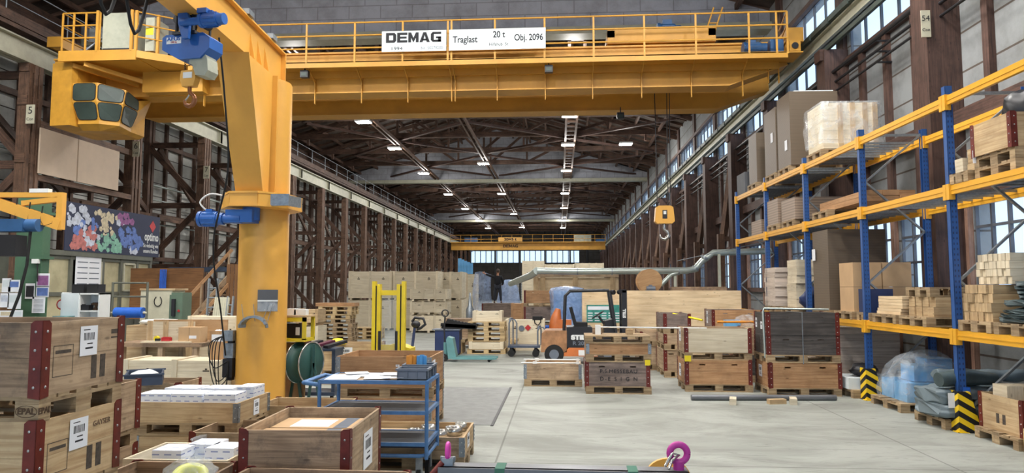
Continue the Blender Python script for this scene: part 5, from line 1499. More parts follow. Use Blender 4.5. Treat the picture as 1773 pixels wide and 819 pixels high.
# stack at the left edge: three pallet units
LX, LYc = -3.66, 4.32
zz = 0.0
names = ('lowest', 'middle', 'topmost')
for k in range(3):
    zz = k * 0.58
    pallet('worn wooden pallet with burnt stamp, %s pallet in the big stack at the left edge' % names[k], LX, LYc, zz, 0.012 * k, mark=True)
    crate('%s crate of the big stack at the left edge, barcode note on its side' % ('weathered grey-brown', 'light brown', 'dark-stained')[k] , LX, LYc, zz + 0.144, 1.2, 0.8, 0.436, 0.012 * k,
          wd=('used_board', 'pine_board', 'worn_board')[k], wd2=('used_board', 'pine_board', 'used_board')[k], slots=True,
          notes=[('right', 0.0 + (0.02 if k == 2 else -0.03), 0.3, 0.17, 0.19)],
          marks=[('right', 0.06, 0.05, 0.115, 0.2, False), ('right', 0.15, 0.05, 0.205, 0.2, False), ('right', -0.3, 0.1, -0.12, 0.29, True), ('right', -0.28, 0.24, -0.14, 0.26, False)]
          + ([('right', 0.26, 0.3, 0.35, 0.31, False), ('right', 0.26, 0.33, 0.35, 0.36, False)] if k == 2 else []), near=True)
    o = bpy.context.scene.objects
t_ = text('lettering', 'GAYSER', 0.05, 'faded_ink', None, bold=0.0)
_tgt = [o for o in COL.objects if o.get('category') == 'crate' and str(o.get('label')).startswith('light brown crate of the big')][0]
t_.parent = _tgt; t_.location = (0.602, 0.2, 0.33); t_.rotation_euler = (math.pi / 2, 0, math.pi / 2)
# narrow stack seen just behind it
x, y = pos(-4.44, 5.7, 0.8)
stack('narrow stack behind the left-edge crates', x, y, ['P', ('C', .4, dict(wd='used_board', wd2='worn_board', adj='brown crate with red corners')), 'P', ('C', .42, dict(wd='used_board', adj='open brown crate with red corners'))], W=0.8)
b = MB(); b.prism([(-0.2, -0.28, 0), (0.2, -0.28, 0), (0.2, 0.28, 0), (-0.2, 0.28, 0)], (0, 0, 0.012)); b.box(-0.22, -0.3, 0.0, -0.2, 0.3, 0.14); b.box(0.2, -0.3, 0, 0.22, 0.3, 0.14); b.box(-0.2, -0.3, 0, 0.2, -0.28, 0.14); b.box(-0.2, 0.28, 0, 0.2, 0.3, 0.14)
b.box(-0.24, -0.32, 0.13, 0.24, -0.3, 0.15); b.box(-0.24, 0.3, 0.13, 0.24, 0.32, 0.15)
o = b.build('plastic_tray', 'dark_plastic', None, (X(262, 9.3), Y(262, 9.3) , 0.7), 0.5); tag(o, 'dark blue plastic tray with white liner above the small carton crate', 'tray')
b = MB(); b.ball((0, 0, 0), 0.18, 12, 0, (1, 1.3, .4), .1); b.build('liner', 'white_paint', o, (0, 0, 0.1))
x, y = pos(X(262, 9.3), 9.1, 0.8)
stack('half-hidden stack behind the carton crate', x - 0.05, y + .35, ['P', ('C', .52, dict(slots=False, adj='brown crate with red corners'))], W=0.6, L=0.8)

# crate with white printed cartons on two layers
x, y = pos(-4.21, 8.0, 0.8)
stack('load under the white cartons', x, y, ['P', ('C', .14, dict(corner='galv', slots=False, wd='pine_board', adj='low pine collar'))], W=0.85)
pallet('worn stamped pallet carrying the pine collar full of white cartons', x, y, 0.285, 0.0, W=0.85)
crate('pine collar with galvanised corners full of white cartons left of the pillar', x, y, 0.43, 1.2, 0.85, 0.225, 0, 'pine_board', 'galv', slots=False, notes=[('right', 0.05, 0.11, 0.15, 0.18)])
g_ = 'white printed cartons in the pine collar'
k = 0
for (dx, dy, dz, w) in ((-0.4, -0.25, 0.16, .36), (-0.02, -0.25, 0.16, .36), (0.37, -0.25, 0.16, .36), (-0.28, 0.1, 0.2, .4), (0.15, 0.12, 0.2, .38), (0.44, 0.24, 0.22, .22)):
    h = 0.115
    for lv in range(2):
        carton('white printed carton in the pine collar, %s layer' % ('lower' if lv == 0 else 'upper'), x + dx, y + dy, 0.434 + lv * 0.16, w, 0.3, 0.155 + (dz - 0.16) * .3 * lv, RND.uniform(-.03, .03), group=g_ + (', upper' if lv else ', lower'))
# small open crate with cartons (behind) and the one with the tape bag (in front)
x, y = pos(-3.03, 5.6, 0.6)
pallet('half pallet under the pale crate with white cartons', x, y, 0.0, L=0.85, W=0.6)
crate('pale clean wooden crate with white cartons behind the tape-bag crate', x, y, 0.144, 0.86, 0.6, 0.45, 0, 'new_pine', None, slots=False)
for (dx, dy, lv) in ((-0.18, -0.12, 0), (0.2, -0.1, 0), (-0.12, -0.1, 1), (0.05, 0.12, 1), (0.27, 0.0, 1), (-0.2, 0.14, 0), (0.2, 0.16, 0)):
    carton('white printed carton in the pale crate, %s' % ('top row' if lv else 'bottom rows'), x + dx, y + dy, 0.146 + (0.37 if lv else 0.0), 0.24 if lv else 0.36, 0.24, 0.13 if lv else 0.365, RND.uniform(-.04, .04), group='cartons in the pale crate' + (' top' if lv else ''))
x, y = pos(-2.93, 5.08, 0.5)
pallet('half pallet under the dark crate holding the yellow tape', x, y, 0.0, L=0.8, W=0.5)
crate('dark-rimmed crate with red corner holding a yellow tape roll in plastic', x, y, 0.144, 0.82, 0.5, 0.44, 0, 'worn_board', 'red', slots=False)
tx0, ty0 = X(345, 5.25), Y(345, 5.25)
t = thing('tape_roll', 'yellow tape roll in a clear plastic bag at the bottom left', 'tape', (tx0, ty0, 0.55)); t.rotation_euler = (0.5, 0.1, 0.3)
b = MB(); b.lathe([(0.06, -0.03), (0.125, -0.03), (0.13, -0.02), (0.13, 0.02), (0.125, 0.03), (0.06, 0.03), (0.06, -0.03)], n=28); b.build('roll', 'tape_yellow', t)
b = MB(); b.ball((0, 0, 0.02), 0.17, 20, 0, (1.15, 1.0, 0.62), 0.09); b.tube([(0.02, 0.05, 0.09), (0.05, 0.1, 0.18), (0.02, 0.14, 0.26)], [0.06, 0.025, 0.06], 9); b.build('plastic_bag', 'clear_film', t)
b = MB(); b.box(-0.35, -0.22, 0, 0.35, 0.22, 0.34); o = tag(b.build('packed_box', 'brown_cardboard', None, (x, y, 0.146)), 'brown box under the bagged tape roll inside the dark crate', 'box')

# open crate in front of the trolley
x0, x1, d0, d1 = -2.5, -1.62, 5.48, 6.5
cx, cy = (x0 + x1) / 2, (d0 + d1) / 2 - 0.14
pallet('lower pallet beneath the open crate with cardboard lids', cx, cy, 0.0, math.pi / 2 + .03, L=1.05, W=0.86)
pallet('upper pallet beneath the open crate with cardboard lids', cx, cy, 0.144, math.pi / 2 + .03, L=1.05, W=0.86)
OC = crate('open weathered crate with dark red posts and cardboard packs before the trolley', cx, cy, 0.288, 0.86, 1.05, 0.56, 0.03, 'worn_board', 'red', 'used_board', slots=False, notes=[('right', 0.05, 0.3, 0.3, 0.3)])
b = MB(); b.box(-0.2, 0, 0, 0.2, 0.03, 0.0)
for i, (dx, dy, w, l) in enumerate(((-0.03, -0.26, 0.74, 0.42), (-0.02, 0.2, 0.74, 0.44))):
    b = MB(); b.box(-w / 2, -l / 2, 0, w / 2, l / 2, 0.48, 0); b.box(-w * 0.3, -l * .4, 0.48, w * 0.15, l * .3, 0.4815, 1); b.box(w * 0.22, -l * .5, 0.48, w * 0.38, l * .5, 0.4812, 2)
    tag(b.build('cardboard_box', ['cardboard', 'paper', 'grey_plastic'], None, (cx + dx, cy + dy, 0.29), 0.03), '%s flat cardboard pack inside the open weathered crate' % ('front', 'rear')[i], 'box')
# crate rim and lifting beam along the bottom edge of the view
x, y = pos(-1.72, 4.65, 0.62)
pallet('pallet under the half-seen crate at the bottom edge', x, y, 0.0, L=1.2, W=0.62)
crate('half-seen brown crate rim with red corner along the bottom edge', x, y, 0.144, 1.24, 0.62, 0.46, -0.03, 'worn_board', 'red', slots=False)
bx_, by_ = X(779, 4.4), Y(779, 4.4)
bz = Z(797, 4.4)
t = thing('lifting_beam', 'grey steel lifting beam with eyebolts and green straps at the bottom edge', 'lifting beam', (bx_, by_, bz - 0.2), -0.02)
b = MB(); b.box(-.05, -0.07, 0.17, 1.46, 0.07, 0.2); b.box(-.05, -0.07, 0, 1.46, 0.07, 0.03); b.box(-.05, -0.06, 0, 1.46, -0.03, 0.2, 0); b.build('beam', 'steel_pipe', t)
for xx in (0.3, 1.1): b = MB(); b.prism([(xx, -0.073, 0.203), (xx + 0.06, -0.073, 0.203), (xx + 0.05, -0.073, -0.003), (xx - 0.01, -0.073, -0.003)], (0, 0.146, 0)); b.build('strap', 'strap_green', t)
def ring_pts(c, r, n=16, a0=0, a1=2 * math.pi, ax='xz', sy=1.0):
    return [(c[0] + r * math.cos(a0 + (a1 - a0) * k / n), c[1], c[2] + sy * r * math.sin(a0 + (a1 - a0) * k / n)) if ax == 'xz' else (c[0], c[1] + r * math.cos(a0 + (a1 - a0) * k / n), c[2] + sy * r * math.sin(a0 + (a1 - a0) * k / n)) for k in range(n + 1)]
e = MB(); e.tube(ring_pts((1.41, 0.02, 0.295), 0.052, 20), 0.021, 10, caps=False); e.cyl((1.41, 0.02, 0.2), (1.41, 0.02, 0.25), 0.034, 12); e.build('eyebolt', 'shackle_purple', t)
e = MB(); e.tube([(1.34, -0.06, 0.22), (1.36, -0.03, 0.26), (1.41, 0.0, 0.29), (1.37, 0.0, 0.3), (1.32, -0.04, 0.23)], 0.009, 6); e.build('hook_clip', 'stainless', t)
e = MB(); e.tube(ring_pts((0.0, 0.0, 0.285), 0.032, 18, ax='yz', sy=1.4), 0.014, 8, caps=False); e.build('eyebolt', 'pink_paint', t)
e = MB(); e.tube(ring_pts((0.0, 0.0, 0.24), 0.034, 14, math.pi * .9, math.pi * 2.1), 0.015, 8); e.cbox(0, 0, 0.215, 0.07, 0.06, 0.06); e.build('shackle', 'galvanised', t)
e = MB(); e.tube([(-0.03, -0.02, 0.22), (-0.1, -0.05, 0.14), (-0.2, -0.08, 0.02)], 0.02, 8); e.build('chain_link', 'rust_red', t)
for i, xx in enumerate((0.2, 1.25)):
    b = MB(); b.box(-0.06, -0.25, 0, 0.06, 0.25, bz - 0.2); tag(b.build('support_block', 'pallet_wood', None, (bx_ + xx, by_ - .03 * i, 0)), '%s wooden block propping up the lifting beam' % ('left', 'right')[i], 'block')
b = MB(); P = [(0.155 * math.cos(k * math.pi / 14), 0, 0.14 * math.sin(k * math.pi / 14)) for k in range(15)]; b.prism(P + [(-0.155, 0, -0.1), (0.155, 0, -0.1)], (0, 0.03, 0)); b.cyl((0.05, -0.04, 0.08), (0.05, 0, 0.08), 0.03, 10)
yd = Y(1150, 4.75); zd = Z(822, 4.75)
o = tag(b.build('pulley_guard', 'crane_yellow', None, (X(1150, 4.75), yd, zd)), 'round yellow plate behind the purple eyebolt at the bottom edge', 'plate')
b = MB(); b.box(-0.1, 0.0, -zd, 0.1, 0.03, -0.1); b.build('stand', 'crane_yellow', o)

# trolley table
TX0, TX1, TY0, TY1 = -2.35, -1.285, 6.75, 7.35
tt = thing('table_trolley', 'blue steel trolley with three grey shelves and papers on top', 'trolley', ((TX0 + TX1) / 2, (TY0 + TY1) / 2, 0))
hw, hd = (TX1 - TX0) / 2, (TY1 - TY0) / 2
for sx in (-1, 1):
    for sy in (-1, 1): b = MB(); b.cyl((sx * hw, sy * hd, 0.3), (sx * hw, sy * hd, 1.04), 0.019, 10); b.build('upright', 'trolley_blue', tt)
for z in (1.03, 0.74, 0.44):
    b = MB()
    for sy in (-1, 1): b.bar((-hw, sy * hd, z), (hw, sy * hd, z), 0.03, 0.035)
    for sx in (-1, 1): b.bar((sx * hw, -hd, z), (sx * hw, hd, z), 0.03, 0.035)
    b.build('shelf_frame', 'trolley_blue', tt)
    b = MB(); b.box(-hw + .01, -hd + .01, z - 0.012, hw - .01, hd - .01, z + 0.012); b.build('shelf_board', 'flat_board_grey' if z < 1 else 'used_board', tt)
b = MB(); P = [(-hw, -hd, 0.33), (hw - 0.06, -hd - .0, 0.33), (hw, -hd + .06, 0.33), (hw, hd - .06, 0.33), (hw - .06, hd, 0.33), (-hw, hd, 0.33), (-hw, -hd, .33)]
b.tube(P, 0.019, 8); b.build('bumper_loop', 'trolley_blue', tt)
b = MB(); b.bar((-hw, 0, 0.38), (hw, 0, 0.38), 0.3, 0.02); b.build('floor_plate', 'dark_plastic', tt)
b = MB(); b.tube([(-hw, -hd, 1.0), (-hw - .16, -hd, 1.02), (-hw - .16, hd, 1.02), (-hw, hd, 1.0)], 0.022, 8); b.build('push_handle', 'trolley_blue', tt)
for sx in (-1, 1):
    for sy in (-1, 1):
        b = MB(); b.cyl((sx * (hw - .08) - .02, sy * (hd - .06), 0.1), (sx * (hw - .08) + .02, sy * (hd - .06), 0.1), 0.1, 16); c = b.build('caster', 'black_rubber', tt)
        b = MB(); b.box(sx * (hw - .08) - .03, sy * (hd - .06) - .03, 0.1, sx * (hw - .08) + .03, sy * (hd - .06) + .03, 0.33); b.build('fork', 'galvanised', c)
cxT, cyT = (TX0 + TX1) / 2, (TY0 + TY1) / 2
for i, (dx, dy, r_, w, l) in enumerate(((-0.36, -0.05, .1, .32, .42), (-0.12, 0.1, -.15, .3, .3), (0.0, -0.14, .2, .26, .2), (0.12, 0.15, 0.05, .3, .24), (-0.3, 0.18, .4, .24, .18), (0.18, -0.2, .3, .2, .12))):
    b = MB(); b.box(-w / 2, -l / 2, 0, w / 2, l / 2, 0.003); tag(b.build('paper_sheet', 'paper', None, (cxT + dx, cyT + dy, 1.046 + i * 0.0035), r_), 'loose white paper lying on the trolley top', 'paper', 'papers on the trolley top')
def tote(label, x, y, z, L, W, H, rz=0, mat='grey_plastic'):
    t = thing('storage_tote', label, 'container', (x, y, z), rz)
    b = MB(); q = 0.008
    b.box(-L / 2, -W / 2, 0, L / 2, W / 2, q); b.box(-L / 2, -W / 2, 0, L / 2, -W / 2 + q, H); b.box(-L / 2, W / 2 - q, 0, L / 2, W / 2, H); b.box(-L / 2, -W / 2, 0, -L / 2 + q, W / 2, H); b.box(L / 2 - q, -W / 2, 0, L / 2, W / 2, H); b.build('tote_body', mat, t)
    b = MB(); e = 0.014
    for z0 in (H - 0.02,):
        b.box(-L / 2 - e, -W / 2 - e, z0, L / 2 + e, -W / 2, H); b.box(-L / 2 - e, W / 2, z0, L / 2 + e, W / 2 + e, H); b.box(-L / 2 - e, -W / 2, z0, -L / 2, W / 2, H); b.box(L / 2, -W / 2, z0, L / 2 + e, W / 2, H)
    for k in (-0.5, -0.17, 0.17, 0.5): b.box(k * (L - .02) - .004, -W / 2 - .01, 0.01, k * (L - .02) + .004, -W / 2, H - .02)
    for k in (-0.5, 0, 0.5): b.box(L / 2, k * (W - .02) - .004, 0.01, L / 2 + .01, k * (W - .02) + .004, H - .02)
    b.build('rim', mat, t); return t
tote('front grey plastic tote on the right end of the trolley top', cxT + 0.37, cyT - 0.13, 1.045, 0.3, 0.2, 0.11)
tote('rear grey plastic tote on the trolley top beside the folders', cxT + 0.37, cyT + 0.15, 1.045, 0.3, 0.2, 0.12)
for i, (dx, mt) in enumerate(((-0.06, 'orange_folder'), (0.05, 'blue_folder'))):
    b = MB(); b.bar((dx, -0.0, 0.0), (dx, 0.02, 0.2), 0.03, 0.1, up=(0, 1, 0)); b.box(dx - .05, -0.015, 0, dx + 0.05, 0.015, 0.19)
    tag(b.build('folder', mt, None, (cxT + 0.34, cyT + 0.15, 1.055)), '%s folder standing in the rear grey tote' % ('orange', 'blue')[i], 'folder')

# low crate with steel parts right of the trolley
x, y = pos(-1.62, 7.6, 0.85)
pallet('worn pallet under the collar with steel parts', x, y, 0.0, W=0.85)
crate('low collar with galvanised corners holding round steel parts', x, y, 0.144, 1.2, 0.85, 0.21, 0, 'used_board', 'galv', slots=False, notes=[('right', -0.1, 0.12, 0.17, 0.15)], wd2='pine_board')
for i, (dx, dy, r) in enumerate(((0.12, 0.1, 0.09), (0.42, 0.02, 0.1), (0.3, -0.18, 0.08), (0.0, -0.12, 0.08), (0.47, 0.25, 0.07))):
    b = MB(); b.lathe([(r * .8, 0), (r, 0), (r, 0.09), (r * .8, 0.09), (r * .8, 0)], n=20); b.lathe([(r * .3, 0), (r * .35, 0.1), (0, 0.1)], n=12)
    tag(b.build('steel_flange', 'stainless', None, (x + dx, y + dy, 0.29)), 'round stainless steel part lying in the low collar', 'steel part', 'round steel parts in the low collar')
b = MB(); b.box(-0.56, -0.38, 0, 0.56, 0.38, 0.14); tag(b.build('packing_board', 'pine_board', None, (x, y, 0.146)), 'pine packing board under the steel parts in the low collar', 'board')
b = MB(); b.box(-0.14, -0.1, 0, 0.14, 0.1, 0.004); tag(b.build('paper_sheet', 'paper', None, (x - 0.12, y - 0.0, 0.3), .3), 'paper sheet among the steel parts', 'paper')

# big double crate behind the trolley
x, y = pos(-2.4, 9.65, 1.0)
stack('load behind the trolley', x, y, ['P', ('C', .3, dict(corner='galv', wd='orange_board', slots=False, adj='orange-brown crate with galvanised corners')), 'P', ('C', .42, dict(corner='galv', wd='orange_board', slots=False, adj='open orange-brown crate with galvanised corners', notes=[('right', -0.3, 0.26, 0.2, 0.2), ('front', 0.2, .3, .05, .03)]))], L=1.33, W=1.0)
# low crates between pillar and trolley
x, y = pos(-3.25, 8.75, 0.7)
stack('low load between pillar and trolley', x, y, ['P', ('C', .34, dict(wd='pine_board', slots=False, adj='open pine crate with red corners', notes=[('front', .3, .2, .16, .16)]))], L=1.1, W=0.7)
x, y = pos(-3.4, 7.35, 0.75)
stack('low load right of the carton crate', x, y, ['P', ('C', .3, dict(wd='used_board', slots=False, adj='open brown crate with red corners'))], L=0.9, W=0.75)
# crate with barcode sheet behind, yellow cap on it
x, y = pos(X(608, 14.4), 14.3, 0.8)
top, _ = stack('load left of the yellow stacker', x, y, ['P', 'P', ('C', .52, dict(wd='pine_board', slots=False, adj='pine crate with large barcode sheet', notes=[('front', -0.05, 0.36, 0.34, 0.2)]))])
b = MB(); b.lathe([(0, 0), (0.16, 0), (0.18, 0.02), (0.12, 0.05), (0.1, 0.11), (0, 0.13)], n=18); tag(b.build('safety_helmet', 'safety_yellow', None, (x - 0.2, y - 0.388, top)), 'yellow helmet-like cap on the rim of the barcode crate', 'helmet')

# yellow pallet stacker
sx_, sy_ = X(676, 14.0), Y(676, 14.0)
ps = thing('pallet_stacker', 'yellow electric pallet stacker with tall double mast', 'stacker', (sx_, sy_, 0))
for s in (-1, 1):
    for k, (dx, w) in enumerate(((0.2, 0.07), (0.3, 0.07))):
        b = MB(); b.box(s * dx - w / 2, -0.05, 0.08, s * dx + w / 2, 0.08, (2.03, 2.09)[k]); b.build('mast_profile', 'stacker_yellow', ps)
    b = MB(); b.cyl((s * 0.25, -0.02, 0.1), (s * 0.25, -0.02, 2.0), 0.02, 8); b.build('chain', 'black_steel', ps)
    b = MB(); b.box(s * 0.17 - 0.025, -0.07, 0.6, s * 0.17 + 0.025, -0.03, 1.1); b.build('guide', 'black_steel', ps)
for z in (1.86, 0.55):
    b = MB(); b.box(-0.3, -0.02, z - 0.05, 0.3, 0.05, z + 0.05); b.build('cross_bar', 'stacker_yellow', ps)
b = MB(); b.box(-0.15, 0.02, 0.6, 0.15, 0.03, 1.8); b.build('guard_screen', 'pane_glass', ps)
b = MB(); b.prism([(-0.4, 0.1, 0.1), (0.42, 0.1, 0.1), (0.42, 0.1, 0.74), (0.1, 0.1, 0.84), (-0.4, 0.1, 0.7)], (0, 0.5, 0)); b.build('chassis', 'stacker_yellow', ps)
b = MB(); b.box(-0.16, 0.04, 0.62, 0.16, 0.1, 0.82); b.build('battery_panel', 'stacker_yellow', ps)
for s in (-1, 1):
    b = MB(); b.box(s * 0.22 - 0.08, -1.1, 0.05, s * 0.22 + 0.08, 0.05, 0.11); b.build('fork', 'stacker_yellow', ps)
    b = MB(); b.cyl((s * 0.33 - .03, 0.45, 0.08), (s * 0.33 + .03, 0.45, 0.08), 0.08, 14); b.build('wheel', 'black_rubber', ps)
b = MB(); b.bar((0.36, 0.5, 0.6), (0.4, 0.62, 1.15), 0.05, 0.05, up=(0, 1, 0)); tl = b.build('tiller', 'cabinet_blue', ps)
b = MB(); b.ball((0.42, 0.62, 1.2), 0.1, 12, 0, (1.0, .7, .8)); b.tube([(0.34, 0.62, 1.25), (0.4, 0.62, 1.34), (0.58, 0.62, 1.32), (0.62, 0.62, 1.2), (0.52, 0.62, 1.12), (0.44, 0.62, 1.1)], 0.03, 8); b.build('control_handle', 'black_steel', tl)
# ================================================================== MIDDLE OF THE HALL
def at(px, d): return X(px, d), Y(px, d)
def pspan(px0, px1, d, W): # centre x, centre y, length of a load whose front face spans these columns
    a, c = X(px0, d), X(px1, d); return (a + c) / 2, d + 0.068 * (a + c) / 2 + W / 2, c - a

# piles of pallets
x, y, L = pspan(552, 612, 24.5, 0.8)
for k in range(9):
    pallet('weathered pallet in the high pallet pile by the left columns', x + RND.uniform(-.06, .06), y, k * 0.147, RND.uniform(-.06, .06), 'pallet_wood' if k < 6 else 'new_pallet_wood', near=False, group='pallets in the high pile by the left columns' + (' bottom' if k < 6 else ' top'))
for o in [o for o in COL.objects if o.get('group') == 'pallets in the high pile by the left columns top']: o['label'] = 'pale pallet on the upper part of the high pile by left columns'
b = MB(); b.box(-0.7, -0.3, 0, 0.7, 0.3, 0.12); tag(b.build('pine_beam_pack', 'orange_board', None, (x, y, 9 * 0.147)), 'orange-brown plank pack on top of the high pallet pile', 'planks')
x, y, L = pspan(614, 655, 27, 0.8)
for k in range(3): pallet('pale pallet in the low pile behind the yellow stacker', x, y, k * 0.147, 0, 'new_pallet_wood', near=False, group='pallets in the low pile behind the stacker')
x, y, L = pspan(516, 548, 22, 0.9)
export_crate('closed wooden crate behind the hose reel, lower one', x, y, 0, 0.8, 0.8, 0.75, battens=2); export_crate('small grey-brown wooden crate behind the hose reel, upper one', x, y, 0.78, 0.75, 0.7, 0.5, wd='pine_board', battens=2)
# wall of export crates at left centre
gC = 'tall pale export crates at the left'
for i, (a, c, d) in enumerate(((607, 681, 33), (683, 760, 33), (762, 801, 34.5))):
    x, y, L = pspan(a, c, d, 1.4)
    hgt = 0.75
    n = 2
    H0 = Z(518, d)
    export_crate('large pale plywood crate in the left crate wall, bottom row, %s' % ('left', 'middle', 'right')[i], x, y, 0, L, 1.6, H0 - 0.05, battens=3)
    export_crate('large pale plywood crate in the left crate wall, top row, %s' % ('left', 'middle', 'right')[i], x, y, H0 - 0.03, L, 1.6, Z(470 + (i == 2), d) - H0 + 0.02, battens=3)
x, y, L = pspan(713, 776, 31.0, 1.0)
for k, (a, c) in enumerate(((0, 545), (545, 522), (522, 500))):
    z0 = 0 if k == 0 else Z(a, 31.0) + 0.02
    export_crate('small pale crate stacked before the crate wall, %s' % ('lowest', 'middle', 'topmost')[k], x, y, z0, L, 1.1, Z(c, 31.0) - z0 - 0.02, battens=4)
for k in range(2):
    x, y, L = pspan(776, 805, 38, 1.2)
    export_crate('pale crate right of the crate wall, %s one' % ('lower', 'upper')[k], x, y, k * 1.42, L, 1.2, 1.38, battens=2, wd='pine_board' if k else 'new_pine')
for i in range(5):
    b = MB(); b.box(-0.1, -0.1, 0, 0.1, 0.1, 1.0 - 0.08 * i); tag(b.build('foil_roll', 'wrap_blue', None, (X(797 + i * 5, 45), Y(800, 45), 2.9)), 'blue foil roll standing upright behind the crates', 'roll', 'foil rolls behind the crates')
x, y, L = pspan(792, 826, 45, 1.0)
export_crate('pale crate carrying the upright blue foil rolls', x, y, 0, L, 1.2, 2.88, battens=2)

# blue cabinet with black thing on it
x, y, L = pspan(755, 797, 20.6, 0.6)
bc = thing('tool_cabinet', 'dark blue steel cabinet standing in the aisle by the pallet pile', 'cabinet', (x, y, 0))
b = MB(); b.box(-L / 2, -0.3, 0.04, L / 2, 0.3, 0.72); b.build('cabinet_body', 'cabinet_blue', bc); b = MB(); b.box(-L / 2 - 0.08, -0.33, 0.72, L / 2 + 0.03, 0.33, 0.75); b.build('top', 'grey_plastic', bc)
b = MB(); b.box(-L / 2 + .03, -0.28, 0, L / 2 - .03, 0.28, 0.04); b.build('plinth', 'black_steel', bc)
b = MB(); b.bar((-0.5, 0, 0.12), (0.55, 0, 0.06), 0.3, 0.1)
b.prism([(-0.5, -0.15, 0.02), (0.55, -0.15, 0.0), (0.6, -0.15, 0.14), (0.1, -0.15, 0.2), (-0.3, -0.15, 0.3), (-0.35, -0.15, 0.2)], (0, 0.3, 0))
for k in range(7): b.ball((-0.15 + k * 0.1, -0.12, 0.25 - k * 0.02), 0.035, 6)
tag(b.build('cable_drag_chain', 'black_rubber', None, (x + 0.28, y, 0.75)), 'long black cable tray lying on the blue cabinet', 'cable tray')
x2, y2, L2 = pspan(797, 812, 21.5, .5)
export_crate('grey wooden crate behind the blue cabinet', X(800, 23.5), Y(800, 23.5), 0, 0.9, 0.7, 0.95, battens=2, wd='worn_board', marks=True)
# standing grey extractor
b = MB(); b.lathe([(0, 0), (0.12, 0), (0.12, 0.1), (0.05, 0.14), (0.05, 0.55), (0.13, 0.62), (0.14, 1.2), (0.07, 1.35), (0.03, 1.8), (0, 1.8)], n=16)
tag(b.build('gas_bottle', 'galvanised', None, (X(815, 25), Y(815, 25), 0)), 'slim grey upright cylinder left of the blue sheets', 'cylinder')
# teal pallet truck
x, y = at(780, 18.9)
pj = thing('pallet_truck', 'teal hand pallet truck parked beside the blue cabinet', 'pallet truck', (x, y, 0))
for s in (-1, 1): b = MB(); b.box(0.12, s * 0.2 - 0.08, 0.07, 1.2, s * 0.2 + 0.08, 0.13); b.prism([(1.2, s * 0.2 - .08, 0.07), (1.3, s * .2 - .05, 0.07), (1.3, s * .2 + .05, 0.07), (1.2, s * .2 + .08, .07)], (0, 0, .05)); b.build('fork', 'teal_paint', pj)
b = MB(); b.prism([(0.0, -0.2, 0.08), (0.22, -0.2, 0.08), (0.12, -0.2, 0.62), (-0.02, -0.2, 0.66), (-0.06, -0.2, 0.58)], (0, 0.4, 0)); b.cyl((-0.1, 0, 0.1), (-0.1, 0, 0.5), 0.06, 12); b.build('pump_head', 'teal_paint', pj)
b = MB(); b.tube([(-0.12, 0, 0.4), (-0.14, 0, 0.9), (-0.12, 0, 1.2)], 0.022, 8); b.tube(ring_pts((-0.12, 0, 1.28), 0.09, 12), 0.018, 6, caps=False); b.build('handle', 'black_steel', pj)
for s in (-1, 1): b = MB(); b.cyl((-0.12, s * 0.12 - .03, 0.1), (-0.12, s * 0.12 + .03, 0.1), 0.1, 16); b.build('steer_wheel', 'black_rubber', pj); b = MB(); b.cyl((1.1, s * .2 - .04, 0.04), (1.1, s * .2 + .04, 0.04), 0.04, 12); b.build('fork_roller', 'black_rubber', pj)
# pile of new pallets
x, y, L = pspan(813, 873, 20.9, 0.8)
zz = 0
pallet('new pale pallet, lowest in the pile beside the teal truck', x, y, 0, 0, 'new_pallet_wood', L=1.15)
export_crate('pale board pack between the pallets beside the teal truck', x, y, 0.146, 1.0, 0.8, 0.2, battens=2, skids=False, marks=False)
for k in range(4): pallet('new pale pallet in the upper pile beside the teal truck', x, y, 0.37 + k * 0.147, RND.uniform(-.03, .03), 'new_pallet_wood', L=1.1, group='upper pallets beside the teal truck')
export_crate('small plywood crate on top of the pallet pile', x + 0.02, y, 0.37 + 4 * 0.147, 0.85, 0.6, 0.3, battens=2, skids=False)
for s in (-1, 1):
    b = MB(); b.box(-0.05, -0.4, 0, 0.05, 0.4, 0.34); b.box(-.14, -0.4, 0.34, 0.14, 0.4, 0.42); tag(b.build('trestle', 'new_pallet_wood', None, (x + s * 0.78, y - 0.0, 0)), 'low wooden trestle %s of the pallet pile' % ('left' if s < 0 else 'right'), 'trestle')
# hand platform cart with two hoops
x, y = at(908, 20.3)
hc = thing('platform_cart', 'blue platform cart with two tubular hoop handles', 'cart', (x, y, 0))
b = MB(); b.box(-0.46, -0.3, 0.26, 0.46, 0.3, 0.31); b.build('deck', 'dark_plastic', hc)
for xx, h in ((-0.42, 1.08), (0.4, 0.86)):
    b = MB(); b.tube([(xx, -0.26, 0.3), (xx + .0, -0.26, h - 0.12), (xx + 0.02, -0.18, h), (xx + 0.06, 0.18, h), (xx + 0.08, 0.26, h - .12), (xx + .08, 0.26, 0.3)], 0.022, 8)
    b.tube([(xx, -0.28, 0.3), (xx, -0.28, h - 0.12), (xx + 0.06, -0.28, h - .02), (xx + .16, -0.28, h - .02), (xx + .22, -0.28, h - .12), (xx + .22, -0.28, 0.3)], 0.02, 8)
    b.build('hoop_handle', 'grey_plastic', hc)
for xx in (-0.36, 0.34):
    for yy in (-0.24, 0.24): b = MB(); b.cyl((xx, yy - .025, 0.1), (xx, yy + .025, 0.1), 0.1, 16); b.box(xx - .04, yy - .035, 0.1, xx + .04, yy + .035, 0.26); b.build('caster', 'black_rubber', hc)
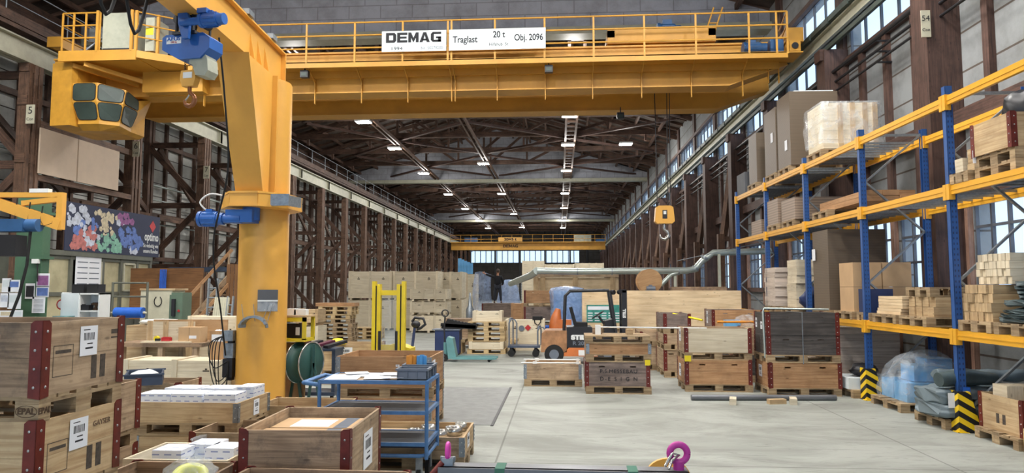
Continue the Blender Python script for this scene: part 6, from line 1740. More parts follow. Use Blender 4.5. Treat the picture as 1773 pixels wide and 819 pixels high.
# pale crate with red diamond behind the cart
x, y, L = pspan(876, 942, 22.0, 0.9)
dc = export_crate('pale closed crate with red diamond sticker behind the platform cart', x, y, 0, L, 0.9, Z(554, 22), battens=2, skids=False)
b = MB(); s = 0.1; b.prism([(0.1 - s, -0.475, 0.72), (0.1, -0.475, 0.72 - s), (0.1 + s, -0.475, 0.72), (0.1, -0.475, 0.72 + s)], (0, -0.004, 0)); b.build('diamond_sticker', 'red_paint', dc)
b = MB(); b.cyl((-0.1, -0.47, 0.7), (-0.1, -0.478, 0.7), 0.09, 20); b.build('round_sticker', 'grey_plastic', dc)
b = MB(); b.tube([(0.3, -0.49, 1.0), (0.32, -0.49, .86), (0.42, -0.49, .8), (0.5, -.49, .9), (0.5, -0.49, 1.05)], 0.016, 6); b.box(.24, -.4, Z(554, 22), .56, -.2, Z(554, 22) + .12)
b.build('carry_strap', 'black_rubber', dc)
# stacks behind and under the standing person
x, y, L = pspan(835, 897, 36.8, 1.3)
top = Z(525, 36.8)
b_ = export_crate('pale export crate beneath the crate the person stands on', x, y, 0, L * 0.95, 1.3, 0.45, battens=2, marks=False)
pc = crate('grey weathered crate with red corners on which the person stands', x, y, 0.45, L, 1.3, top - 0.45 - 0.018, 0, 'grey_board', 'red', lid=True, near=False, slots=True)
FX, FYp, FZ = X(862, 37.3), y, top
# stacked crates right of the person
x, y, L = pspan(907, 966, 27.0, 0.9)
stack('tall red-cornered stack behind the forklift', x, y, ['P', ('C', .46, dict(wd='used_board', adj='brown crate with red corners')), 'P', ('C', .5, dict(wd='grey_board', adj='grey-brown crate with red corners')), 'P', ('C', .48, dict(wd='orange_board', adj='orange-brown crate with red corners'))], L=L, W=0.9, near=False)
x, y, L = pspan(898, 910, 30, .8)
export_crate('narrow yellowish crate between person and red-cornered stack', x - .2, y, 0, 0.5, 0.8, 1.3, battens=2, wd='orange_board', marks=False)
export_crate('tall pale packed crate far behind the red-cornered stack', *pspan(905, 942, 48, 1.6)[:2], 0, pspan(905, 942, 48, 1)[2], 1.6, Z(452, 48), battens=3)
for i, (a, c, py) in enumerate(((943, 994, 458), (996, 1045, 456))):
    x, y, L = pspan(a, c, 50, 1.6); 
    for k in range(2): export_crate('pale packed crate far behind the forklift, %s %s' % (('left', 'right')[i], ('lower', 'upper')[k]), x, y, k * 1.9, L, 1.6, (Z(py, 50) - 1.9 if k else 1.86), battens=5)
t = thing('goods_shelf', 'wooden frame shelf behind the blue-wrapped goods', 'frame', (X(985, 34), Y(985, 34), 0))
zf = Z(480, 34)
for px in (928, 940, 996, 1060): xx = X(px, 34) - X(985, 34); b = MB(); b.box(xx - .12, -.1, 0, xx + .12, .1, zf); b.build('post', 'pine_board', t)
b = MB(); b.box(X(925, 34) - X(985, 34), -.12, zf, X(1070, 34) - X(985, 34), .12, zf + .3); b.build('top_beam', 'used_board', t)
b = MB(); b.box(X(925, 34) - X(985, 34), .0, zf - 1.6, X(1070, 34) - X(985, 34), .12, zf - .02); b.build('board_wall', 'laminated_panel', t)

# forklift, seen from its left side, facing right
fx, fy = X(1003, 18.6), Y(1003, 18.6)
FL = thing('forklift', 'orange and black forklift truck with overhead guard in the aisle', 'forklift', (fx, fy, 0))
b = MB(); b.prism([(-1.02, -0.5, 0.3), (-1.0, -0.5, 0.78), (-0.9, -0.5, 0.86), (-0.35, -0.5, 0.86), (-0.35, -0.5, 0.3)], (0, 1.0, 0)); b.build('counterweight', 'worn_orange', FL)
b = MB(); b.prism([(-0.4, -0.48, 0.42), (-0.35, -0.48, 0.95), (0.3, -0.48, 0.95), (0.42, -0.48, 0.6), (0.42, -0.48, 0.42)], (0, 0.96, 0)); body = b.build('body', 'black_steel', FL)
text('lettering', 'STILL', 0.15, 'white_paint', FL, (0.0, -0.485, 0.68), bold=0.012, sx=1.35); text('lettering', 'R 20-20', 0.13, 'grey_plastic', FL, (0.05, -0.485, 0.53), bold=0.004, sx=1.2)
b = MB(); b.prism([(-0.5, -0.5, 0.2), (-0.3, -0.5, 0.42), (0.9, -0.5, 0.42), (0.95, -0.5, 0.2)], (0, 1.0, 0)); sk_ = b.build('chassis_skirt', 'forklift_orange', FL); b = MB(); b.box(-0.05, -0.505, 0.22, 0.42, -0.5, 0.36); b.build('white_sticker', 'white_paint', sk_)
for px, r in ((-0.68, 0.25), (0.72, 0.29)):
    for s in (-1, 1):
        yy = s * 0.44; b = MB(); b.cyl((px, yy - 0.09, r), (px, yy + 0.09, r), r, 24, 0); b.cyl((px, yy - 0.095, r), (px, yy + 0.095, r), r * .5, 18, 1); b.build('wheel', ['black_rubber', 'grey_plastic'], FL)
for s in (-1, 1):
    b = MB(); b.tube([(-0.42, s * 0.42, 0.8), (-0.38, s * 0.42, 1.75), (-0.25, s * 0.42, 1.88), (0.75, s * 0.42, 1.9)], 0.04, 8); b.bar((0.78, s * 0.42, 1.9), (0.95, s * 0.42, 0.65), 0.06, 0.1, up=(0, 1, 0)); b.build('guard_frame', 'black_steel', FL)
b = MB()
for k in range(6): b.bar((-0.2 + k * 0.18, -0.42, 1.89), (-0.2 + k * .18, 0.42, 1.89), 0.03, 0.03)
b.build('roof_bars', 'black_steel', FL)
b = MB(); b.prism([(-0.15, -0.25, 0.95), (0.2, -0.25, 0.95), (0.2, -0.25, 1.05), (-0.12, -0.25, 1.06)], (0, 0.5, 0)); b.bar((-0.12, 0, 1.0), (-0.24, 0, 1.45), 0.09, 0.42, up=(0, 1, 0)); b.build('seat', 'black_rubber', FL)
b = MB(); b.bar((0.72, 0, 0.9), (0.5, 0, 1.22), 0.06, 0.06, up=(0, 1, 0))
RM = Matrix.Translation((0.48, 0, 1.25)) @ Matrix.Rotation(math.radians(-32), 4, 'Y')
b.tube([tuple(RM @ Vector((0.17 * math.cos(k * .3927), 0.17 * math.sin(k * .3927), 0))) for k in range(17)], 0.016, 6, caps=False); b.bar(RM @ Vector((-.17, 0, 0)), RM @ Vector((.17, 0, 0)), 0.03, .02); b.build('steering_wheel', 'black_steel', FL)
b = MB(); b.prism([(0.6, -0.3, 0.6), (0.95, -0.3, 0.6), (0.85, -0.3, 1.15), (0.65, -0.3, 1.1)], (0, 0.6, 0)); b.build('dashboard', 'black_steel', FL)
for s in (-1, 1):
    b = MB(); b.box(1.08, s * 0.3 - 0.06, 0.06, 1.22, s * 0.3 + 0.06, 1.9); b.build('mast_profile', 'black_steel', FL)
    b = MB(); b.box(1.27, s * 0.25 - .06, 0.04, 2.2, s * 0.25 + .06, 0.08); b.box(1.24, s * .25 - .06, .04, 1.28, s * .25 + .06, .6); b.build('fork', 'black_steel', FL)
b = MB(); b.box(1.08, -0.36, 1.84, 1.2, 0.36, 1.92); b.box(1.22, -0.4, 0.2, 1.26, 0.4, 0.6); b.box(1.1, -.3, 1.0, 1.14, .3, 1.1); b.build('mast_cross', 'black_steel', FL)
text('lettering', 'STILL', 0.1, 'white_paint', FL, (1.15, -0.365, 1.3), rot=(math.pi / 2, -math.pi / 2, 0), bold=0.006)
b = MB(); b.cyl((0.82, -0.42, 1.85), (0.88, -0.5, 1.85), 0.06, 10); b.cyl((1.0, -0.42, 1.85), (1.04, -0.5, 1.87), 0.06, 10); b.build('work_lights', 'black_steel', FL)
# orange machine behind the forklift seat
b = MB(); b.tube([(0, 0, 0.55), (0, 0, 0.8), (0.02, 0, 1.05), (0.08, 0, 1.3)], [0.2, 0.22, 0.16, 0.08], 12); b.box(0.02, -0.2, 0.55, 0.5, 0.2, 0.95)
b.box(-0.3, -.25, 0, .55, .25, .55)
tag(b.build('suction_unit', 'forklift_orange', None, (X(962, 22.5), Y(962, 22.5), 0)), 'orange machine standing behind the forklift seat', 'machine')
b = MB(); b.box(-0.9, -0.35, 0, 0.9, 0.35, 0.62); b.box(-.95, -.38, .62, .95, .38, .66); tag(b.build('blue_container', 'roller_blue', None, (X(970, 24.3), Y(970, 24.3), 0)), 'blue steel container behind the forklift', 'container')

# front mid crates
x, y, L = pspan(907, 1005, 14.0, 0.8)
stack('load with white bars before the forklift', x, y, [('P', 'pallet_wood'), ('C', .3, dict(corner='galv', wd='used_board', slots=False, adj='low crate with galvanised corners'))], L=1.15)
for i in range(2):
    m = MB(); m.cyl((-0.68, 0, 0), (0.5, 0, 0), 0.014, 8); m.cbox(-0.4, 0, 0, 0.08, 0.05, 0.05); m.cbox(0.45, 0, 0, 0.06, 0.05, 0.05)
    tag(m.build('white_bar', 'white_paint', None, (x + 0.05 + i * .02, y - 0.37 + i * 0.66, 0.461), RND.uniform(-.02, .02)), 'white bar lying in the low crate before the forklift', 'bar', 'white bars in the low crate')
for i in range(6):
    m = MB(); m.box(-0.55, -0.05, 0, 0.55, 0.05, 0.12); tag(m.build('timber_piece', 'pine_board', None, (x, y - .3 + i * .12, 0.31 - .16)), 'timber piece under the white bars', 'timber', 'timber under the white bars')
x, y, L = pspan(1013, 1123, 13.0, 0.8)
top, its = stack('lettered stack right of the forklift', x, y, ['P', ('C', .44, dict(wd='grey_board', adj='crate lettered P.S. MESSEBAU DESIGN', marks=None)), 'P', ('C', .2, dict(corner='galv', wd='orange_board', slots=False, adj='orange-brown collar')), 'P'])
ms = its[1]
text('lettering', 'P.S.MESSEBAU', 0.1, 'ink', ms, (0.02, -0.4, 0.27), bold=0.0, fit=.68, spacing=1.1); text('lettering', 'D-E S I G N', 0.1, 'ink', ms, (0.02, -0.4, 0.13), bold=0.0, fit=.68, spacing=1.4)
b = MB(); b.box(-0.05, -0.004, 0, 0.05, 0, 0.1); tag(b.build('yellow_tag', 'safety_yellow', None, (x + 0.54, y - 0.412, 0.53)), 'yellow tag on the corner of the lettered crate', 'tag')
b = MB(); b.box(-0.06, -0.12, 0, 0.06, 0.12, 0.1); tag(b.build('wood_block', 'pine_board', None, (x + 0.25, y, top)), 'small wood block on top of the lettered stack', 'block')
t = thing('clamp_bar', 'long white clamp bar running over the lettered stack to the right', 'bar', (x - 0.35, y - 0.1, top + .06))
b = MB(); b.cyl((0, 0, 0.08), (2.2, 0.8, 0.02), 0.014, 8); b.build('bar', 'white_paint', t)
b = MB(); b.cbox(0, 0, 0.03, 0.1, 0.12, 0.18); b.build('clamp_head', 'white_paint', t)
b = MB(); b.box(-0.09, -0.08, 0, 0.09, 0.08, 0.12); tag(b.build('wood_block', 'worn_board', None, (x - 0.35, y + .12, top)), 'brown wood block beside the clamp head on the lettered stack', 'block')

# stacks at the right of the aisle
x, y, L = pspan(1182, 1296, 13.25, 0.85)
stack('pale-fronted double stack in the aisle', x, y, ['P', ('C', .45, dict(wd='orange_board', adj='orange-brown crate with red corners', notes=[('left', 0.1, 0.22, 0.2, 0.24)])), 'P', ('C', .45, dict(wd='new_pine', wd2='used_board', slots=False, adj='pale-fronted crate with red corners', notes=[('left', 0.1, 0.3, 0.2, 0.24)]))], L=1.25, W=0.85)
b = MB(); b.box(-0.06, -0.004, 0, 0.06, 0, 0.11); tag(b.build('yellow_tag', 'safety_yellow', None, (x - 0.57, y - 0.44, 0.57)), 'yellow tag on the pale-fronted double stack', 'tag')
x, y, L = pspan(1322, 1450, 12.75, 0.85)
top, its = stack('dark strapped stack right of the aisle', x, y, ['P', ('C', .45, dict(wd='orange_board', adj='orange-brown crate with red corners', notes=[('left', 0.1, 0.26, 0.2, 0.22)])), 'P', ('C', .36, dict(wd='charcoal_board', adj='charcoal wooden crate with red corners', marks=[('left', -.1, .04, -.04, .3, False), ('left', 0.04, .04, .1, .3, False)])), ('C', .4, dict(wd='charcoal_board', adj='charcoal crate with strapping', notes=[('left', -0.1, 0.16, 0.12, 0.14), ('left', 0.25, 0.2, 0.1, 0.18)]))], L=1.3, W=0.85)
b = MB(); b.box(-0.008, -0.432, -0.92, 0.008, -0.428, 0.012); b.box(-0.008, -0.43, 0.004, 0.008, 0.43, 0.014); tag(b.build('strapping_band', 'galvanised', None, (x - 0.02, y, top)), 'grey strapping band around the charcoal crates', 'strap')
b = MB(); b.tube([(-0.66, -0.3, -0.85), (-0.68, -0.3, 0.0), (-0.66, -0.3, 0.06), (0.5, -0.3, 0.04)], 0.02, 8); tag(b.build('bent_tube', 'duct_metal', None, (x, y, top + 0.02)), 'thin grey bent tube over the charcoal crates', 'tube')
# behind them
x, y, L = pspan(1146, 1182, 15.6, 0.8)
stack('narrow red-cornered stack left of the pale-fronted one', x + 0.05, y, ['P', ('C', .45, dict(adj='brown crate with red corners')), 'P', ('C', .2, dict(adj='low brown crate with red corners', slots=False)), 'P', ('C', .3, dict(adj='open brown crate with red corners', wd='grey_board', slots=False))], L=0.6, W=1.2)
b = MB(); b.cyl((0.2, -.12, -.04), (0.75, -0.6, -0.16), 0.022, 8); tag(b.build('yellow_tube', 'safety_yellow', None, (x - 0.2, y - 0.2, 1.42)), 'yellow tube sticking over the narrow red-cornered stack', 'tube')
x, y, L = pspan(1128, 1146, 16.9, 0.8)
stack('lowest hidden stack behind the lettered crates', x - .1, y, ['P', ('C', .42, dict(adj='brown crate with red corners')), 'P', ('C', .2, dict(adj='low brown crate', slots=False))], L=0.7, W=1.1)
x, y, L = pspan(1236, 1310, 17.2, 0.8)
stack('stack carrying the long brown crate', x, y, ['P', ('C', .4, dict(adj='brown crate with red corners', wd='worn_board')), 'P', 'P', 'P', ('C', .44, dict(adj='long brown crate with red corners', wd='orange_board', wd2='grey_board', notes=[('left', 0.1, 0.25, 0.14, 0.3)]))], L=1.25, W=0.85)
x, y, L = pspan(1296, 1322, 14.6, .8)
top, _ = stack('brown stack between pale-fronted and dark stacks', x - 0.15, y, ['P', ('C', .42, dict(adj='charcoal crate', wd='charcoal_board')), ('C', .42, dict(adj='brown crate', wd='used_board', corner=None)), 'P'], L=0.85, W=0.8)
t = crumple('plastic_bundle', 'clear plastic bundle on the stack between the pale and dark ones', 'bundle', (x - 0.15, y, top), 0.16, (1.4, 1, .8), 'clear_film')
b = MB(); b.cyl((-0.7, 0, 0.06), (0.2, 0.1, 0.06), 0.025, 8); tag(b.build('yellow_tube', 'orange_folder', None, (x - 0.1, y - 0.2, top + .05)), 'orange-yellow tube on the stack left of the charcoal crates', 'tube')
b = MB(); b.box(-0.16, -0.1, 0, 0.16, 0.1, 0.14); tag(b.build('blue_box', 'wrap_blue', None, (x - 0.42, y + 0.1, top)), 'pale blue box beside the plastic bundle', 'box')
# large laminated panel wall and teal sign board
x, y, L = pspan(1008, 1279, 20.3, 0.2)
pw = thing('upright_partition', 'large laminated timber panel standing upright behind the right stacks', 'panel', (x, y, 0))
b = MB(); n = 9; H = Z(503, 20.3)
for k in range(n): b.box(-L / 2, -0.06, H * k / n + 0.0015, L / 2, 0.06, H * (k + 1) / n)
b.build('panel_boards', 'laminated_panel', pw)
b = MB()
for xx in (-L / 2 + .3, L / 2 - .3): b.box(xx - .05, 0.06, 0, xx + .05, 0.5, 0.1); b.bar((xx, 0.45, 0.1), (xx, 0.08, 1.4), 0.08, 0.08)
b.build('support_feet', 'pine_board', pw)
t = thing('notice_board', 'wooden framed teal information board leaning on timber panel', 'board', (X(1046, 20), Y(1046, 20) + .0, 0.9))
w = 1.15; b = MB(); b.box(-w / 2, -.03, -.1, w / 2, 0.02, .75); b.build('frame', 'laminated_panel', t); b = MB(); b.box(-w * .45, -.04, .08, w * .45, -.03, .58); b.build('teal_sheet', 'teal_sign', t)
b = MB(); b.box(-w * .42, -.045, .44, w * .1, -.04, .54, 0)
for k in range(4):
    for q in range(5): b.box(-w * .42 + q * w * .17, -.045, .12 + k * .07, -w * .42 + q * w * .17 + w * .12, -.04, .15 + k * .07, 0)
b.build('lettering_lines', 'paper', t)
b = MB(); b.box(-.4, .02, -.9, -.3, .06, .6); b.box(.3, .02, -.9, .4, .06, .6); b.build('stand', 'pine_board', t)
# wooden cable drum disc and vice on the panel shelf
x, y = at(1124, 21.2)
t = thing('cable_drum', 'round brown wooden disc standing behind the timber panel', 'drum', (x, y, Z(487, 21.2)))
b = MB(); b.cyl((0, -0.05, 0), (0, 0.0, 0), 0.37, 36); b.build('flange', 'plywood', t); b = MB(); b.cyl((0, 0, 0), (0, .5, 0), 0.16, 20); b.build('hub', 'pine_board', t); b = MB(); b.cyl((0, 0.5, 0), (0, 0.55, 0), 0.37, 36); b.build('flange', 'plywood', t)
b = MB(); b.box(-2.6, -0.3, H - .42 - .2, 2.4, 0.6, H - .42 + .26 - .05); 
zs = Z(487, 21.2) - 0.37
b = MB(); b.box(-1.6, -0.25, zs - 0.1, 2.3, 0.7, zs - .005); 
for xx in (-1.5, 2.2): b.box(xx - .05, -.2, 0, xx + .05, .6, zs - .1)
tag(b.build('long_bench', 'pine_board', None, (x, y, 0)), 'long wooden bench hidden behind the laminated panel', 'bench')
b = MB(); b.cbox(0, 0, 0.05, 0.3, 0.2, 0.1); b.cyl((-0.12, 0, 0.15), (0.14, 0, 0.15), 0.07, 12); b.cbox(0, 0, 0.22, 0.1, 0.1, 0.08)
tag(b.build('electric_motor', 'grey_plastic', None, (x + 0.0, y - 0.16, H + 0.0 - .0)), 'small grey motor standing before the round wooden disc', 'motor').location = (x, y - 0.15, zs)
b = MB(); b.box(-0.8, -0.2, 0, 0.8, 0.2, 0.2); tag(b.build('brown_box', 'worn_board', None, (x + 1.45, y, zs)), 'long brown box right of the round wooden disc', 'box')

# silver extraction duct
t = thing('extraction_duct', 'long silver extraction duct crossing the hall above the timber panel', 'duct', (0, 0, 0))
dd = 22.5
zp = Z(470, dd)
b = MB(); y0 = Y(1100, dd)
P = [(X(930, dd), y0 - 0.1, zp + .02), (X(1000, dd), y0, zp), (X(1190, dd), y0 + 0.35, zp + 0.03), (X(1205, dd), y0 + .4, zp + 0.08), (X(1218, dd), y0 + .45, zp + .35), (X(1226, dd), y0 + .45, Z(446, dd)), (X(1238, dd), y0 + .5, Z(437, dd)), (6.95, y0 + .6, Z(434, dd))]
b.tube(P, 0.105, 14)
b.build('main_pipe', 'duct_metal', t)
b = MB(); b.tube([(X(930, dd), y0 - .1, zp + .02), (X(918, dd), y0 + 1.0, zp - .1), (X(884, 29), y0 + 6.5, Z(491, 29))], 0.12, 14); b.build('branch_pipe', 'duct_metal', t)
b = MB(); b.tube([(X(1180, dd), y0 + .3, zp), (X(1163, dd), y0 + .3, zp - .1), (X(1145, dd), y0 + .3, zp - .45)], 0.07, 12); b.build('branch_pipe', 'duct_metal', t)
for px in (1000, 1060, 1120, 1176, 1206, 1222): 
    xx = X(px, dd); zz_ = zp if px < 1200 else (zp + .1 if px < 1210 else zp + .45); yy = y0 + (px - 1000) / 190 * .35 if px < 1200 else y0 + .42
    b = MB()
    if px < 1200: b.cyl((xx - .02, yy, zz_), (xx + .02, yy, zz_), 0.118, 14)
    else: b.cyl((xx - .02, yy, zz_ - .03), (xx + .02, yy, zz_ + .03), 0.125, 14)
    b.build('pipe_joint', 'galvanised', t)
for px in (1170, 1246): b = MB(); b.box(X(px, dd) - .04, y0 + .3, 0, X(px, dd) + .04, y0 + .38, zp if px < 1200 else Z(440, dd)); b.build('support_post', 'cabinet_grey', t)
b = MB(); b.bar((X(1172, dd) - .5, y0 + .3, zp - .9), (X(1220, dd), y0 + .3, zp - .85), .1, .1); b.build('bracket', 'pale_lit_timber', t)
b = MB(); b.cyl((X(1172, 22), Y(1172, 22), Z(452, 22)), (7.3, Y(1260, 22), Z(410, 22)), 0.012, 5); tag(b.build('guy_wire', 'galvanised'), 'thin steel wire rising to the right wall above the duct', 'wire')

# pipe on floor and blocks
x0, x1, d = X(1193, 12.2), X(1440, 12.2), 12.2
b = MB(); b.cyl((x0, 0.0, 0.07), (x1, 0.16, 0.07), 0.05, 16); tag(b.build('steel_pipe', 'steel_pipe', None, (0, Y(1310, 12.2), 0.0)), 'long grey steel pipe lying on the floor before the right stacks', 'pipe')
o = COL.objects[-1]; o.location.z = -0.02
for i, px in enumerate((1268, 1371)):
    b = MB(); b.box(-0.055, -0.3, 0, 0.055, 0.0, 0.1); tag(b.build('wood_wedge', 'new_pine', None, (X(px, 11.85), Y(px, 11.85) + .22, 0), -0.25), '%s small pine block on the floor before the steel pipe' % ('left', 'right')[i], 'block')
    if i == 1: b = MB(); b.box(-0.055, -0.3, 0, 0.055, 0.0, 0.08); tag(b.build('wood_wedge', 'pine_board', None, (X(px - 14, 12.0), Y(px, 12.0) - .02, 0), -1.35), 'darker pine block lying next to the right floor block', 'block').location = (X(1352, 11.9), Y(1352, 11.9) + .05, 0)

# blue film sheets and wrapped goods
def filmsheet(name, label, loc, W, H, amp, mat='blue_film', nx=14, nz=16, seed=1, taper=0.15):
    r_ = random.Random(seed); m = MB(); G = []
    ph = [r_.uniform(0, 6) for _ in range(6)]
    for j in range(nz + 1):
        row = []
        for i in range(nx + 1):
            u, v = i / nx, j / nz
            w = W * (1 - taper * v) 
            row.append(((u - .5) * w + .06 * math.sin(5 * v + ph[0]), amp * (math.sin(9 * u + 3 * v + ph[1]) + .5 * math.sin(19 * u - 5 * v + ph[2])) + .05 * math.sin(11 * v + ph[3]), v * H - (.12 * math.sin(3.1 * u + ph[4]) if j == nz else 0)))
        G.append(row)
    for j in range(nz):
        for i in range(nx): m.face([G[j][i], G[j][i + 1], G[j + 1][i + 1], G[j + 1][i]], None, 0, True)
    return tag(m.build(name, mat, None, loc), label, 'film')
filmsheet('plastic_sheet', 'tall blue translucent plastic sheet held up by the person', (X(837, 38.6), Y(837, 38.6), 0.0), 1.15, Z(474, 38.6), .07, seed=3, taper=.2)
m = crumple('plastic_sheet', 'bulging blue plastic cover beside the standing person', 'film', (X(881, 39.4), Y(881, 39.4), 0.0), 0.85, (.75, .5, 1.45), 'blue_film', n=20, jit=.07)
x, y = X(982, 25.6), Y(982, 25.6)
bt = Z(498, 25.6)
b = MB(); b.box(-0.5, -0.4, 0, 0.5, 0.4, bt - .1); tag(b.build('wrapped_goods', 'wrap_blue', None, (x, y + .1, 0)), 'tall goods packed inside blue film behind the forklift', 'goods')
m = MB(); n = 20
prof = [(.66, 0), (.66, .5), (.63, 1.0), (.66, 1.5), (.68, bt - .15), (.6, bt - .02), (.3, bt + .04), (0, bt + .05)]
for r, z in prof: pass
i0 = len(m.v)
for r, z in prof:
    for k in range(n):
        a = 2 * math.pi * k / n; rr_ = r * (1 + .07 * math.sin(5 * a + z * 4) + RND.uniform(-.03, .03)); q = max(abs(math.cos(a)), abs(math.sin(a)))
        m.v.append((rr_ * math.cos(a) / q * .92, rr_ * math.sin(a) / q * .8, z))
for i in range(len(prof) - 1):
    for k in range(n):
        k2 = (k + 1) % n; m.f.append((i * n + k, i * n + k2, (i + 1) * n + k2, (i + 1) * n + k)); m.uv.append([(0, 0), (1, 0), (1, 1), (0, 1)]); m.mi.append(0); m.sm.append(True)
tag(m.build('plastic_cover', 'blue_film', None, (x, y + .1, 0)), 'blue translucent film cover over tall goods behind the forklift', 'film')
# ================================================================== PALLET RACK AND ITS LOADS
RR = math.radians(1.15)                     # the rack row stands at a slight angle to the wall
RY0 = 7.35; RX0 = 5.5 + 0.02 * 2.7 
BAY = 2.7; DEP = 1.1
def rk(x, y):                                # rack coordinates: x across (0 front .. DEP back), y along
    c, s = math.cos(RR), math.sin(RR)
    return RX0 + x * c - y * s, RY0 + x * s + y * c
rack = thing('pallet_rack', 'tall blue and yellow pallet rack along the right wall', 'rack', (*rk(0, 0), 0), RR)
HT = 4.8
nu = 6
def upright(label_parent, y):
    for x in (0, DEP):
        m = MB(); w = 0.05
        m.box(x - w, y - 0.045, 0, x + w, y - 0.035, HT); m.box(x - w, y + 0.035, 0, x + w, y + 0.045, HT); m.box(x - w if x == 0 else x + w - .01, y - 0.045, 0, x - w + 0.01 if x == 0 else x + w, y + 0.045, HT)
        m.box(x - 0.08, y - 0.07, 0, x + 0.08, y + 0.07, 0.01)
        o = m.build('upright', 'rack_blue', label_parent)
        h = MB(); k = 0
        while k < 60: h.box(x - w + .02, y - 0.047, 0.15 + k * 0.075, x - w + .035, y - 0.045, 0.18 + k * 0.075); h.box(x + w - .035, y - 0.047, 0.15 + k * .075, x + w - .02, y - 0.045, 0.18 + k * .075); k += 1
        h.build('slots', 'cabinet_blue', o)
    m = MB(); zs = [0.25, 1.15, 2.05, 2.95, 3.85, 4.7]
    for i in range(5):
        a, c = ((0.05, zs[i]), (DEP - 0.05, zs[i + 1])) if i % 2 == 0 else ((DEP - 0.05, zs[i]), (0.05, zs[i + 1]))
        m.bar((a[0], y, a[1]), (c[0], y, c[1]), 0.03, 0.045, up=(0, 1, 0))
    m.bar((0.05, y, 4.7), (DEP - .05, y, 4.7), .03, .045)
    m.build('diagonal_bracing', 'galvanised', label_parent)
for k in range(nu): upright(rack, k * BAY)
LV = [(4.65, range(0, 5)), (3.38, range(0, 5)), (1.37, range(0, 5))]
for z, bays in LV:
    for k in bays:
        for x in (-0.02, DEP + 0.02):
            m = MB(); y0 = k * BAY + 0.05; y1 = (k + 1) * BAY - 0.05
            m.box(x - 0.025, y0, z - 0.13, x + 0.025, y1, z); m.box(x - 0.032, y0, z - 0.075, x + 0.032, y1, z - 0.055)
            bm = m.build('beam', 'rack_yellow', rack)
            for yy in (y0 - 0.01, y1 + 0.01): h = MB(); h.box(x - 0.055, yy - 0.035, z - 0.2, x + 0.03, yy + 0.035, z + 0.02); h.build('beam_connector', 'rack_yellow', bm)
        if (z > 4 and k >= 2) or 1.5 < z < 4:
            m = MB()
            for q in range(9): m.box(0.0, k * BAY + 0.3 + q * 0.26, z - 0.05, DEP, k * BAY + 0.325 + q * 0.26, z - 0.01)
            m.build('depth_bars', 'galvanised', rack)
for k, (y, lab) in enumerate(((BAY, 'near'), (2 * BAY, 'far'))):
    x_, y_ = rk(-0.02, y)
    m = MB(); m.prism([(-0.09, -0.13, 0), (0.05, -0.13, 0), (0.05, -0.13, 0.55), (-0.09, -0.13, 0.55)], (0, 0.01, 0)); m.prism([(0.05, -0.13, 0), (0.05, -0.13, 0.55), (0.05, 0.1, 0.55), (0.05, 0.1, 0)], (0.01, 0, 0)); m.prism([(-0.09, -0.13, 0), (-0.09, -0.13, 0.55), (-0.09, 0.1, 0.55), (-0.09, .1, 0)], (-0.01, 0, 0))
    m.prism([(-0.1, -0.145, 0), (0.2, -0.145, 0), (0.06, -0.145, 0.55), (-0.1, -0.145, 0.55)], (0, .012, 0))
    m.box(-0.12, -0.16, 0, 0.2, 0.1, 0.012)
    tag(m.build('post_guard', 'hazard_stripes', None, (x_, y_, 0.0)), 'yellow and black striped guard at the foot of the %s rack post' % lab, 'guard')
# leaflets on posts
for (px, py, d, w, h, lab) in ((1641, 285, 9.75, .2, .17, 'near rack post'), ):
    x_, y_ = rk(0.1, 9.73 - RY0 - .27); m = MB(); m.box(-w / 2, -.004, -h / 2, w / 2, 0, h / 2, 0); m.box(-w * .3, -.005, -.0, w * .3, -.004, .012, 1); m.box(-w * .2, -.005, -.03, w * .2, -.004, -.018, 1)
    tag(m.build('shelf_note', ['paper', 'grey_plastic'], None, (x_ - .04, y_, 3.68)), 'white paper note hanging on the %s' % lab, 'note')

def rload(xr, yr): return rk(xr, yr)
def rpal(label, yr, z, xr=DEP / 2, wd='pallet_wood', L=1.2, W=0.8, group=None):
    x_, y_ = rk(xr, yr); return pallet(label, x_, y_, z, RR, wd, L, W, group=group)
def rbox(name, label, cat, xr, yr, z, sx, sy, sz, mat, group=None, extra=None):
    x_, y_ = rk(xr, yr); m = MB(); m.box(-sx / 2, -sy / 2, 0, sx / 2, sy / 2, sz)
    if extra: extra(m)
    return tag(m.build(name, mat, None, (x_, y_, z), RR), label, cat, group)
zT, zM, zL = 4.652, 3.382, 1.372
# y along rack for image depth d: yr = d + .37 - 7.35
def yr(d): return d + 0.3 - RY0
# --- top level
rpal('pallet under the plastic-covered timber load on top level', yr(14.5), zT)
x_, y_ = rk(DEP / 2, yr(14.5))
t = thing('timber_load', 'pale battened timber load under clear plastic on the top level', 'crate', (x_, y_, zT + .145), RR)
m = MB()
for k in range(5): m.box(-.55, -.4, k * .19 + .004, .55, .4, (k + 1) * .19)
m.build('body', 'new_pine', t)
for xx in (-.2, .05, .3, .5): m = MB(); m.box(xx - .05, -.42, 0, xx + .05, -.4, .95); m.build('batten', 'pine_board', t)
m = MB(); n = 24; prof = [(1.02, .1), (1.0, .5), (1.0, .93), (.98, .975), (.5, .985), (0, .985)]
for r, z in prof:
    for k in range(n):
        a = 2 * math.pi * k / n; q = max(abs(math.cos(a)), abs(math.sin(a))); j = 1 + (.03 * math.sin(7 * a + 9 * z) + RND.uniform(-.01, .02) if z < .95 else 0)
        m.v.append((.6 * r * j * math.cos(a) / q, .46 * r * j * math.sin(a) / q, z))
for i in range(len(prof) - 1):
    for k in range(n): k2 = (k + 1) % n; m.f.append((i * n + k, i * n + k2, (i + 1) * n + k2, (i + 1) * n + k)); m.uv.append([(0, 0), (1, 0), (1, 1), (0, 1)]); m.mi.append(0); m.sm.append(True)
m.build('plastic_cover', 'clear_film', t)
